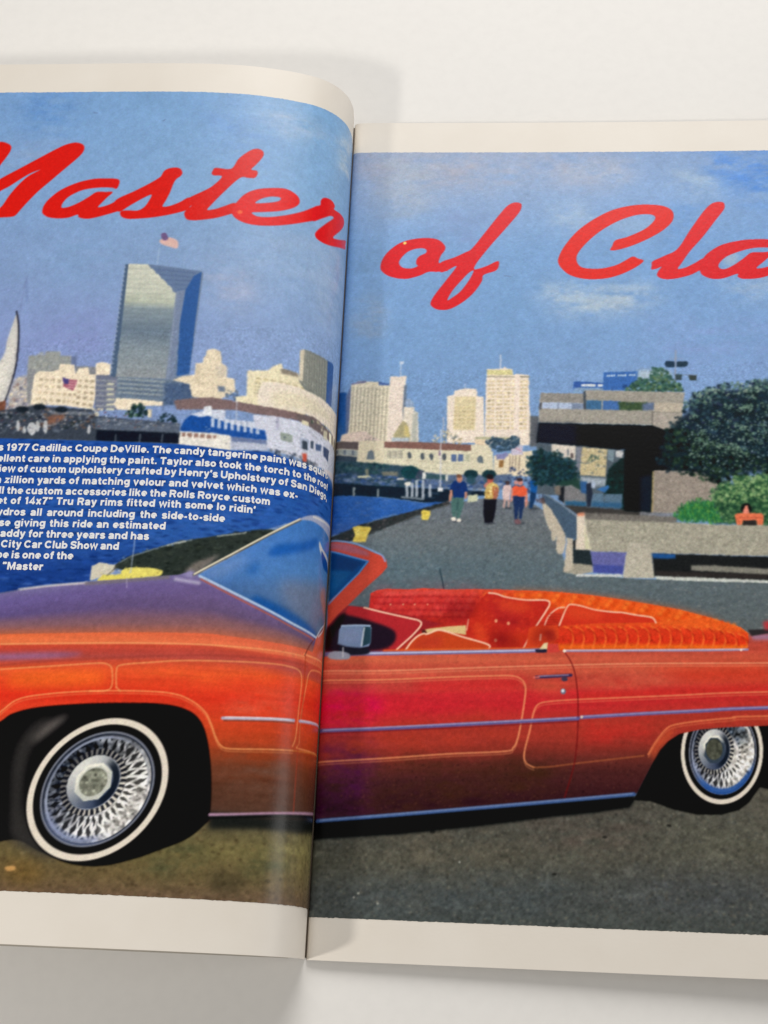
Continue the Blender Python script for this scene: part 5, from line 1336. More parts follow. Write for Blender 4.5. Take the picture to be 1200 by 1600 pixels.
('D','R',[2346,2798,2418,2866,2497,2914,2691,2937,4586,2928,4572,2825,2489,2746,2366,2744],850,.37,.82,[(132,166,110),(112,148,96),(150,176,126)],.8,1,None,0,0),
('P','R',[2132,2657,2164,2708,2214,2737,2270,2748,2330,2739,2364,2682,2385,2622,2253,2626,2138,2627],(50,116,70),.41,'printed_bush',1,1,[]),
('D','R',[2108,2651,2141,2715,2200,2759,2278,2774,2352,2754,2389,2682,2408,2612,2254,2599,2115,2616],120,.33,.74,[(58,130,78),(44,108,64),(92,150,72)],.8,.6,'printed_bush',0,0),
('D','R',[2117,2653,2150,2712,2205,2750,2275,2764,2343,2748,2379,2682,2399,2616,2254,2610,2124,2620],260,.25,.61,[(40,116,76),(84,148,64),(48,100,54),(104,156,76),(36,90,56)],.7,.5,None,0,0),
('P','R',('E',2548,2705,34,0,-2,-37),(24,26,26),.17,None,0,1,[]),
('P','R',[2478,2667,2493,2675,2638,2677,2649,2661,2642,2599,2611,2598,2602,2631,2525,2630,2516,2597,2486,2596],(228,122,86),.09,'printed_vehicle',0,1,[]),
('P','R',[2525,2630,2602,2631,2607,2594,2520,2593],(48,44,44),.11,None,0,1,[]),
('P','R',[2524,2675,2542,2725,2557,2726,2566,2676],(228,140,120),.11,None,0,1,[]),
('L','R',[2492,2646,2637,2648],.287,(180,80,60),.7,.12,1,None),
('P','R',[1571,2628,1754,2627,1985,2622,2127,2610,2406,2599,2672,2599,4545,2624,4514,2399,2661,2403,2219,2408,1980,2412,1827,2414,1608,2414,1578,2503],(166,162,146),.09,'printed_wall',0,1,[]),
('P','R',[1540,2665,1754,2660,2128,2645,2127,2608,1908,2613,1583,2620],(118,114,108),.17,None,0,1,[]),
('Z','R',[1521,2669,4547,2641,4517,2419,1596,2405],.13,.7,.7,0,0),
('P','R',[1608,2414,1823,2414,1797,2275,1621,2284],(104,106,162),.09,None,0,1,[]),
('P','R',[1622,2332,1802,2328,1797,2275,1621,2280],(74,84,156),.17,None,0,1,[]),
('P','R',[1500,2428,1604,2426,1618,2324,1495,2322],(40,50,54),.09,None,0,1,[]),
('P','R',[1500,2481,1520,2494,1519,2428,1500,2428],(44,48,50),.09,None,0,1,[]),
('P','R',[1976,2410,2219,2406,2661,2399,4514,2399,4490,2222,2652,2247,1979,2259],(34,36,37),.1,None,0,1,[]),
('P','R',[1976,2408,2115,2407,2114,2378,1982,2378],(38,84,142),.09,None,0,1,[]),
('P','R',[2205,2339,2338,2338,2469,2332,2656,2323,4506,2336,4501,2300,2654,2287,2204,2307],(134,132,122),.14,None,0,1,[]),
('P','R',[1992,2299,2204,2295,2654,2287,2653,2259,1991,2267],(58,52,50),.17,None,0,.7,[]),
('P','R',[1519,2643,1537,2656,1572,2661,1575,2594,1593,2512,1612,2422,1517,2426],(218,206,188),.09,'printed_wall',0,1,[]),
('P','R',[1529,2660,1572,2667,1571,2644,1529,2639],(210,140,110),.17,None,0,1,[]),
('P','R',[1571,2586,1586,2512,1608,2430,1573,2429],(206,202,170),.14,None,0,1,[]),
('P','R',[1839,2471,1866,2480,1958,2465,1972,2420,1983,2251,1797,2251,1819,2401],(184,178,162),.09,'printed_pillar',0,1,[]),
('Z','R',[1839,2475,1966,2461,1983,2251,1797,2251],.12,.7,.7,0,0),
('P','R',[1445,2313,1495,2338,1614,2328,1621,2284,1526,2266,1441,2280],(164,158,142),.1,None,0,1,[]),
('P','R',[1518,2269,1795,2273,1793,2257,1518,2253],(204,208,204),.08,None,0,1,[]),
('P','R',[1983,2265,2214,2263,2652,2251,4496,2261,4493,2245,2652,2235,2213,2239,1998,2245],(202,206,198),.09,None,0,1,[]),
('P','R',[1314,2741,1341,2733,1388,2666,1384,2558,1365,2545,1330,2632],(192,182,164),.09,'printed_railing',1,1,[]),
('P','R',[1377,2653,1412,2616,1400,2500,1372,2491],(192,182,164),.09,None,1,1,[]),
('P','R',[1412,2600,1458,2551,1446,2410,1407,2401,1400,2459],(192,182,164),.09,None,1,1,[]),
('P','R',[1466,2510,1500,2494,1499,2297,1445,2280,1457,2411],(192,182,164),.09,None,0,1,[]),
('P','R',[1318,2770,1345,2783,1412,2734,1525,2644,1524,2490,1500,2494,1466,2501,1415,2600,1369,2683,1326,2732],(74,94,114),.09,'printed_railing',0,1,[]),
('L','R',[1338,2779,1412,2730,1525,2639],.328,(146,156,166),.8,.1,0,None),
('D','R',[1279,2782,1334,2783,1326,2724,1279,2732],14,.41,.82,[(90,70,70),(60,60,70)],.7,1,None,0,0),
('X','R',[-140,3716,2859,3813,2762,2221,747,2240,-63,2399],.07,.82),
('S','R',[-70,3579,136,3565,1285,3669,1528,3581,2851,3678,2764,2241,1441,2256,736,2654,-7,2463],7500,.12,.27,.31,.2,.32,1.2),
('B','R',[-140,3716,3136,3813,3022,2225,747,2240,-63,2399],.15),
('Z','R',[-132,3578,3130,3723,3022,2225,747,2240,-63,2399],.09,.5,.5,0,0),
('G','R',[280,2120,322,2141,376,2151,516,2150,594,2160,749,2155,903,2161,1057,2163,1165,2159,1288,2160,1414,2154,1582,2142,1745,2122,1914,2097,2124,2062,2316,2011,2477,1960,2523,1922,2522,1821,1439,1780,378,1745,274,2007],[([244,2156,903,2171,1403,2174,1896,2113,2543,1941],(208,70,58),(236,104,44)),([248,2067,905,2083,1402,2074,1894,2046,2541,1903],(190,48,46),(230,88,36)),([253,1967,907,1983,1402,1975,1891,1927,2539,1864],(184,48,44),(216,62,34)),([262,1757,2536,1814],(176,56,40),(222,84,36))],'printed_upholstery',0,0),
('P','R',[1134,2152,1403,2146,1745,2114,2120,2054,2379,1989,2118,1983,1743,2038,1440,2075,1135,2088],(232,96,34),1.23,None,0,.8,[]),
('P','R',[323,2129,904,2147,983,1965,907,1943,368,1970],(190,42,54),2.46,None,0,.5,[]),
('P','R',('E',323,2121,21,0,1,-17),(210,66,60),.45,None,0,.6,[]),
('P','R',('E',346,2101,7,0,0,-9),(130,22,34),.35,None,0,.7,[]),
('P','R',('E',368,2122,21,0,1,-17),(222,84,78),.45,None,0,.6,[]),
('P','R',('E',391,2102,7,0,0,-9),(130,22,34),.35,None,0,.7,[]),
('P','R',('E',413,2123,21,0,1,-17),(222,84,78),.45,None,0,.6,[]),
('P','R',('E',436,2104,7,0,0,-9),(130,22,34),.35,None,0,.7,[]),
('P','R',('E',458,2124,21,0,1,-17),(210,66,60),.45,None,0,.6,[]),
('P','R',('E',481,2105,7,0,0,-9),(130,22,34),.35,None,0,.7,[]),
('P','R',('E',503,2125,21,0,1,-17),(222,84,78),.45,None,0,.6,[]),
('P','R',('E',526,2106,7,0,0,-9),(130,22,34),.35,None,0,.7,[]),
('P','R',('E',548,2126,21,0,1,-17),(222,84,78),.45,None,0,.6,[]),
('P','R',('E',571,2107,7,0,0,-9),(130,22,34),.35,None,0,.7,[]),
('P','R',('E',593,2127,21,0,1,-17),(210,66,60),.45,None,0,.6,[]),
('P','R',('E',616,2108,7,0,0,-9),(130,22,34),.35,None,0,.7,[]),
('P','R',('E',638,2129,21,0,1,-17),(222,84,78),.45,None,0,.6,[]),
('P','R',('E',660,2109,7,0,0,-9),(130,22,34),.35,None,0,.7,[]),
('P','R',('E',683,2130,21,0,0,-17),(222,84,78),.45,None,0,.6,[]),
('P','R',('E',705,2110,7,0,0,-9),(130,22,34),.35,None,0,.7,[]),
('P','R',('E',728,2131,21,0,0,-17),(210,66,60),.45,None,0,.6,[]),
('P','R',('E',750,2111,7,0,0,-9),(130,22,34),.35,None,0,.7,[]),
('P','R',('E',773,2132,21,0,0,-17),(222,84,78),.45,None,0,.6,[]),
('P','R',('E',795,2112,7,0,0,-9),(130,22,34),.35,None,0,.7,[]),
('P','R',('E',817,2133,21,0,0,-17),(222,84,78),.45,None,0,.6,[]),
('P','R',('E',839,2113,7,0,0,-9),(130,22,34),.35,None,0,.7,[]),
('P','R',('E',862,2134,21,0,0,-17),(210,66,60),.45,None,0,.6,[]),
('P','R',('E',884,2114,7,0,0,-9),(130,22,34),.35,None,0,.7,[]),
('P','R',('E',907,2135,21,0,0,-17),(222,84,78),.45,None,0,.6,[]),
('P','R',('E',929,2115,7,0,0,-9),(130,22,34),.35,None,0,.7,[]),
('L','R',[301,2094,595,2107,935,2111],.328,(140,26,34),.35,.25,1,None),
('P','R',('E',348,2079,21,0,1,-17),(222,84,78),.45,None,0,.6,[]),
('P','R',('E',370,2060,7,0,0,-9),(130,22,34),.35,None,0,.7,[]),
('P','R',('E',393,2080,21,0,1,-17),(222,84,78),.45,None,0,.6,[]),
('P','R',('E',415,2061,7,0,0,-9),(130,22,34),.35,None,0,.7,[]),
('P','R',('E',437,2081,21,1,1,-17),(210,66,60),.45,None,0,.6,[]),
('P','R',('E',460,2062,7,0,0,-9),(130,22,34),.35,None,0,.7,[]),
('P','R',('E',482,2082,21,1,1,-17),(222,84,78),.45,None,0,.6,[]),
('P','R',('E',505,2063,7,0,0,-9),(130,22,34),.35,None,0,.7,[]),
('P','R',('E',527,2084,21,1,1,-17),(222,84,78),.45,None,0,.6,[]),
('P','R',('E',550,2064,7,0,0,-9),(130,22,34),.35,None,0,.7,[]),
('P','R',('E',572,2085,21,1,1,-17),(210,66,60),.45,None,0,.6,[]),
('P','R',('E',594,2065,7,0,0,-9),(130,22,34),.35,None,0,.7,[]),
('P','R',('E',617,2086,21,1,1,-17),(222,84,78),.45,None,0,.6,[]),
('P','R',('E',639,2066,7,0,0,-9),(130,22,34),.35,None,0,.7,[]),
('P','R',('E',662,2087,21,1,0,-17),(222,84,78),.45,None,0,.6,[]),
('P','R',('E',684,2067,7,0,0,-9),(130,22,34),.35,None,0,.7,[]),
('P','R',('E',707,2088,21,1,0,-17),(210,66,60),.45,None,0,.6,[]),
('P','R',('E',729,2068,7,0,0,-9),(130,22,34),.35,None,0,.7,[]),
('P','R',('E',751,2089,21,1,0,-17),(222,84,78),.45,None,0,.6,[]),
('P','R',('E',773,2069,7,0,0,-9),(130,22,34),.35,None,0,.7,[]),
('P','R',('E',796,2090,21,1,0,-17),(222,84,78),.45,None,0,.6,[]),
('P','R',('E',818,2071,7,0,0,-9),(130,22,34),.35,None,0,.7,[]),
('P','R',('E',841,2091,21,0,0,-17),(210,66,60),.45,None,0,.6,[]),
('P','R',('E',863,2072,7,0,0,-9),(130,22,34),.35,None,0,.7,[]),
('P','R',('E',885,2092,21,0,0,-17),(222,84,78),.45,None,0,.6,[]),
('P','R',('E',907,2073,7,0,0,-9),(130,22,34),.35,None,0,.7,[]),
('L','R',[303,2052,597,2065,916,2069],.328,(140,26,34),.35,.25,1,None),
('P','R',('E',327,2037,21,0,1,-17),(222,84,78),.45,None,0,.6,[]),
('P','R',('E',349,2017,7,0,0,-9),(130,22,34),.35,None,0,.7,[]),
('P','R',('E',372,2038,21,1,1,-17),(210,66,60),.45,None,0,.6,[]),
('P','R',('E',394,2018,7,0,0,-9),(130,22,34),.35,None,0,.7,[]),
('P','R',('E',417,2039,21,1,1,-17),(222,84,78),.45,None,0,.6,[]),
('P','R',('E',439,2019,7,0,0,-9),(130,22,34),.35,None,0,.7,[]),
('P','R',('E',462,2040,21,1,1,-17),(222,84,78),.45,None,0,.6,[]),
('P','R',('E',484,2020,7,0,0,-9),(130,22,34),.35,None,0,.7,[]),
('P','R',('E',506,2041,21,1,1,-17),(210,66,60),.45,None,0,.6,[]),
('P','R',('E',529,2021,7,0,0,-9),(130,22,34),.35,None,0,.7,[]),
('P','R',('E',551,2042,21,1,1,-17),(222,84,78),.45,None,0,.6,[]),
('P','R',('E',573,2023,7,0,0,-9),(130,22,34),.35,None,0,.7,[]),
('P','R',('E',596,2043,21,1,1,-17),(222,84,78),.45,None,0,.6,[]),
('P','R',('E',618,2024,7,0,0,-9),(130,22,34),.35,None,0,.7,[]),
('P','R',('E',641,2044,21,1,1,-17),(210,66,60),.45,None,0,.6,[]),
('P','R',('E',663,2025,7,0,0,-9),(130,22,34),.35,None,0,.7,[]),
('P','R',('E',685,2045,21,1,0,-17),(222,84,78),.45,None,0,.6,[]),
('P','R',('E',707,2026,7,0,0,-9),(130,22,34),.35,None,0,.7,[]),
('P','R',('E',730,2046,21,1,0,-17),(222,84,78),.45,None,0,.6,[]),
('P','R',('E',752,2027,7,0,0,-9),(130,22,34),.35,None,0,.7,[]),
('P','R',('E',775,2047,21,1,0,-17),(210,66,60),.45,None,0,.6,[]),
('P','R',('E',797,2028,7,0,0,-9),(130,22,34),.35,None,0,.7,[]),
('P','R',('E',819,2049,21,1,0,-17),(222,84,78),.45,None,0,.6,[]),
('P','R',('E',841,2029,7,0,0,-9),(130,22,34),.35,None,0,.7,[]),
('P','R',('E',864,2050,21,1,0,-17),(222,84,78),.45,None,0,.6,[]),
('P','R',('E',886,2030,7,0,0,-9),(130,22,34),.35,None,0,.7,[]),
('L','R',[305,2010,598,2023,898,2027],.328,(140,26,34),.35,.25,1,None),
('P','R',('E',351,1995,21,1,1,-17),(210,66,60),.45,None,0,.6,[]),
('P','R',('E',374,1976,7,0,0,-9),(130,22,34),.35,None,0,.7,[]),
('P','R',('E',396,1996,21,1,1,-17),(222,84,78),.45,None,0,.6,[]),
('P','R',('E',418,1977,7,0,0,-9),(130,22,34),.35,None,0,.7,[]),
('P','R',('E',441,1997,21,1,1,-17),(222,84,78),.45,None,0,.6,[]),
('P','R',('E',463,1978,7,0,0,-9),(130,22,34),.35,None,0,.7,[]),
('P','R',('E',486,1998,21,1,1,-17),(210,66,60),.45,None,0,.6,[]),
('P','R',('E',508,1979,7,0,0,-9),(130,22,34),.35,None,0,.7,[]),
('P','R',('E',530,1999,21,1,1,-17),(222,84,78),.45,None,0,.6,[]),
('P','R',('E',552,1980,7,0,0,-9),(130,22,34),.35,None,0,.7,[]),
('P','R',('E',575,2001,21,1,1,-17),(222,84,78),.45,None,0,.6,[]),
('P','R',('E',597,1981,7,0,0,-9),(130,22,34),.35,None,0,.7,[]),
('P','R',('E',620,2002,21,1,1,-17),(210,66,60),.45,None,0,.6,[]),
('P','R',('E',642,1982,7,0,0,-9),(130,22,34),.35,None,0,.7,[]),
('P','R',('E',664,2003,21,1,0,-17),(222,84,78),.45,None,0,.6,[]),
('P','R',('E',686,1983,7,0,0,-9),(130,22,34),.35,None,0,.7,[]),
('P','R',('E',709,2004,21,1,0,-17),(222,84,78),.45,None,0,.6,[]),
('P','R',('E',731,1985,7,0,0,-9),(130,22,34),.35,None,0,.7,[]),
('P','R',('E',753,2005,21,1,0,-17),(210,66,60),.45,None,0,.6,[]),
('P','R',('E',775,1986,7,0,0,-9),(130,22,34),.35,None,0,.7,[]),
('P','R',('E',798,2006,21,1,0,-17),(222,84,78),.45,None,0,.6,[]),
('P','R',('E',820,1987,7,0,0,-9),(130,22,34),.35,None,0,.7,[]),
('P','R',('E',842,2007,21,1,0,-17),(222,84,78),.45,None,0,.6,[]),
('P','R',('E',864,1988,7,0,0,-9),(130,22,34),.35,None,0,.7,[]),
('L','R',[307,1968,599,1981,880,1984],.328,(140,26,34),.35,.25,1,None),
('P','R',('E',981,2125,15,0,0,-14),(246,124,50),.3,None,0,.85,[]),
('P','R',('E',997,2093,15,0,0,-14),(218,76,28),.3,None,0,.85,[]),
('P','R',('E',982,2060,15,0,0,-14),(238,100,40),.3,None,0,.85,[]),
('P','R',('E',1016,2125,15,0,0,-14),(218,76,28),.3,None,0,.85,[]),
('P','R',('E',1032,2094,15,0,0,-14),(238,100,40),.3,None,0,.85,[]),
('P','R',('E',1017,2061,15,0,0,-14),(246,124,50),.3,None,0,.85,[]),
('P','R',('E',1052,2126,15,0,0,-14),(238,100,40),.3,None,0,.85,[]),
('P','R',('E',1067,2094,15,0,0,-14),(246,124,50),.3,None,0,.85,[]),
('P','R',('E',1052,2062,15,0,0,-14),(218,76,28),.3,None,0,.85,[]),
('P','R',('E',1087,2127,15,0,0,-14),(246,124,50),.3,None,0,.85,[]),
('P','R',('E',1103,2095,15,0,0,-14),(218,76,28),.3,None,0,.85,[]),
('P','R',('E',1088,2063,15,0,0,-14),(238,100,40),.3,None,0,.85,[]),
('P','R',('E',1122,2128,15,0,0,-14),(218,76,28),.3,None,0,.85,[]),
('P','R',('E',1138,2096,15,0,0,-14),(238,100,40),.3,None,0,.85,[]),
('P','R',('E',1123,2064,15,0,0,-14),(246,124,50),.3,None,0,.85,[]),
('P','R',('E',1158,2129,15,0,0,-14),(238,100,40),.3,None,0,.85,[]),
('P','R',('E',1173,2097,15,0,0,-14),(246,124,50),.3,None,0,.85,[]),
('P','R',('E',1158,2065,15,0,0,-14),(218,76,28),.3,None,0,.85,[]),
('P','R',('E',1193,2129,15,0,0,-14),(246,124,50),.3,None,0,.85,[]),
('P','R',('E',1208,2098,15,0,0,-14),(218,76,28),.3,None,0,.85,[]),
('P','R',('E',1193,2065,15,0,0,-14),(238,100,40),.3,None,0,.85,[]),
('P','R',('E',1228,2130,15,0,0,-14),(218,76,28),.3,None,0,.85,[]),
('P','R',('E',1244,2099,15,0,0,-14),(238,100,40),.3,None,0,.85,[]),
('P','R',('E',1228,2066,15,0,0,-14),(246,124,50),.3,None,0,.85,[]),
('P','R',('E',1263,2131,15,0,0,-14),(238,100,40),.3,None,0,.85,[]),
('P','R',('E',1279,2099,15,0,0,-14),(246,124,50),.3,None,0,.85,[]),
('P','R',('E',1264,2067,15,0,0,-14),(218,76,28),.3,None,0,.85,[]),
('P','R',('E',1299,2132,15,0,0,-14),(246,124,50),.3,None,0,.85,[]),
('P','R',('E',1314,2100,15,0,0,-14),(218,76,28),.3,None,0,.85,[]),
('P','R',('E',1299,2068,14,0,0,-14),(238,100,40),.3,None,0,.85,[]),
('P','R',('E',1334,2133,15,0,0,-14),(218,76,28),.3,None,0,.85,[]),
('P','R',('E',1349,2101,15,0,0,-14),(238,100,40),.3,None,0,.85,[]),
('P','R',('E',1334,2069,14,0,0,-14),(246,124,50),.3,None,0,.85,[]),
('P','R',('E',1369,2132,15,0,0,-14),(238,100,40),.3,None,0,.85,[]),
('P','R',('E',1384,2101,14,0,0,-14),(246,124,50),.3,None,0,.85,[]),
('P','R',('E',1369,2068,14,0,0,-14),(218,76,28),.3,None,0,.85,[]),
('P','R',('E',1404,2132,15,0,0,-14),(246,124,50),.3,None,0,.85,[]),
('P','R',('E',1419,2100,14,0,0,-14),(218,76,28),.3,None,0,.85,[]),
('P','R',('E',1404,2068,14,0,0,-14),(238,100,40),.3,None,0,.85,[]),
('P','R',('E',1439,2130,14,0,0,-14),(218,76,28),.3,None,0,.85,[]),
('P','R',('E',1454,2099,14,0,0,-14),(238,100,40),.3,None,0,.85,[]),
('P','R',('E',1439,2066,14,0,0,-14),(246,124,50),.3,None,0,.85,[]),
('P','R',('E',1474,2128,14,0,0,-14),(238,100,40),.3,None,0,.85,[]),
('P','R',('E',1489,2097,14,0,0,-14),(246,124,50),.3,None,0,.85,[]),
('P','R',('E',1474,2065,14,0,0,-14),(218,76,28),.3,None,0,.85,[]),
('P','R',('E',1509,2126,14,0,0,-14),(246,124,50),.3,None,0,.85,[]),
('P','R',('E',1524,2095,14,0,0,-14),(218,76,28),.3,None,0,.85,[]),
('P','R',('E',1509,2063,14,0,0,-14),(238,100,40),.3,None,0,.85,[]),
('P','R',('E',1544,2124,14,0,0,-14),(218,76,28),.3,None,0,.85,[]),
('P','R',('E',1559,2092,14,0,0,-14),(238,100,40),.3,None,0,.85,[]),
('P','R',('E',1544,2060,14,0,0,-14),(246,124,50),.3,None,0,.85,[]),
('P','R',('E',1579,2121,14,0,0,-14),(238,100,40),.3,None,0,.85,[]),
('P','R',('E',1594,2089,14,0,0,-14),(246,124,50),.3,None,0,.85,[]),
('P','R',('E',1579,2057,14,0,0,-13),(218,76,28),.3,None,0,.85,[]),
('P','R',('E',1614,2118,14,0,0,-14),(246,124,50),.3,None,0,.85,[]),
('P','R',('E',1629,2086,14,0,0,-14),(218,76,28),.3,None,0,.85,[]),
('P','R',('E',1613,2054,14,0,0,-13),(238,100,40),.3,None,0,.85,[]),
('P','R',('E',1649,2114,14,0,0,-14),(218,76,28),.3,None,0,.85,[]),
('P','R',('E',1664,2083,14,0,0,-14),(238,100,40),.3,None,0,.85,[]),
('P','R',('E',1648,2051,14,0,0,-13),(246,124,50),.3,None,0,.85,[]),
('P','R',('E',1684,2111,14,0,0,-14),(238,100,40),.3,None,0,.85,[]),
('P','R',('E',1699,2079,14,0,0,-14),(246,124,50),.3,None,0,.85,[]),
('P','R',('E',1683,2047,14,0,0,-13),(218,76,28),.3,None,0,.85,[]),
('P','R',('E',1719,2106,14,0,0,-14),(246,124,50),.3,None,0,.85,[]),
('P','R',('E',1733,2075,14,0,0,-13),(218,76,28),.3,None,0,.85,[]),
('P','R',('E',1718,2043,14,0,0,-13),(238,100,40),.3,None,0,.85,[]),
('P','R',('E',1754,2102,14,0,0,-14),(218,76,28),.3,None,0,.85,[]),
('P','R',('E',1768,2071,14,0,0,-13),(238,100,40),.3,None,0,.85,[]),
('P','R',('E',1752,2039,14,0,0,-13),(246,124,50),.3,None,0,.85,[]),
('P','R',('E',1788,2098,14,0,0,-14),(238,100,40),.3,None,0,.85,[]),
('P','R',('E',1803,2066,14,0,0,-13),(246,124,50),.3,None,0,.85,[]),
('P','R',('E',1787,2034,14,0,0,-13),(218,76,28),.3,None,0,.85,[]),
('P','R',('E',1823,2093,14,0,0,-14),(246,124,50),.3,None,0,.85,[]),
('P','R',('E',1837,2061,14,0,0,-13),(218,76,28),.3,None,0,.85,[]),
('P','R',('E',1822,2029,14,0,0,-13),(238,100,40),.3,None,0,.85,[]),
('P','R',('E',1858,2088,14,0,0,-13),(218,76,28),.3,None,0,.85,[]),
('P','R',('E',1872,2056,14,0,0,-13),(238,100,40),.3,None,0,.85,[]),
('P','R',('E',1856,2024,14,0,0,-13),(246,124,50),.3,None,0,.85,[]),
('P','R',('E',1892,2083,14,0,0,-13),(238,100,40),.3,None,0,.85,[]),
('P','R',('E',1906,2051,14,0,0,-13),(246,124,50),.3,None,0,.85,[]),
('P','R',('E',1891,2019,14,0,0,-13),(218,76,28),.3,None,0,.85,[]),
('P','R',('E',1927,2077,14,0,0,-13),(246,124,50),.3,None,0,.85,[]),
('P','R',('E',1941,2046,14,0,0,-13),(218,76,28),.3,None,0,.85,[]),
('P','R',('E',1925,2014,14,0,0,-13),(238,100,40),.3,None,0,.85,[]),
('P','R',('E',1961,2071,14,0,0,-13),(218,76,28),.3,None,0,.85,[]),
('P','R',('E',1975,2040,14,0,0,-13),(238,100,40),.3,None,0,.85,[]),
('P','R',('E',1960,2008,14,0,0,-13),(246,124,50),.3,None,0,.85,[]),
('P','R',('E',1996,2065,14,0,0,-13),(238,100,40),.3,None,0,.85,[]),
('P','R',('E',2010,2034,14,0,0,-13),(246,124,50),.3,None,0,.85,[]),
('P','R',('E',1994,2002,14,0,0,-13),(218,76,28),.3,None,0,.85,[]),
('P','R',('E',2030,2059,14,0,0,-13),(246,124,50),.3,None,0,.85,[]),
('P','R',('E',2044,2028,14,0,0,-13),(218,76,28),.3,None,0,.85,[]),
('P','R',('E',2028,1996,14,0,0,-13),(238,100,40),.3,None,0,.85,[]),
('P','R',('E',2064,2053,14,0,0,-13),(218,76,28),.3,None,0,.85,[]),
('P','R',('E',2078,2022,14,0,0,-13),(238,100,40),.3,None,0,.85,[]),
('P','R',('E',2062,1990,14,0,0,-13),(246,124,50),.3,None,0,.85,[]),
('P','R',('E',2099,2046,14,0,0,-13),(238,100,40),.3,None,0,.85,[]),
('P','R',('E',2113,2015,14,0,0,-13),(246,124,50),.3,None,0,.85,[]),
('P','R',('E',2097,1983,14,0,0,-13),(218,76,28),.3,None,0,.85,[]),
('P','R',('E',2133,2040,14,0,0,-13),(246,124,50),.3,None,0,.85,[]),
('P','R',('E',2147,2008,14,0,0,-13),(218,76,28),.3,None,0,.85,[]),
('P','R',('E',2131,1977,14,0,0,-13),(238,100,40),.3,None,0,.85,[]),
('P','R',('E',2167,2033,14,0,0,-13),(218,76,28),.3,None,0,.85,[]),
('P','R',('E',2181,2002,14,0,0,-13),(238,100,40),.3,None,0,.85,[]),
('P','R',('E',2165,1970,14,0,0,-13),(246,124,50),.3,None,0,.85,[]),
('P','R',('E',2201,2026,14,0,0,-13),(238,100,40),.3,None,0,.85,[]),
('P','R',('E',2215,1995,14,0,-1,-13),(246,124,50),.3,None,0,.85,[]),
('P','R',('E',2199,1963,14,0,0,-13),(218,76,28),.3,None,0,.85,[]),
('P','R',('E',2235,2018,14,0,-1,-13),(246,124,50),.3,None,0,.85,[]),
('P','R',('E',2249,1987,14,0,-1,-13),(218,76,28),.3,None,0,.85,[]),
('P','R',('E',2233,1956,14,0,-1,-13),(238,100,40),.3,None,0,.85,[]),
('P','R',('E',2269,2011,14,0,-1,-13),(218,76,28),.3,None,0,.85,[]),
('P','R',('E',2283,1980,14,0,-1,-13),(238,100,40),.3,None,0,.85,[]),
('P','R',('E',2267,1948,14,0,-1,-13),(246,124,50),.3,None,0,.85,[]),
('P','R',('E',2303,2003,14,0,-1,-13),(238,100,40),.3,None,0,.85,[]),
('P','R',('E',2317,1972,14,0,-1,-13),(246,124,50),.3,None,0,.85,[]),
('P','R',('E',2301,1941,14,0,-1,-13),(218,76,28),.3,None,0,.85,[]),
('P','R',('E',2337,1995,14,0,-1,-13),(246,124,50),.3,None,0,.85,[]),
('P','R',('E',2351,1964,14,0,-1,-13),(218,76,28),.3,None,0,.85,[]),
('P','R',('E',2371,1987,14,0,-1,-13),(218,76,28),.3,None,0,.85,[]),
('P','R',('E',2385,1956,14,0,-1,-13),(238,100,40),.3,None,0,.85,[]),
('P','R',('E',2405,1979,14,0,-1,-13),(238,100,40),.3,None,0,.85,[]),
('P','R',('E',2439,1971,14,0,-1,-13),(246,124,50),.3,None,0,.85,[]),
('P','R',[362,2130,749,2147,750,2127,363,2110],(222,90,84),.41,None,0,.6,[]),
('P','R',('E',404,2052,5,0,0,-6),(236,180,140),.05,None,0,.8,[]),
('P','R',('E',481,2054,5,0,0,-6),(236,180,140),.05,None,0,.8,[]),
('P','R',('E',551,2056,5,0,0,-6),(236,180,140),.05,None,0,.8,[]),
('P','R',('E',628,2058,5,0,0,-6),(236,180,140),.05,None,0,.8,[]),
('G','R',[1409,1932,1516,1954,1667,1969,1893,1975,2080,1990,2249,2010,2378,1981,2480,1944,2515,1906,2519,1833,2334,1821,1439,1796,1387,1841],[([1364,1974,1893,1986,2524,1941],(232,100,44),(232,96,40)),([1364,1919,1892,1939,2523,1906],(214,60,38),(220,66,36)),([1364,1845,1890,1857,2520,1864],(210,54,36),(218,60,32)),([1364,1817,2519,1840],(228,100,36),(234,110,36)),([1364,1790,2518,1817],(212,84,30),(212,84,30))],'printed_upholstery',1,0),
('L','R',[1447,1941,1485,1918,1500,1871,1484,1812],.533,(242,120,52),.75,.2,1,None),
('L','R',[1466,1925,1500,1895,1511,1856],.451,(176,34,26),.65,.25,1,None),
('L','R',[1512,1942,1549,1919,1564,1873,1548,1814],.533,(242,120,52),.75,.2,1,None),
('L','R',[1530,1927,1564,1896,1575,1858],.451,(176,34,26),.65,.25,1,None),
('L','R',[1576,1944,1613,1921,1628,1874,1612,1816],.533,(242,120,52),.75,.2,1,None),
('L','R',[1595,1928,1628,1898,1639,1859],.451,(176,34,26),.65,.25,1,None),
('L','R',[1640,1945,1677,1923,1692,1876,1676,1817],.533,(242,120,52),.75,.2,1,None),
('L','R',[1659,1930,1692,1899,1703,1861],.451,(176,34,26),.65,.25,1,None),
('L','R',[1704,1947,1741,1924,1756,1877,1739,1819],.533,(242,120,52),.75,.2,1,None),
('L','R',[1723,1931,1756,1901,1766,1862],.451,(176,34,26),.65,.25,1,None),
('L','R',[1768,1948,1805,1926,1819,1879,1803,1820],.533,(242,120,52),.75,.2,1,None),
('L','R',[1787,1933,1820,1902,1830,1864],.451,(176,34,26),.65,.25,1,None),
('L','R',[1832,1950,1869,1927,1883,1880,1867,1822],.533,(242,120,52),.75,.2,1,None),
('L','R',[1850,1934,1883,1904,1894,1865],.451,(176,34,26),.65,.25,1,None),
('L','R',[1896,1951,1933,1928,1946,1882,1930,1823],.533,(242,120,52),.75,.2,1,None),
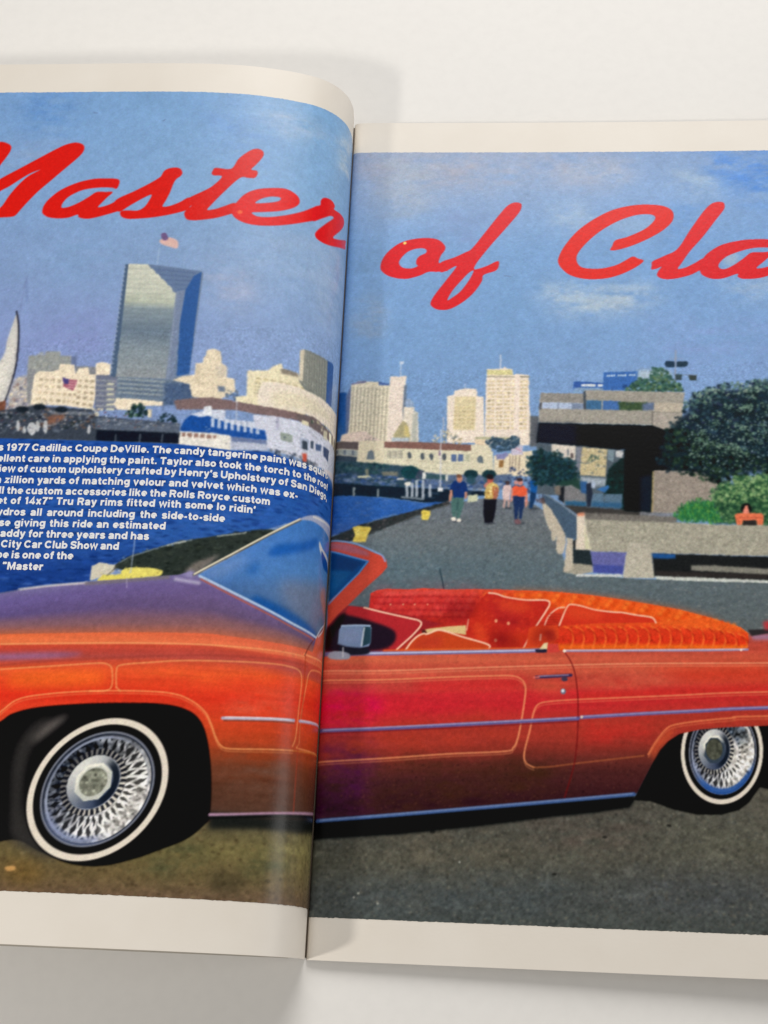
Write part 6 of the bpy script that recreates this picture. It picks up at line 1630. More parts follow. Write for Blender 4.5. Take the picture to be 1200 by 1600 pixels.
('L','R',[1914,1936,1947,1905,1957,1867],.451,(176,34,26),.65,.25,1,None),
('L','R',[1960,1953,1996,1930,2010,1883,1993,1825],.533,(242,120,52),.75,.2,1,None),
('L','R',[1978,1937,2011,1907,2021,1868],.451,(176,34,26),.65,.25,1,None),
('L','R',[2023,1954,2060,1931,2073,1885,2057,1826],.533,(242,120,52),.75,.2,1,None),
('L','R',[2041,1939,2074,1908,2084,1869],.451,(176,34,26),.65,.25,1,None),
('L','R',[2087,1955,2123,1933,2137,1886,2120,1828],.533,(242,120,52),.75,.2,1,None),
('L','R',[2105,1940,2137,1910,2147,1871],.451,(176,34,26),.65,.25,1,None),
('L','R',[2150,1957,2187,1934,2200,1888,2183,1829],.533,(242,120,52),.75,.2,1,None),
('L','R',[2168,1941,2201,1911,2210,1872],.451,(176,34,26),.65,.25,1,None),
('L','R',[2214,1958,2250,1935,2263,1889,2246,1830],.533,(242,120,52),.75,.2,1,None),
('L','R',[2232,1943,2264,1912,2273,1874],.451,(176,34,26),.65,.25,1,None),
('L','R',[2277,1963,2313,1940,2326,1894,2309,1832],.533,(242,120,52),.75,.2,1,None),
('L','R',[2295,1947,2327,1917,2337,1878],.451,(176,34,26),.65,.25,1,None),
('L','R',[2340,1948,2376,1925,2388,1879,2372,1833],.533,(242,120,52),.75,.2,1,None),
('L','R',[2358,1933,2389,1902,2399,1864],.451,(176,34,26),.65,.25,1,None),
('L','R',[2402,1933,2438,1911,2451,1865,2434,1835],.533,(242,120,52),.75,.2,1,None),
('L','R',[2420,1918,2452,1888,2461,1849],.451,(176,34,26),.65,.25,1,None),
('L','R',[2464,1919,2500,1896,2512,1850,2497,1836],.533,(242,120,52),.75,.2,1,None),
('L','R',[2482,1904,2514,1873,2523,1835],.451,(176,34,26),.65,.25,1,None),
('Z','R',[280,2120,322,2141,376,2151,516,2150,594,2160,749,2155,903,2161,1057,2163,1165,2159,1288,2160,1414,2154,1582,2142,1745,2122,1914,2097,2124,2062,2316,2011,2477,1960,2523,1922,2522,1821,1439,1780,378,1745,274,2007],.09,.8,.8,0,0),
('S','R',[280,2120,322,2141,376,2151,516,2150,594,2160,749,2155,903,2161,1057,2163,1165,2159,1288,2160,1414,2154,1582,2142,1745,2122,1914,2097,2124,2062,2316,2011,2477,1960,2523,1922,2522,1821,1439,1780,378,1745,274,2007],1500,.14,.31,.31,.22,.4,1.2),
('P','R',[1417,1944,1440,2008,1463,2060,1490,2080,1630,2048,1789,2035,1969,2008,1990,1977,1667,1965],(206,56,38),.14,None,0,.9,[]),
('L','R',[1417,1948,1440,2008,1463,2060,1486,2078,1547,2070,1630,2048,1743,2036,1789,2035,1871,2021,1961,2008,1986,1977],.451,(246,204,176),.95,.1,1,None),
('L','R',[1330,1946,1345,1986,1368,2020,1410,2053,1448,2059],.41,(246,204,176),.9,.1,1,None),
('L','R',[1357,2014,1425,2015],.287,(150,36,28),.6,.12,0,None),
('L','R',[1353,1998,1417,1999],.287,(150,36,28),.6,.12,0,None),
('L','R',[1349,1982,1410,1983],.287,(150,36,28),.6,.12,0,None),
('L','R',[1345,1966,1402,1967],.287,(150,36,28),.6,.12,0,None),
('L','R',[1341,1950,1394,1951],.287,(150,36,28),.6,.12,0,None),
('P','R',[981,2137,1023,2136,1100,2117,1215,2102,1341,2101,1364,2081,1326,2013,1281,1941,1243,1861,1206,1794,1005,1789,863,1883,876,1974,943,2088],(192,48,38),.11,'printed_seat',0,1,[]),
('P','R',[1019,2125,1135,2096,1193,1990,1182,1911,1060,1947,997,2045],(176,42,44),1.64,None,1,.6,[]),
('P','R',[888,1963,1002,2005,1024,1809,909,1876],(202,54,36),1.43,None,0,.7,[]),
('P','R',[1137,1890,1250,1932,1205,1798,1100,1803],(206,62,36),1.23,None,0,.7,[]),
('D','R',[981,2137,1023,2136,1100,2117,1215,2102,1341,2101,1364,2081,1326,2013,1281,1941,1243,1861,1206,1794,1005,1789,863,1883,876,1974,943,2088],120,.41,1.02,[(204,60,42),(178,40,38),(216,72,44)],.35,1,None,0,0),
('L','R',[996,2139,1042,2134,1100,2115,1215,2100,1334,2101,1360,2081,1338,2033,1281,1941],.492,(246,204,176),.95,.1,1,None),
('L','R',[1239,1869,1205,1802],.451,(246,204,176),.9,.1,1,None),
('L','R',[866,1903,876,1970],.369,(246,204,176),.7,.1,1,None),
('P','R',('E',1041,1966,9,0,0,-11),(236,160,120),.08,None,0,1,[]),
('P','R',('E',1079,1975,34,1,0,-16),(142,28,34),.51,None,0,.5,[]),
('P','R',('E',1115,1952,9,0,0,-11),(236,160,120),.08,None,0,1,[]),
('P','R',('E',1153,1961,34,1,0,-16),(142,28,34),.51,None,0,.5,[]),
('P','R',('E',1040,1846,9,0,0,-11),(236,160,120),.08,None,0,1,[]),
('P','R',('E',1078,1855,34,1,0,-16),(142,28,34),.51,None,0,.5,[]),
('P','R',[1235,1924,1273,1940,1410,1948,1417,1873,1371,1833,1221,1806],(212,72,40),.17,None,0,1,[]),
('P','R',[1326,1910,1387,1920,1402,1857,1349,1840],(150,40,34),.51,None,0,.8,[]),
('L','R',[1307,1886,1304,1855],.533,(244,214,180),.9,.16,1,None),
('P','R',[751,2059,924,2083,887,1982,754,1959],(120,24,26),1.02,None,1,.45,[]),
('P','R',[1003,1906,1137,1882,1194,1813,1024,1801],(120,24,26),1.02,None,1,.45,[]),
('P','R',[1281,1925,1356,1942,1349,1856,1251,1830],(120,24,26),1.02,None,1,.45,[]),
('P','R',[369,1958,715,1958,716,1927,409,1927],(120,24,26),1.02,None,1,.45,[]),
('P','R',[1058,2102,1250,2075,1181,2017,1066,2047],(226,84,46),.82,None,1,.5,[]),
('P','R',[907,1943,984,1906,970,1827,916,1865],(226,84,46),.82,None,1,.5,[]),
('P','R',[1478,2064,1668,2029,1629,1988,1478,2001],(226,84,46),.82,None,1,.5,[]),
('P','R',[617,1904,755,1924,862,1934,863,1875,756,1888,634,1869],(218,190,134),.11,None,0,1,[]),
('P','R',[590,1915,617,1900,633,1877,603,1876],(70,40,36),.17,None,0,1,[]),
('P','R',[31,2065,152,2040,250,2031,522,1985,716,1938,602,1896,454,1762,19,1748],(150,40,46),.17,None,0,.9,[]),
('P','R',[152,2036,250,2027,367,2001,577,1959,593,1931,535,1847,453,1766,392,1765,439,1833,441,1880,371,1918,214,1962,128,1976],(178,46,52),.11,'printed_seat',0,1,[]),
('P','R',[36,1793,55,1883,105,1975,182,1973,331,1933,425,1895,446,1849,422,1801,361,1772,224,1756,38,1753],(38,28,40),.37,'printed_car_body',1,1,[]),
('L','R',[246,2029,367,2001,523,1969,581,1955,592,1927,546,1867,497,1818,453,1774],.492,(246,204,176),1,.1,1,None),
('P','R',[499,1763,539,1827,576,1864,618,1877,649,1877,694,1900,756,1888,871,1852,1001,1816,1005,1777],(196,72,38),.11,'printed_seat',0,1,[]),
('P','R',[529,1788,604,1853,718,1871,720,1793],(186,60,44),.82,None,0,.7,[]),
('L','R',[507,1775,539,1823,576,1860,610,1876,633,1875,694,1900,748,1892,840,1863,993,1820,1001,1792],.492,(246,204,176),1,.1,1,None),
('L','R',[377,1764,758,1782,1326,1805],.697,(222,104,50),.8,.25,1,None),
('P','R',[24,2386,135,2362,235,2335,267,2324,201,2236,127,2153,28,2041],(20,72,128),.11,'printed_windshield',0,1,[]),
('P','R',[25,2369,221,2314,168,2256,32,2260],(12,58,106),.17,None,0,.9,[]),
('P','R',[32,2260,161,2256,87,2153,33,2105],(36,90,140),.61,None,0,.7,[]),
('P','R',[-19,2450,112,2441,192,2421,292,2378,344,2362,369,2330,375,2289,345,2248,244,2148,163,2057,96,1991,28,1905,16,2051,126,2157,208,2244,263,2324,196,2343,75,2378,-15,2396],(196,74,58),.1,'printed_car_body',0,1,[]),
('P','R',[-10,2446,132,2433,253,2385,266,2353,135,2375,-8,2409],(160,100,118),.41,None,0,.8,[]),
('P','R',[202,2208,316,2292,355,2293,243,2168,132,2056],(214,84,64),1.02,None,0,.6,[]),
('L','R',[-19,2458,111,2447,191,2430,292,2386,340,2362,361,2326],.492,(130,166,214),.9,.14,1,None),
('L','R',[-3,2392,136,2354,255,2324,200,2244,119,2153,28,2049],.451,(96,146,206),.9,.12,0,None),
('P','R',[19,1886,53,1923,97,1975,135,1992,122,1936,79,1864,45,1769,16,1772],(30,18,26),.41,None,1,1,[]),
('G','R',[-77,730,1832,955,2590,1137,4350,1192,4202,102,-26,-68],[([-88,912,4350,1192],(70,68,62),(96,92,82)),([-74,694,1146,768,4312,909],(74,74,68),(98,96,86)),([-63,516,1148,591,4284,702],(84,84,74),(92,90,82)),([-52,341,1150,383,4256,498],(80,84,82),(80,82,80)),([-39,135,4220,233],(76,82,80),(78,82,78))],'printed_road',0,0),
('D','R',[-77,730,1832,955,2590,1137,4350,1192,4202,102,-26,-68],6800,.25,.7,[(58,60,56),(104,106,98),(80,84,80),(120,114,100),(66,72,70),(90,84,76)],.36,1.2,None,0,0),
('P','R',[277,667,784,755,1219,735,1076,589,429,530],(104,96,82),4.51,None,1,.5,[]),
('P','R',[1219,770,1687,857,1935,759,1505,639],(106,92,84),4.1,None,1,.5,[]),
('P','R',[290,386,1007,447,1504,431,1433,326,439,271],(70,80,84),4.1,None,1,.5,[]),
('P','R',[1716,473,2208,525,2553,469,2202,354],(74,78,84),4.51,None,1,.5,[]),
('P','R',[2007,797,2502,813,2529,674,2038,658],(98,98,84),3.69,None,1,.5,[]),
('P','R',[2513,1026,2795,1017,2782,822,2537,814],(104,100,88),2.87,None,1,.5,[]),
('Z','R',[-77,730,1832,955,2590,1137,4350,1192,4202,102,-26,-68],.2,.8,.8,0,0),
('Z','R',[-77,730,1832,955,2590,1137,4350,1192,4202,102,-26,-68],.1,3,2,0,0),
('P','R',('E',1667,722,14,0,0,-8),(36,36,34),.11,None,0,.8,[]),
('P','R',('E',1384,509,14,1,0,-8),(36,36,34),.11,None,0,.8,[]),
('P','R',('E',698,717,15,1,0,-9),(36,36,34),.11,None,0,.8,[]),
('P','R',('E',2025,797,14,0,0,-8),(36,36,34),.11,None,0,.8,[]),
('P','R',('E',267,343,7,0,0,-6),(180,180,170),.09,None,0,.7,[]),
('P','R',('E',854,556,7,0,0,-6),(180,180,170),.09,None,0,.7,[]),
('P','R',('E',291,365,7,0,0,-6),(180,180,170),.09,None,0,.7,[]),
('P','R',('E',402,314,7,0,0,-5),(180,180,170),.09,None,0,.7,[]),
('P','R',[1832,933,1855,984,1934,1135,1988,1247,2105,1398,2377,1461,4400,1555,4336,1085,2688,996,2538,1027,2473,939,2414,895,2318,867,2186,863,2056,887,1929,929],(12,13,14),.17,'printed_wheel_arch',0,1,[]),
('WH','R',[2337,1224,2569,1238,2324,924],[2294,1234],[2341,1224],2),
('G','R',[-25,1735,167,1743,759,1770,1326,1793,1439,1796,2511,1829,2531,1930,2598,1931,2998,1893,4446,1893,4383,1430,2604,1378,2372,1363,2220,1346,2102,1317,2036,1274,1987,1221,1934,1128,1854,977,1832,959,928,854,39,752,-41,753],[([-68,1809,1326,1885,2636,1963,4465,2039],(190,84,66),(170,78,80)),([-64,1750,1326,1789,2629,1831,4448,1909],(188,82,64),(188,72,58)),([-61,1695,1326,1739,2626,1785,4441,1863],(206,104,76),(196,76,58)),([-58,1648,1326,1696,2624,1747,4436,1825],(192,82,66),(204,84,58)),([-56,1609,1326,1665,2623,1724,4433,1802],(200,94,74),(206,78,52)),([-52,1555,1326,1619,2621,1686,4428,1764],(184,72,64),(198,66,46)),([-49,1500,1326,1573,2619,1648,4423,1727],(190,66,62),(208,76,50)),([-47,1470,1326,1531,2616,1595,4416,1674],(200,46,58),(200,58,42)),([-43,1393,1326,1471,2613,1550,4410,1630],(198,40,54),(190,58,44)),([-37,1302,1326,1395,2610,1490,4402,1570],(184,50,52),(196,64,48)),([-34,1249,1326,1358,2609,1467,4399,1548],(160,56,48),(184,60,46)),([-29,1166,1326,1291,2606,1415,4392,1496],(164,60,50),(182,58,44)),([-24,1092,1327,1205,2600,1319,4379,1401],(138,54,48),(150,54,42)),([-21,1032,1327,1135,2596,1238,4368,1321],(98,48,46),(122,52,40)),([-16,944,1327,1049,2591,1155,4357,1238],(66,36,42),(98,48,38)),([-8,813,1327,921,2584,1028,4340,1113],(48,26,36),(80,42,36)),([-4,755,1327,865,2581,975,4332,1060],(62,36,44),(80,46,38))],'printed_car_body',0,0),
('Z','R',[-25,1735,167,1743,759,1770,1326,1793,1439,1796,2511,1829,2531,1930,2598,1931,2998,1893,4446,1893,4383,1430,2604,1378,2372,1363,2220,1346,2102,1317,2036,1274,1987,1221,1934,1128,1854,977,1832,959,928,854,39,752,-41,753],.055,14,.9,0,0),
('P','R',[254,1139,774,1155,1436,1175,1435,921,271,792],(70,42,32),3.28,None,0,.55,[]),
('P','R',[356,1367,1141,1428,1142,1222,402,1162],(176,60,44),2.87,None,0,.5,[]),
('P','R',[537,1578,1214,1628,1196,1558,614,1527],(214,40,46),1.43,None,0,.7,[]),
('P','R',[237,1485,840,1518,842,1411,243,1363],(204,40,56),2.46,None,0,.3,[]),
('P','R',[23,1494,350,1500,320,1328,2,1306],(206,28,80),1.84,None,1,.6,[]),
('P','R',[20,1209,344,1216,326,794,30,767],(86,32,78),2.46,None,0,.5,[]),
('P','R',[1251,1613,1438,1588,1438,1531,1289,1546],(208,96,66),1.43,None,0,.6,[]),
('P','R',[1532,1686,1960,1704,2106,1643,1735,1577,1550,1606],(206,98,74),1.84,None,1,.6,[]),
('P','R',[1923,1684,2366,1718,2623,1716,2619,1655,2180,1637],(214,66,42),1.43,None,0,.7,[]),
('P','R',[1531,1533,2580,1609,2579,1586,1531,1507],(206,52,36),.82,None,0,.5,[]),
('P','R',[1548,1364,1952,1394,1949,1301,1547,1234],(206,48,44),2.05,None,0,.5,[]),
('D','R',[12,1076,1509,1141,1873,1152,1815,976,38,774],500,.25,.53,[(110,66,50),(50,28,30),(90,50,44),(36,22,26)],.3,1,None,0,0),
('Z','R',[-25,1735,167,1743,759,1770,1326,1793,1439,1796,2511,1829,2531,1930,2598,1931,2998,1893,4446,1893,4383,1430,2604,1378,2372,1363,2220,1346,2102,1317,2036,1274,1987,1221,1934,1128,1854,977,1832,959,928,854,39,752,-41,753],.06,.9,.9,0,0),
('P','R',[2531,1922,2634,1924,4451,1931,4448,1909,2632,1885,2544,1883],(160,130,160),.41,None,0,.8,[]),
('P','R',[2517,1945,2636,1951,4456,1970,4452,1939,2634,1924,2537,1906],(52,48,50),.17,None,0,1,[]),
('P','R',[2608,1993,2639,2002,2711,1984,2709,1949,2617,1947],(180,60,66),.41,None,0,1,[]),
('P','R',[-41,753,928,854,1832,959,1839,934,1809,890,1615,855,1363,822,929,753,495,695,-35,646],(12,15,17),.37,'printed_car_body',0,1,[]),
('L','R',[35,756,490,806,927,857,1435,917,1833,966],1.066,(66,92,142),1,.12,1,None),
('L','R',[51,760,927,861,1825,969],.328,(142,160,194),.7,.1,1,None),
('L','R',[-19,1633,382,1643,837,1671,1364,1701,1887,1726,2624,1747,4433,1802],.41,(244,172,128),.7,.1,1,None),
('L','R',[-18,1617,383,1627,837,1655,1364,1685,1886,1710,2623,1731,4431,1786],.287,(244,172,128),.385,.1,1,None),
('L','R',[-15,1575,384,1589,762,1615,1026,1630,1139,1633,1192,1615,1218,1574,1215,1505,1193,1354,1172,1256,1150,1211,1099,1187,774,1162,404,1125,-24,1088],.43,(238,156,106),.8,.1,1,None),
('L','R',[-14,1559,385,1573,763,1599,1026,1614,1139,1617,1192,1599,1218,1558,1215,1489,1193,1338,1172,1241,1150,1195,1099,1172,774,1147,404,1109,-23,1072],.301,(238,156,106),.44,.1,1,None),
('L','R',[4413,1652,2615,1576,2066,1540,1531,1503,1364,1487,1297,1470,1267,1424,1245,1318,1213,1183,1224,1125,1268,1100],.41,(236,150,102),.8,.1,1,None),
('L','R',[4411,1636,2614,1560,2066,1524,1530,1487,1364,1471,1297,1454,1267,1408,1245,1302,1213,1168,1224,1109,1268,1085],.287,(236,150,102),.44,.1,1,None),
('L','R',[1268,1100,1363,1107,1509,1130,1728,1162,1895,1186],.41,(196,112,66),.55,.1,1,None),
('L','R',[1921,1194,1963,1265,2020,1337,2071,1368,2207,1394,2407,1418,2607,1434,4393,1504],.451,(236,140,90),.75,.1,1,None),
('L','R',[1921,1178,1962,1249,2019,1321,2071,1352,2206,1378,2407,1402,2606,1418,4391,1488],.316,(236,140,90),.413,.1,1,None),
('P','R',[1932,1205,1970,1265,2023,1322,2082,1353,2059,1312,1984,1228,1946,1161],(214,90,54),.61,None,0,.7,[]),
('L','R',[1447,1784,1484,1727,1509,1647,1523,1514,1522,1363,1514,1233,1494,1104,1443,935],.369,(110,26,28),.8,.12,1,None),
('L','R',[11,1275,396,1298,918,1342,1522,1391],1.107,(98,92,146),1,.12,1,None),
('L','R',[39,1278,918,1347,1511,1396],.328,(186,178,204),.8,.1,1,None),
('L','R',[14,1257,919,1325,1522,1375],.41,(110,30,40),.7,.16,1,None),
('L','R',[1541,1398,1880,1428,2246,1456,2609,1482,4401,1563],1.025,(104,96,150),1,.12,1,None),
('L','R',[1541,1403,2246,1461,2610,1487],.307,(190,180,206),.7,.1,1,None),
('P','R',('E',1544,1400,8,0,0,-8),(236,210,190),.06,None,0,1,[]),
('L','R',[-25,1735,167,1739,759,1765,1213,1786,1326,1797],1.127,(116,112,160),1,.14,1,None),
('L','R',[186,1742,759,1768,1270,1791],.451,(206,208,230),.9,.1,1,None),
('L','R',[1447,1792,1889,1805,2260,1815,2511,1825],.656,(150,138,172),1,.12,1,None),
('L','R',[1454,1796,2497,1827],.267,(226,214,220),.85,.08,1,None),
('P','R',('E',1447,1792,10,0,0,-10),(244,226,210),.06,None,0,1,[]),
('P','R',('E',2474,1822,7,0,0,-8),(244,220,210),.06,None,0,1,[]),
('P','R',[1300,1800,1326,1836,1349,1840,1345,1793,1311,1785],(226,206,160),.1,None,0,1,[]),
('P','R',[1349,1832,1409,1834,1417,1784,1349,1778],(206,70,62),.11,None,0,1,[]),
('P','R',[1273,1795,1345,1801,1341,1778,1281,1776],(40,40,60),.11,None,0,1,[]),
('L','R',[1281,1629,1401,1638,1483,1646],.943,(62,46,82),1,.12,1,None),
('L','R',[1296,1635,1468,1647],.287,(180,170,196),.8,.08,1,None),
('P','R',('E',1446,1622,19,0,0,-14),(70,60,80),.09,None,0,1,[]),
('L','R',[1266,1627,1296,1630],.512,(226,110,96),.9,.12,1,None),
('P','R',('E',1438,1548,16,0,0,-17),(112,112,130),.07,None,0,1,[]),
('P','R',('E',1436,1552,9,0,0,-10),(214,218,224),.07,None,0,1,[]),
('P','R',[111,1785,145,1805,222,1795,285,1774,278,1742,148,1731,109,1746],(34,34,46),.17,None,1,1,[]),
('P','R',[40,1730,70,1753,124,1754,171,1739,165,1708,65,1706],(150,156,172),.14,None,1,1,[]),
('L','R',[131,1777,133,1723],.41,(200,206,214),.8,.12,1,None),
('P','R',[102,1888,116,1914,216,1920,282,1920,296,1904,296,1813,284,1789,238,1780,146,1786,98,1801],(122,144,178),.09,'printed_mirror',0,1,[]),
('P','R',[247,1911,286,1912,294,1896,294,1809,246,1788],(44,72,86),.11,None,0,1,[]),
('L','R',[252,1903,241,1792],.451,(214,224,232),.9,.14,1,None),
('L','R',[116,1912,216,1918,286,1916],.492,(176,200,226),.9,.14,1,None),
('L','R',[102,1801,165,1786,234,1782],.41,(96,112,140),.8,.12,1,None),
('P','R',[113,1888,225,1898,221,1811,113,1817],(136,150,184),.82,None,0,.6,[]),
('P','L',[2563,4881,2596,4903,2640,4911,2695,4882,2781,4717,2880,4535,2956,4356,2807,4341,2707,4506,2644,4649,2614,4730,2581,4793,2559,4847],(212,34,28),.04,'headline_letter',1,1,[]),
('P','L',[2815,4393,2711,4534,2599,4629,2484,4706,2369,4783,2252,4860,2193,4891,2140,4903,2097,4893,2077,4868,2084,4825,2124,4772,2190,4700,2263,4619,2336,4538,2389,4467,2430,4406,2457,4364,2476,4352,2517,4347,2608,4345,2602,4364,2568,4415,2551,4439,2519,4510,2468,4591,2414,4653,2345,4698,2396,4677,2446,4643,2529,4576,2586,4538,2698,4449,2766,4345],(212,34,28),.04,'headline_letter',1,1,[]),
('P','L',[1823,4622,1911,4632,1994,4627,2094,4599,2191,4547,2254,4486,2285,4434,2291,4387,2275,4363,2240,4345,2177,4338,2116,4344,2061,4365,2051,4347,2021,4337,1980,4336,1920,4351,1841,4377,1794,4396,1764,4419,1753,4504,1803,4480,1868,4438,1934,4419,1912,4456,1883,4494,1854,4530,1900,4532,1957,4531,1999,4499,2056,4457,2114,4426,2158,4415,2172,4424,2163,4457,2131,4499,2066,4539,2006,4556,1924,4565,1862,4563,1829,4558],(212,34,28),.04,'headline_letter',1,1,[]),
('P','L',[1831,4466,1708,4542,1611,4604,1562,4642,1553,4656,1538,4690,1507,4709,1466,4715,1437,4706,1422,4678,1430,4654,1456,4629,1471,4596,1486,4534,1505,4477,1524,4428,1480,4431,1421,4458,1360,4495,1353,4420,1387,4396,1485,4366,1585,4346,1685,4336,1734,4335,1772,4347,1789,4373,1781,4392,1741,4397,1680,4396,1641,4420,1617,4462,1602,4512,1649,4490,1725,4438,1801,4387],(212,34,28),.04,'headline_letter',1,1,[]),
('P','L',[1382,4377,1372,4401,1339,4439,1377,4419,1401,4461,1345,4505,1287,4540,1223,4586,1168,4660,1221,4666,1235,4680,1229,4702,1212,4722,1116,4721,1076,4796,1029,4849,981,4884,940,4885,920,4864,925,4829,962,4768,989,4729,954,4724,947,4701,963,4670,1003,4665,1055,4659,1147,4548,1219,4449,1240,4410,1186,4421,1138,4443,1068,4472,1048,4415,1094,4390,1181,4356,1269,4337,1329,4331,1366,4341],(212,34,28),.04,'headline_letter',1,1,[]),
('P','L',[1085,4412,1075,4455,1061,4479,1017,4540,948,4585,848,4612,759,4621,695,4596,668,4562,673,4523,717,4485,796,4451,896,4428,960,4416,950,4401,914,4391,834,4402,734,4435,633,4486,530,4561,494,4535,519,4468,628,4405,769,4353,901,4329,989,4333,1051,4357,1082,4389],(218,40,40),.04,'headline_letter',1,1,[[945,4486,913,4521,856,4547,803,4553,787,4544,801,4523,861,4501]]),
('P','L',[570,4529,526,4565,523,4599,505,4628,470,4642,426,4640,402,4617,406,4590,332,4597,276,4592,269,4553,318,4484,401,4386,328,4407,192,4482,193,4454,197,4416,362,4336,455,4307,522,4311,548,4337,532,4378,467,4457,407,4525,438,4526,505,4476,573,4433],(216,36,40),.04,'headline_letter',1,1,[]),
('P','R',[244,4380,257,4439,295,4500,367,4562,452,4592,548,4602,623,4588,667,4544,668,4509,644,4470,630,4416,658,4412,692,4427,693,4359,672,4349,620,4344,562,4343,504,4314,410,4289,313,4306,259,4342],(216,34,42),.04,'headline_letter',1,1,[[369,4400,372,4434,413,4488,465,4516,519,4523,545,4511,543,4487,503,4464,483,4435,482,4403,491,4386,449,4369,396,4374]]),
('P','R',[641,4412,733,4454,809,4495,851,4525,942,4658,1026,4782,1077,4849,1119,4877,1158,4877,1175,4857,1158,4800,1078,4688,994,4577,924,4479,874,4399,871,4365,946,4389,1024,4428,1014,4361,930,4324,917,4274,866,4190,794,4118,711,4067,638,4062,595,4085,586,4116,614,4176,685,4284,750,4388,685,4354,643,4344],(216,34,42),.04,'headline_letter',1,1,[[863,4353,834,4283,781,4201,728,4153,695,4134,727,4205,788,4287,833,4340]]),
('P','R',[1419,4415,1422,4459,1460,4543,1547,4659,1660,4752,1783,4821,1919,4856,2042,4860,2128,4844,2175,4804,2173,4740,2123,4677,2035,4614,1913,4551,1815,4517,1761,4512,1774,4546,1796,4588,1876,4614,1989,4673,2051,4736,2056,4771,2015,4786,1930,4779,1819,4737,1705,4664,1620,4585,1558,4507,1537,4452,1551,4401,1593,4377,1690,4373,1789,4397,1849,4430,1904,4464,1939,4449,1974,4430,1909,4375,1811,4325,1712,4298,1592,4296,1496,4324,1442,4372],(222,40,32),.04,'headline_letter',1,1,[]),
('P','R',[2024,4368,2027,4397,2034,4428,2105,4466,2197,4521,2280,4657,2371,4798,2422,4857,2458,4876,2502,4876,2515,4856,2508,4818,2452,4738,2364,4612,2275,4501,2220,4415,2194,4372,2246,4382,2306,4415,2365,4448,2383,4381,2335,4360,2268,4324,2171,4298,2099,4296,2060,4320,2067,4353,2090,4388,2060,4374],(220,36,42),.04,'headline_letter',1,1,[]),
('P','R',[2335,4400,2357,4443,2395,4491,2481,4549,2602,4582,2700,4591,2783,4590,2861,4580,2845,4515,2780,4528,2696,4526,2610,4505,2514,4464,2463,4414,2459,4379,2497,4369,2558,4401,2620,4449,2670,4490,2737,4493,2811,4492,2750,4427,2698,4375,2772,4386,2898,4445,2902,4379,2768,4318,2696,4299,2612,4295,2576,4311,2573,4333,2482,4300,2410,4297,2352,4324,2335,4360],(216,34,42),.04,'headline_letter',1,1,[]),
('P','L',('E',1035,4410,-16,2,-1,-14),(238,120,70),.14,None,0,.8,[]),
('P','R',('E',400,4562,11,0,0,-11),(246,214,120),.08,None,0,1,[]),
('L','L',[2045,5133,2024,5128],.287,(84,96,130),.7,.08,0,None),
('L','L',[1584,5068,1572,5078],.287,(84,96,130),.7,.08,0,None),
('L','R',[1065,4318,1107,4313],.205,(96,100,130),.8,.08,0,None)
]
FN = {'P': op_P, 'G': op_G, 'L': op_L, 'D': op_D, 'W': op_W, 'Z': op_Z, 'WH': op_WH, 'S': op_S, 'B': op_B, 'X': op_X}
for op in PRINT:
    FN[op[0]](*op[1:])

# press grain
for p in 'LR':
    g = .018 * rng.standard_normal((CH, CW)) + .012 * vnoise(CH, CW, .5, .5) + .008 * vnoise(CH, CW, 1.1, 1.1)
    ch = .012 * rng.standard_normal((CH, CW, 3))
    CAN[p] = np.clip(CAN[p] * (1 + g[..., None] + ch) + .006 * rng.standard_normal((CH, CW, 1)), .012, .97)


def ink_of(pg, c0):
    lin = np.where(c0 <= .04045, c0 / 12.92, ((c0 + .055) / 1.055) ** 2.4)
    return np.clip(1.06 * lin ** 1.04 - 0.008, 0.002, 1)


# ------------------------------------------------------------------ the magazine
mag = bpy.data.objects.new('magazine', None)
col.objects.link(mag)
mag.empty_display_size = 0.05
mag['label'] = 'open magazine spread with an orange convertible car photo and red script headline'
mag['category'] = 'magazine'

EXT = {'L': (13.2, 264.75), 'R': (11.45, 263.9)}     # print area up the page
FULL = {'L': 212.0, 'R': 207.5}                       # paper width
FINE = {'L': 140.0, 'R': 146.0}
LAB = {
    'printed_sky': 'blue sky of the printed picture', 'printed_water': 'blue harbour water of the printed picture',
    'printed_car_body': 'orange and red pinstriped car body in the picture', 'printed_windshield': 'blue tinted windscreen of the printed car',
    'printed_wheel': 'white-wall tyre with chrome wire wheel in the picture', 'printed_upholstery': 'tufted orange velvet upholstery of the printed car',
    'printed_seat': 'red velvet seats with pale piping', 'printed_road': 'grey asphalt under the printed car',
    'printed_mirror': 'chrome door mirror of the printed car', 'headline_letter': 'red script letter of the headline',
    'printed_tower': 'tall glass office tower in the picture', 'printed_sailboat': 'white sail at the picture edge',
    'printed_ferry': 'white and blue ferry in the picture', 'printed_concrete_building': 'grey concrete building on the quay',
}
PAGES = {}
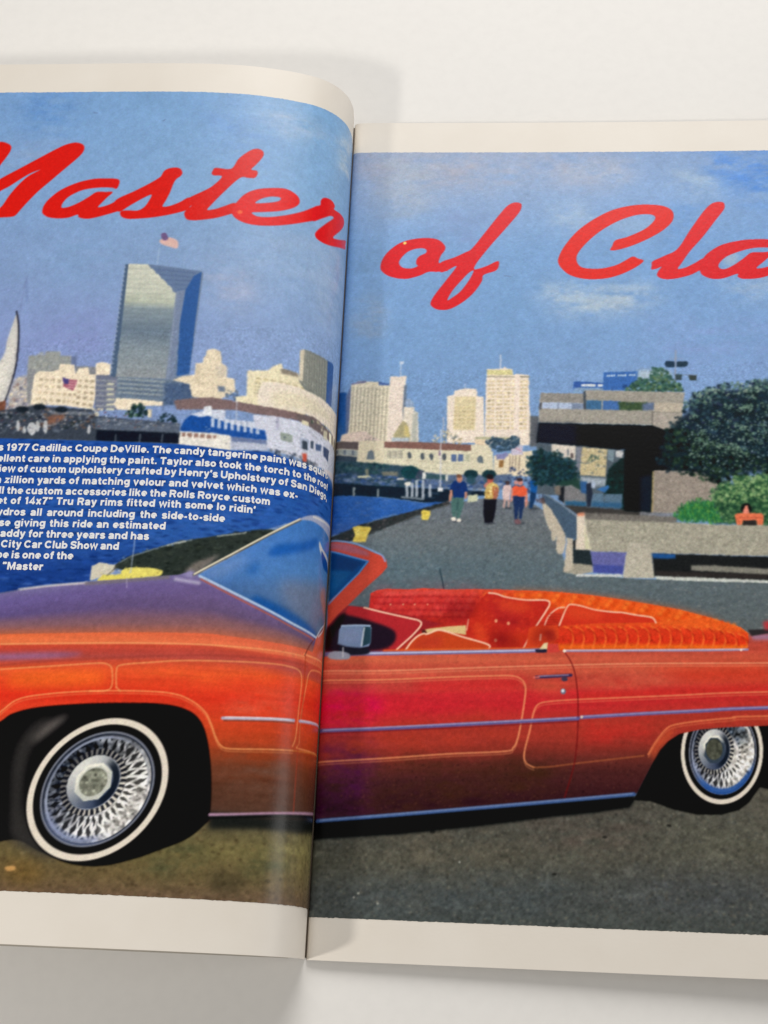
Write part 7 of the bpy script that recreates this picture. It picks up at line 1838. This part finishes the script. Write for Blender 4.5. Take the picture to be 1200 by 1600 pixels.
for p in 'LR':
    us = np.unique(np.r_[np.linspace(0, 12, 49), np.arange(12, FULL[p], 1.5), FULL[p]])
    vv = np.linspace(0, PAGE_H, 24)
    U, V = np.meshgrid(us, vv)
    pv = surf(p, U.ravel(), V.ravel())
    o = mesh_obj('page', pv, grid_faces(len(vv), len(us), p == 'L'), M_PAPER, mag)
    o['label'] = ('left page bulging up and curling down into the spine' if p == 'L'
                  else 'right page lying nearly flat beside the spine')
    PAGES[p] = o
    # the printed picture on this page, one piece for each printed thing
    e0, e1 = EXT[p]
    edge = FULL[p] - 8.0
    us = np.r_[np.arange(0, 6, .5), np.arange(6, FINE[p], .25), np.arange(FINE[p], edge, 2.0)] if p == 'L' else \
        np.r_[np.arange(0, FINE[p], .25), np.arange(FINE[p], edge, 2.0)]
    vs_ = np.linspace(e0, e1, int((e1 - e0) * 4) + 1)
    U, V = np.meshgrid(us, vs_)
    rough = .05 * vnoise(1, len(us), .6, .6)[0]        # ragged trim of the printed edge
    V[0] += rough
    V[-1] += .05 * vnoise(1, len(us), .6, .6)[0]
    pos = surf(p, U.ravel(), V.ravel(), 0.06)
    ci = np.clip((U * RES - .5), 0, CW - 1.001)
    ri = np.clip((V * RES - .5), 0, CH - 1.001)
    iy, ix = ri.astype(int), ci.astype(int)
    fy, fx = (ri - iy)[..., None], (ci - ix)[..., None]
    K = CAN[p]
    C0 = (K[iy, ix] * (1 - fx) + K[iy, ix + 1] * fx) * (1 - fy) + (K[iy + 1, ix] * (1 - fx) + K[iy + 1, ix + 1] * fx) * fy
    ink = ink_of(p, C0).reshape(-1, 3)
    F = grid_faces(len(vs_), len(us), p == 'L')
    fr = REG[p][iy, ix][:-1, :-1].ravel()
    for i, nm in enumerate(NAMES):
        sel = F[fr == i]
        if len(sel) < 12:
            if len(sel):
                fr[fr == i] = 0
            continue
    for i, nm in enumerate(NAMES):
        sel = F[fr == i]
        if not len(sel):
            continue
        ids, inv = np.unique(sel.ravel(), return_inverse=True)
        base = nm.split('#')[0]
        q = mesh_obj(base, pos[ids], inv.reshape(-1, 4), M_PRINT, o, True, ink[ids])
        if base in LAB:
            q['label'] = LAB[base]

# ------------------------------------------------------------------ caption lettering
TEXT = ['s 1977 Cadillac Coupe DeVille. The candy tangerine paint was squirt-',
        'ellent care in applying the paint. Taylor also took the torch to the roof',
        'iew of custom upholstery crafted by Henry|s Upholstery of San Diego,',
        'a zillion yards of matching velour and velvet which was ex-',
        'll the custom accessories like the Rolls Royce custom',
        'et of 14x7~ Tru Ray rims fitted with some lo ridin|',
        'ydros all around including the side-to-side',
        'se giving this ride an estimated',
        'addy for three years and has',
        'City Car Club Show and',
        'pe is one of the',
        '* Mas' + 'ter']
SPOT = [(117.03, 14.02, 137.68), (116.72, 14.01, 134.19), (115.87, 14.03, 130.92), (116.33, 27.11, 127.45), (114.91, 35.38, 124.11), (115.0, 39.49, 120.97), (114.51, 48.06, 117.47), (113.45, 64.71, 114.17), (112.59, 69.16, 110.89), (111.96, 77.47, 107.67), (112.81, 90.34, 104.48), (110.6, 98.66, 101.06)]
CAPTION = [(t.replace('~', chr(8221)).replace('|', chr(8217)).replace('* ', chr(8220)), *s) for t, s in zip(TEXT, SPOT)]
# a heavy extended grotesque, drawn as strokes on a unit cap height
CAPH = 2.28          # cap height in mm
WT = 0.235           # stroke weight


def ring(cx, cy, rx, ry, a0=0, a1=360):
    t = np.radians(np.linspace(a0, a1, max(4, int(abs(a1 - a0) / 24) + 1)))
    return np.c_[cx + rx * np.cos(t), cy + ry * np.sin(t)]


def ln(*p):
    return np.array(p, float)


LX, LB, LT = .62, .11, .63      # right stem, base line and x-height centre lines
MX = (LB + LT) / 2
BOWL = lambda: ring(.37, MX, .26, LT - MX)
GLYPH = {
    'a': [.76, smooth_ring(ln((.12, .50), (.20, .61), (.38, .64), (.55, .58), (.60, .44), (.60, 0)), 4, False), smooth_ring(ln((.60, .38), (.36, .36), (.15, .28), (.17, .13), (.34, .09), (.52, .15), (.60, .27)), 4, False)],
    'b': [.78, ln((.13, 0), (.13, 1)), ring(.40, MX, .26, .26)],
    'c': [.70, ring(.38, MX, .27, .26, 42, 318)],
    'd': [.80, ln((.66, 0), (.66, 1)), ring(.38, MX, .26, .26)],
    'e': [.75, np.vstack([ln((.12, .35), (.63, .35)), ring(.38, MX, .26, .26, 0, 312)])],
    'f': [.50, smooth_ring(ln((.24, 0), (.24, .72), (.30, .87), (.48, .89)), 4, False), ln((.04, .62), (.46, .62))],
    'g': [.80, ring(.38, MX, .26, .26), smooth_ring(ln((.66, .74), (.66, 0), (.60, -.14), (.40, -.20), (.17, -.14)), 4, False)],
    'h': [.78, ln((.13, 0), (.13, 1)), smooth_ring(ln((.13, .40), (.22, .57), (.40, .64), (.58, .56), (.63, .40), (.63, 0)), 4, False)],
    'i': [.32, ln((.15, 0), (.15, .74)), ln((.15, .84), (.15, 1))],
    'k': [.76, ln((.13, 0), (.13, 1)), ln((.62, .74), (.22, .34)), ln((.34, .46), (.64, 0))],
    'l': [.32, ln((.15, 0), (.15, 1))],
    'm': [1.16, ln((.13, 0), (.13, .74)), smooth_ring(ln((.13, .40), (.20, .57), (.34, .64), (.50, .57), (.55, .42), (.55, 0)), 4, False), smooth_ring(ln((.55, .40), (.62, .57), (.78, .64), (.93, .57), (.98, .42), (.98, 0)), 4, False)],
    'n': [.78, ln((.13, 0), (.13, .74)), smooth_ring(ln((.13, .40), (.22, .57), (.40, .64), (.58, .56), (.63, .40), (.63, 0)), 4, False)],
    'o': [.76, BOWL()],
    'p': [.80, ln((.13, -.27), (.13, .74)), ring(.40, MX, .26, .26)],
    'q': [.80, ln((.66, -.27), (.66, .74)), ring(.38, MX, .26, .26)],
    'r': [.52, ln((.13, 0), (.13, .74)), smooth_ring(ln((.13, .38), (.20, .55), (.34, .62), (.50, .62)), 4, False)],
    's': [.70, smooth_ring(ln((.58, .52), (.48, .62), (.32, .64), (.14, .56), (.18, .43), (.36, .37), (.54, .30), (.58, .18), (.42, .09), (.24, .10), (.09, .21)), 4, False)],
    't': [.52, smooth_ring(ln((.24, .92), (.24, .26), (.30, .12), (.48, .11)), 4, False), ln((.04, .62), (.46, .62))],
    'u': [.78, smooth_ring(ln((.13, .74), (.13, .32), (.19, .15), (.36, .09), (.54, .17), (.63, .34)), 4, False), ln((.63, 0), (.63, .74))],
    'v': [.74, ln((.10, .74), (.37, .06), (.64, .74))],
    'w': [1.06, ln((.09, .74), (.29, .06), (.53, .70), (.77, .06), (.97, .74))],
    'x': [.72, ln((.10, .74), (.62, 0)), ln((.62, .74), (.10, 0))],
    'y': [.74, ln((.10, .74), (.38, .06)), smooth_ring(ln((.64, .74), (.40, .04), (.30, -.14), (.12, -.17)), 4, False)],
    'z': [.70, ln((.08, .63), (.56, .63), (.12, .11), (.62, .11))],
    'C': [1.00, ring(.52, .50, .39, .39, 38, 322)],
    'D': [.98, np.vstack([ln((.16, .11)), ring(.44, .50, .40, .39, -90, 90), ln((.16, .89), (.16, .11))])],
    'V': [.92, ln((.10, 1), (.46, .08), (.82, 1))],
    'T': [.86, ln((.04, .89), (.82, .89)), ln((.43, 0), (.43, .89))],
    'H': [.98, ln((.15, 0), (.15, 1)), ln((.81, 0), (.81, 1)), ln((.15, .50), (.81, .50))],
    'U': [.96, smooth_ring(ln((.15, 1), (.15, .40), (.23, .18), (.48, .09), (.73, .18), (.81, .40), (.81, 1)), 4, False)],
    'S': [.90, smooth_ring(ln((.76, .72), (.66, .86), (.44, .90), (.20, .82), (.18, .62), (.44, .52), (.70, .42), (.76, .24), (.56, .10), (.30, .11), (.12, .28)), 4, False)],
    'R': [.94, ln((.15, 0), (.15, 1)), np.vstack([ln((.15, .89)), ring(.54, .68, .24, .21, 90, -90), ln((.15, .47))]), ln((.56, .47), (.78, 0))],
    'M': [1.12, ln((.14, 0), (.14, 1)), ln((.96, 0), (.96, 1)), ln((.18, .96), (.55, .12), (.92, .96))],
    '1': [.60, ln((.36, 0), (.36, 1)), ln((.36, .82), (.10, .74))],
    '9': [.80, ring(.39, .64, .26, .25), smooth_ring(ln((.65, .64), (.64, .36), (.52, .14), (.32, .10), (.14, .20)), 4, False)],
    '7': [.76, ln((.06, .89), (.64, .89), (.38, .40), (.28, 0))],
    '4': [.80, ln((.76, .25), (.08, .25), (.52, .94), (.52, 0))],
    '.': [.34, ln((.15, 0), (.15, .22))],
    ',': [.34, ln((.17, .22), (.17, .04), (.10, -.16))],
    '-': [.46, ln((.06, .34), (.40, .34))],
    chr(8217): [.30, ln((.16, 1.0), (.16, .82), (.08, .66))],
    chr(8221): [.56, ln((.18, 1.0), (.16, .86), (.10, .72)), ln((.44, 1.0), (.42, .86), (.36, .72))],
    chr(8220): [.58, ln((.20, 1.0), (.14, .86), (.14, .70)), ln((.46, 1.0), (.40, .86), (.40, .70))],
}


def stroke(p, w):
    """polyline to a ribbon of quads with mitred joints"""
    d = np.diff(p, axis=0)
    d /= np.maximum(np.linalg.norm(d, axis=1), 1e-6)[:, None]
    closed = np.linalg.norm(p[0] - p[-1]) < 1e-6
    a = np.vstack([d[-1:] if closed else d[:1], d])
    b = np.vstack([d, d[:1] if closed else d[-1:]])
    t = a + b
    t /= np.maximum(np.linalg.norm(t, axis=1), 1e-6)[:, None]
    nrm = np.c_[-t[:, 1], t[:, 0]]
    cosv = np.clip((nrm * np.c_[-a[:, 1], a[:, 0]]).sum(1), .55, 1)
    nrm = nrm * (w / 2 / cosv)[:, None]
    k = len(p)
    i = np.arange(k - 1)
    return np.vstack([p + nrm, p - nrm]), np.c_[i, i + 1, k + i + 1, k + i]


def word_mesh(wd):
    V, F, H, x, k, lv = [], [], [], 0.0, 0, 0
    for chx in wd:
        g = GLYPH[chx]
        for p in g[1:]:
            v, f = stroke(p, WT)
            V.append(v + [x, 0])
            H.append(np.full(len(v), .004 * (lv % 5)))
            F.append(f + k)
            k += len(v)
            lv += 1
        x += g[0] + .07
    return np.vstack(V) * CAPH, np.vstack(F), np.concatenate(H), (x - .07) * CAPH


words = [[word_mesh(w) for w in t[0].split(' ')] for t in CAPTION]
gap0 = CAPH * .34
ratio = [(t[1] - t[2]) / (sum(w[3] for w in ws) + gap0 * (len(ws) - 1)) for t, ws in zip(CAPTION, words)]
TSX = float(np.median(ratio[:5]))
for (txt, ua, ub, v0), ws in zip(CAPTION, words):
    tot = sum(w[3] for w in ws)
    sx = min(TSX, (ua - ub) / (tot + CAPH * .36 * (len(ws) - 1))) if len(ws) > 1 else (ua - ub) / tot
    gap = ((ua - ub) - sx * tot) / max(1, len(ws) - 1)
    V, F, x, k = [], [], 0.0, 0
    for vw, fw, hw, wid in ws:
        V.append(surf('L', ua - (x + vw[:, 0] * sx), v0 + vw[:, 1], 0.11 + hw))
        F.append(fw + k)
        k += len(vw)
        x += wid * sx + gap
    mesh_obj('caption_line', np.vstack(V), np.vstack(F), M_TEXT, PAGES['L'], False)

# ------------------------------------------------------------------ page stacks and cover
def stack(p, sheets, lift):
    """the pile of leaves under the open page: thin sheets, each cut a hair differently"""
    V, F, k = [], [], 0
    D, s, t = PROFILE[p]
    us = np.linspace(23.0 if p == 'L' else 3.0, FULL[p], 46)
    for j in range(sheets):
        f = (j + .5) / (sheets + .5)
        y0, y1 = 0.25 + .5 * random.random(), PAGE_H - .25 - .5 * random.random()
        w = us * (1 - .004 * random.random())
        x = np.interp(w, s, D[:, 0])
        zt = np.interp(w, s, D[:, 1])
        z = .5 + (zt - .5) * f - .12
        th = np.maximum(.06, (zt - .5) / sheets * .62)
        m = len(us)
        q = np.vstack([np.c_[x, np.full(m, y0), z], np.c_[x, np.full(m, y1), z], np.c_[x, np.full(m, y1), z - th], np.c_[x, np.full(m, y0), z - th]])
        i = np.arange(m - 1)
        for a, b in ((0, 1), (1, 2), (2, 3), (3, 0)):
            F.append(np.c_[a * m + i, a * m + i + 1, b * m + i + 1, b * m + i] + k)
        F.append(np.array([[m - 1, 2 * m - 1, 3 * m - 1, 4 * m - 1]]) + k)
        F.append(np.array([[0, m, 2 * m, 3 * m]]) + k)
        V.append(q)
        k += 4 * m
    o = mesh_obj('page_stack', np.vstack(V) * MM, np.vstack(F), M_EDGE, mag, False)
    o['label'] = 'pile of cream page edges under the open page'
    return o


stack('L', 30, 0)
stack('R', 16, 0)
sp_ = [(-1.9, .4), (-1.7, 8.5), (-2.4, 13.0), (-4.6, 17.5), (-8.0, 21.3), (-12.5, 23.5), (-12.5, .4)]
k_ = len(sp_)
sv = [(x, y, z) for y in (.6, PAGE_H - .6) for x, z in sp_]
sf = [[i, (i + 1) % k_, k_ + (i + 1) % k_, k_ + i] for i in range(k_)]
for o0 in (0, k_):
    sf += [[o0 + 6, o0, o0 + 1, o0 + 2], [o0 + 6, o0 + 2, o0 + 3, o0 + 4]]
sf = [q for q in sf if len(set(q)) == 4]
mesh_obj('spine', np.array(sv) * MM, sf, M_EDGE, mag, False)  # filler block added under the gutter, stops light leaking between the stacks
cw = [-194, -60, -6, -2, 2, 6, 60, 208]
cz = [.34, .34, .34, .34, .34, .34, .34, .34]
top = np.array([[x, y, z] for y in (0.6, PAGE_H - .6) for x, z in zip(cw, cz)])
bot = top - [0, 0, .28]
nn = len(cw)
f = []
for i in range(nn - 1):
    f += [[i, i + 1, nn + i + 1, nn + i], [2 * nn + i, 3 * nn + i, 3 * nn + i + 1, 2 * nn + i + 1],
          [i, 2 * nn + i, 2 * nn + i + 1, i + 1], [nn + i, nn + i + 1, 3 * nn + i + 1, 3 * nn + i]]
f += [[0, nn, 3 * nn, 2 * nn], [nn - 1, 3 * nn - 1, 4 * nn - 1, 2 * nn - 1]]
mesh_obj('cover', np.vstack([top, bot]) * MM, f, M_COVER, mag, False)
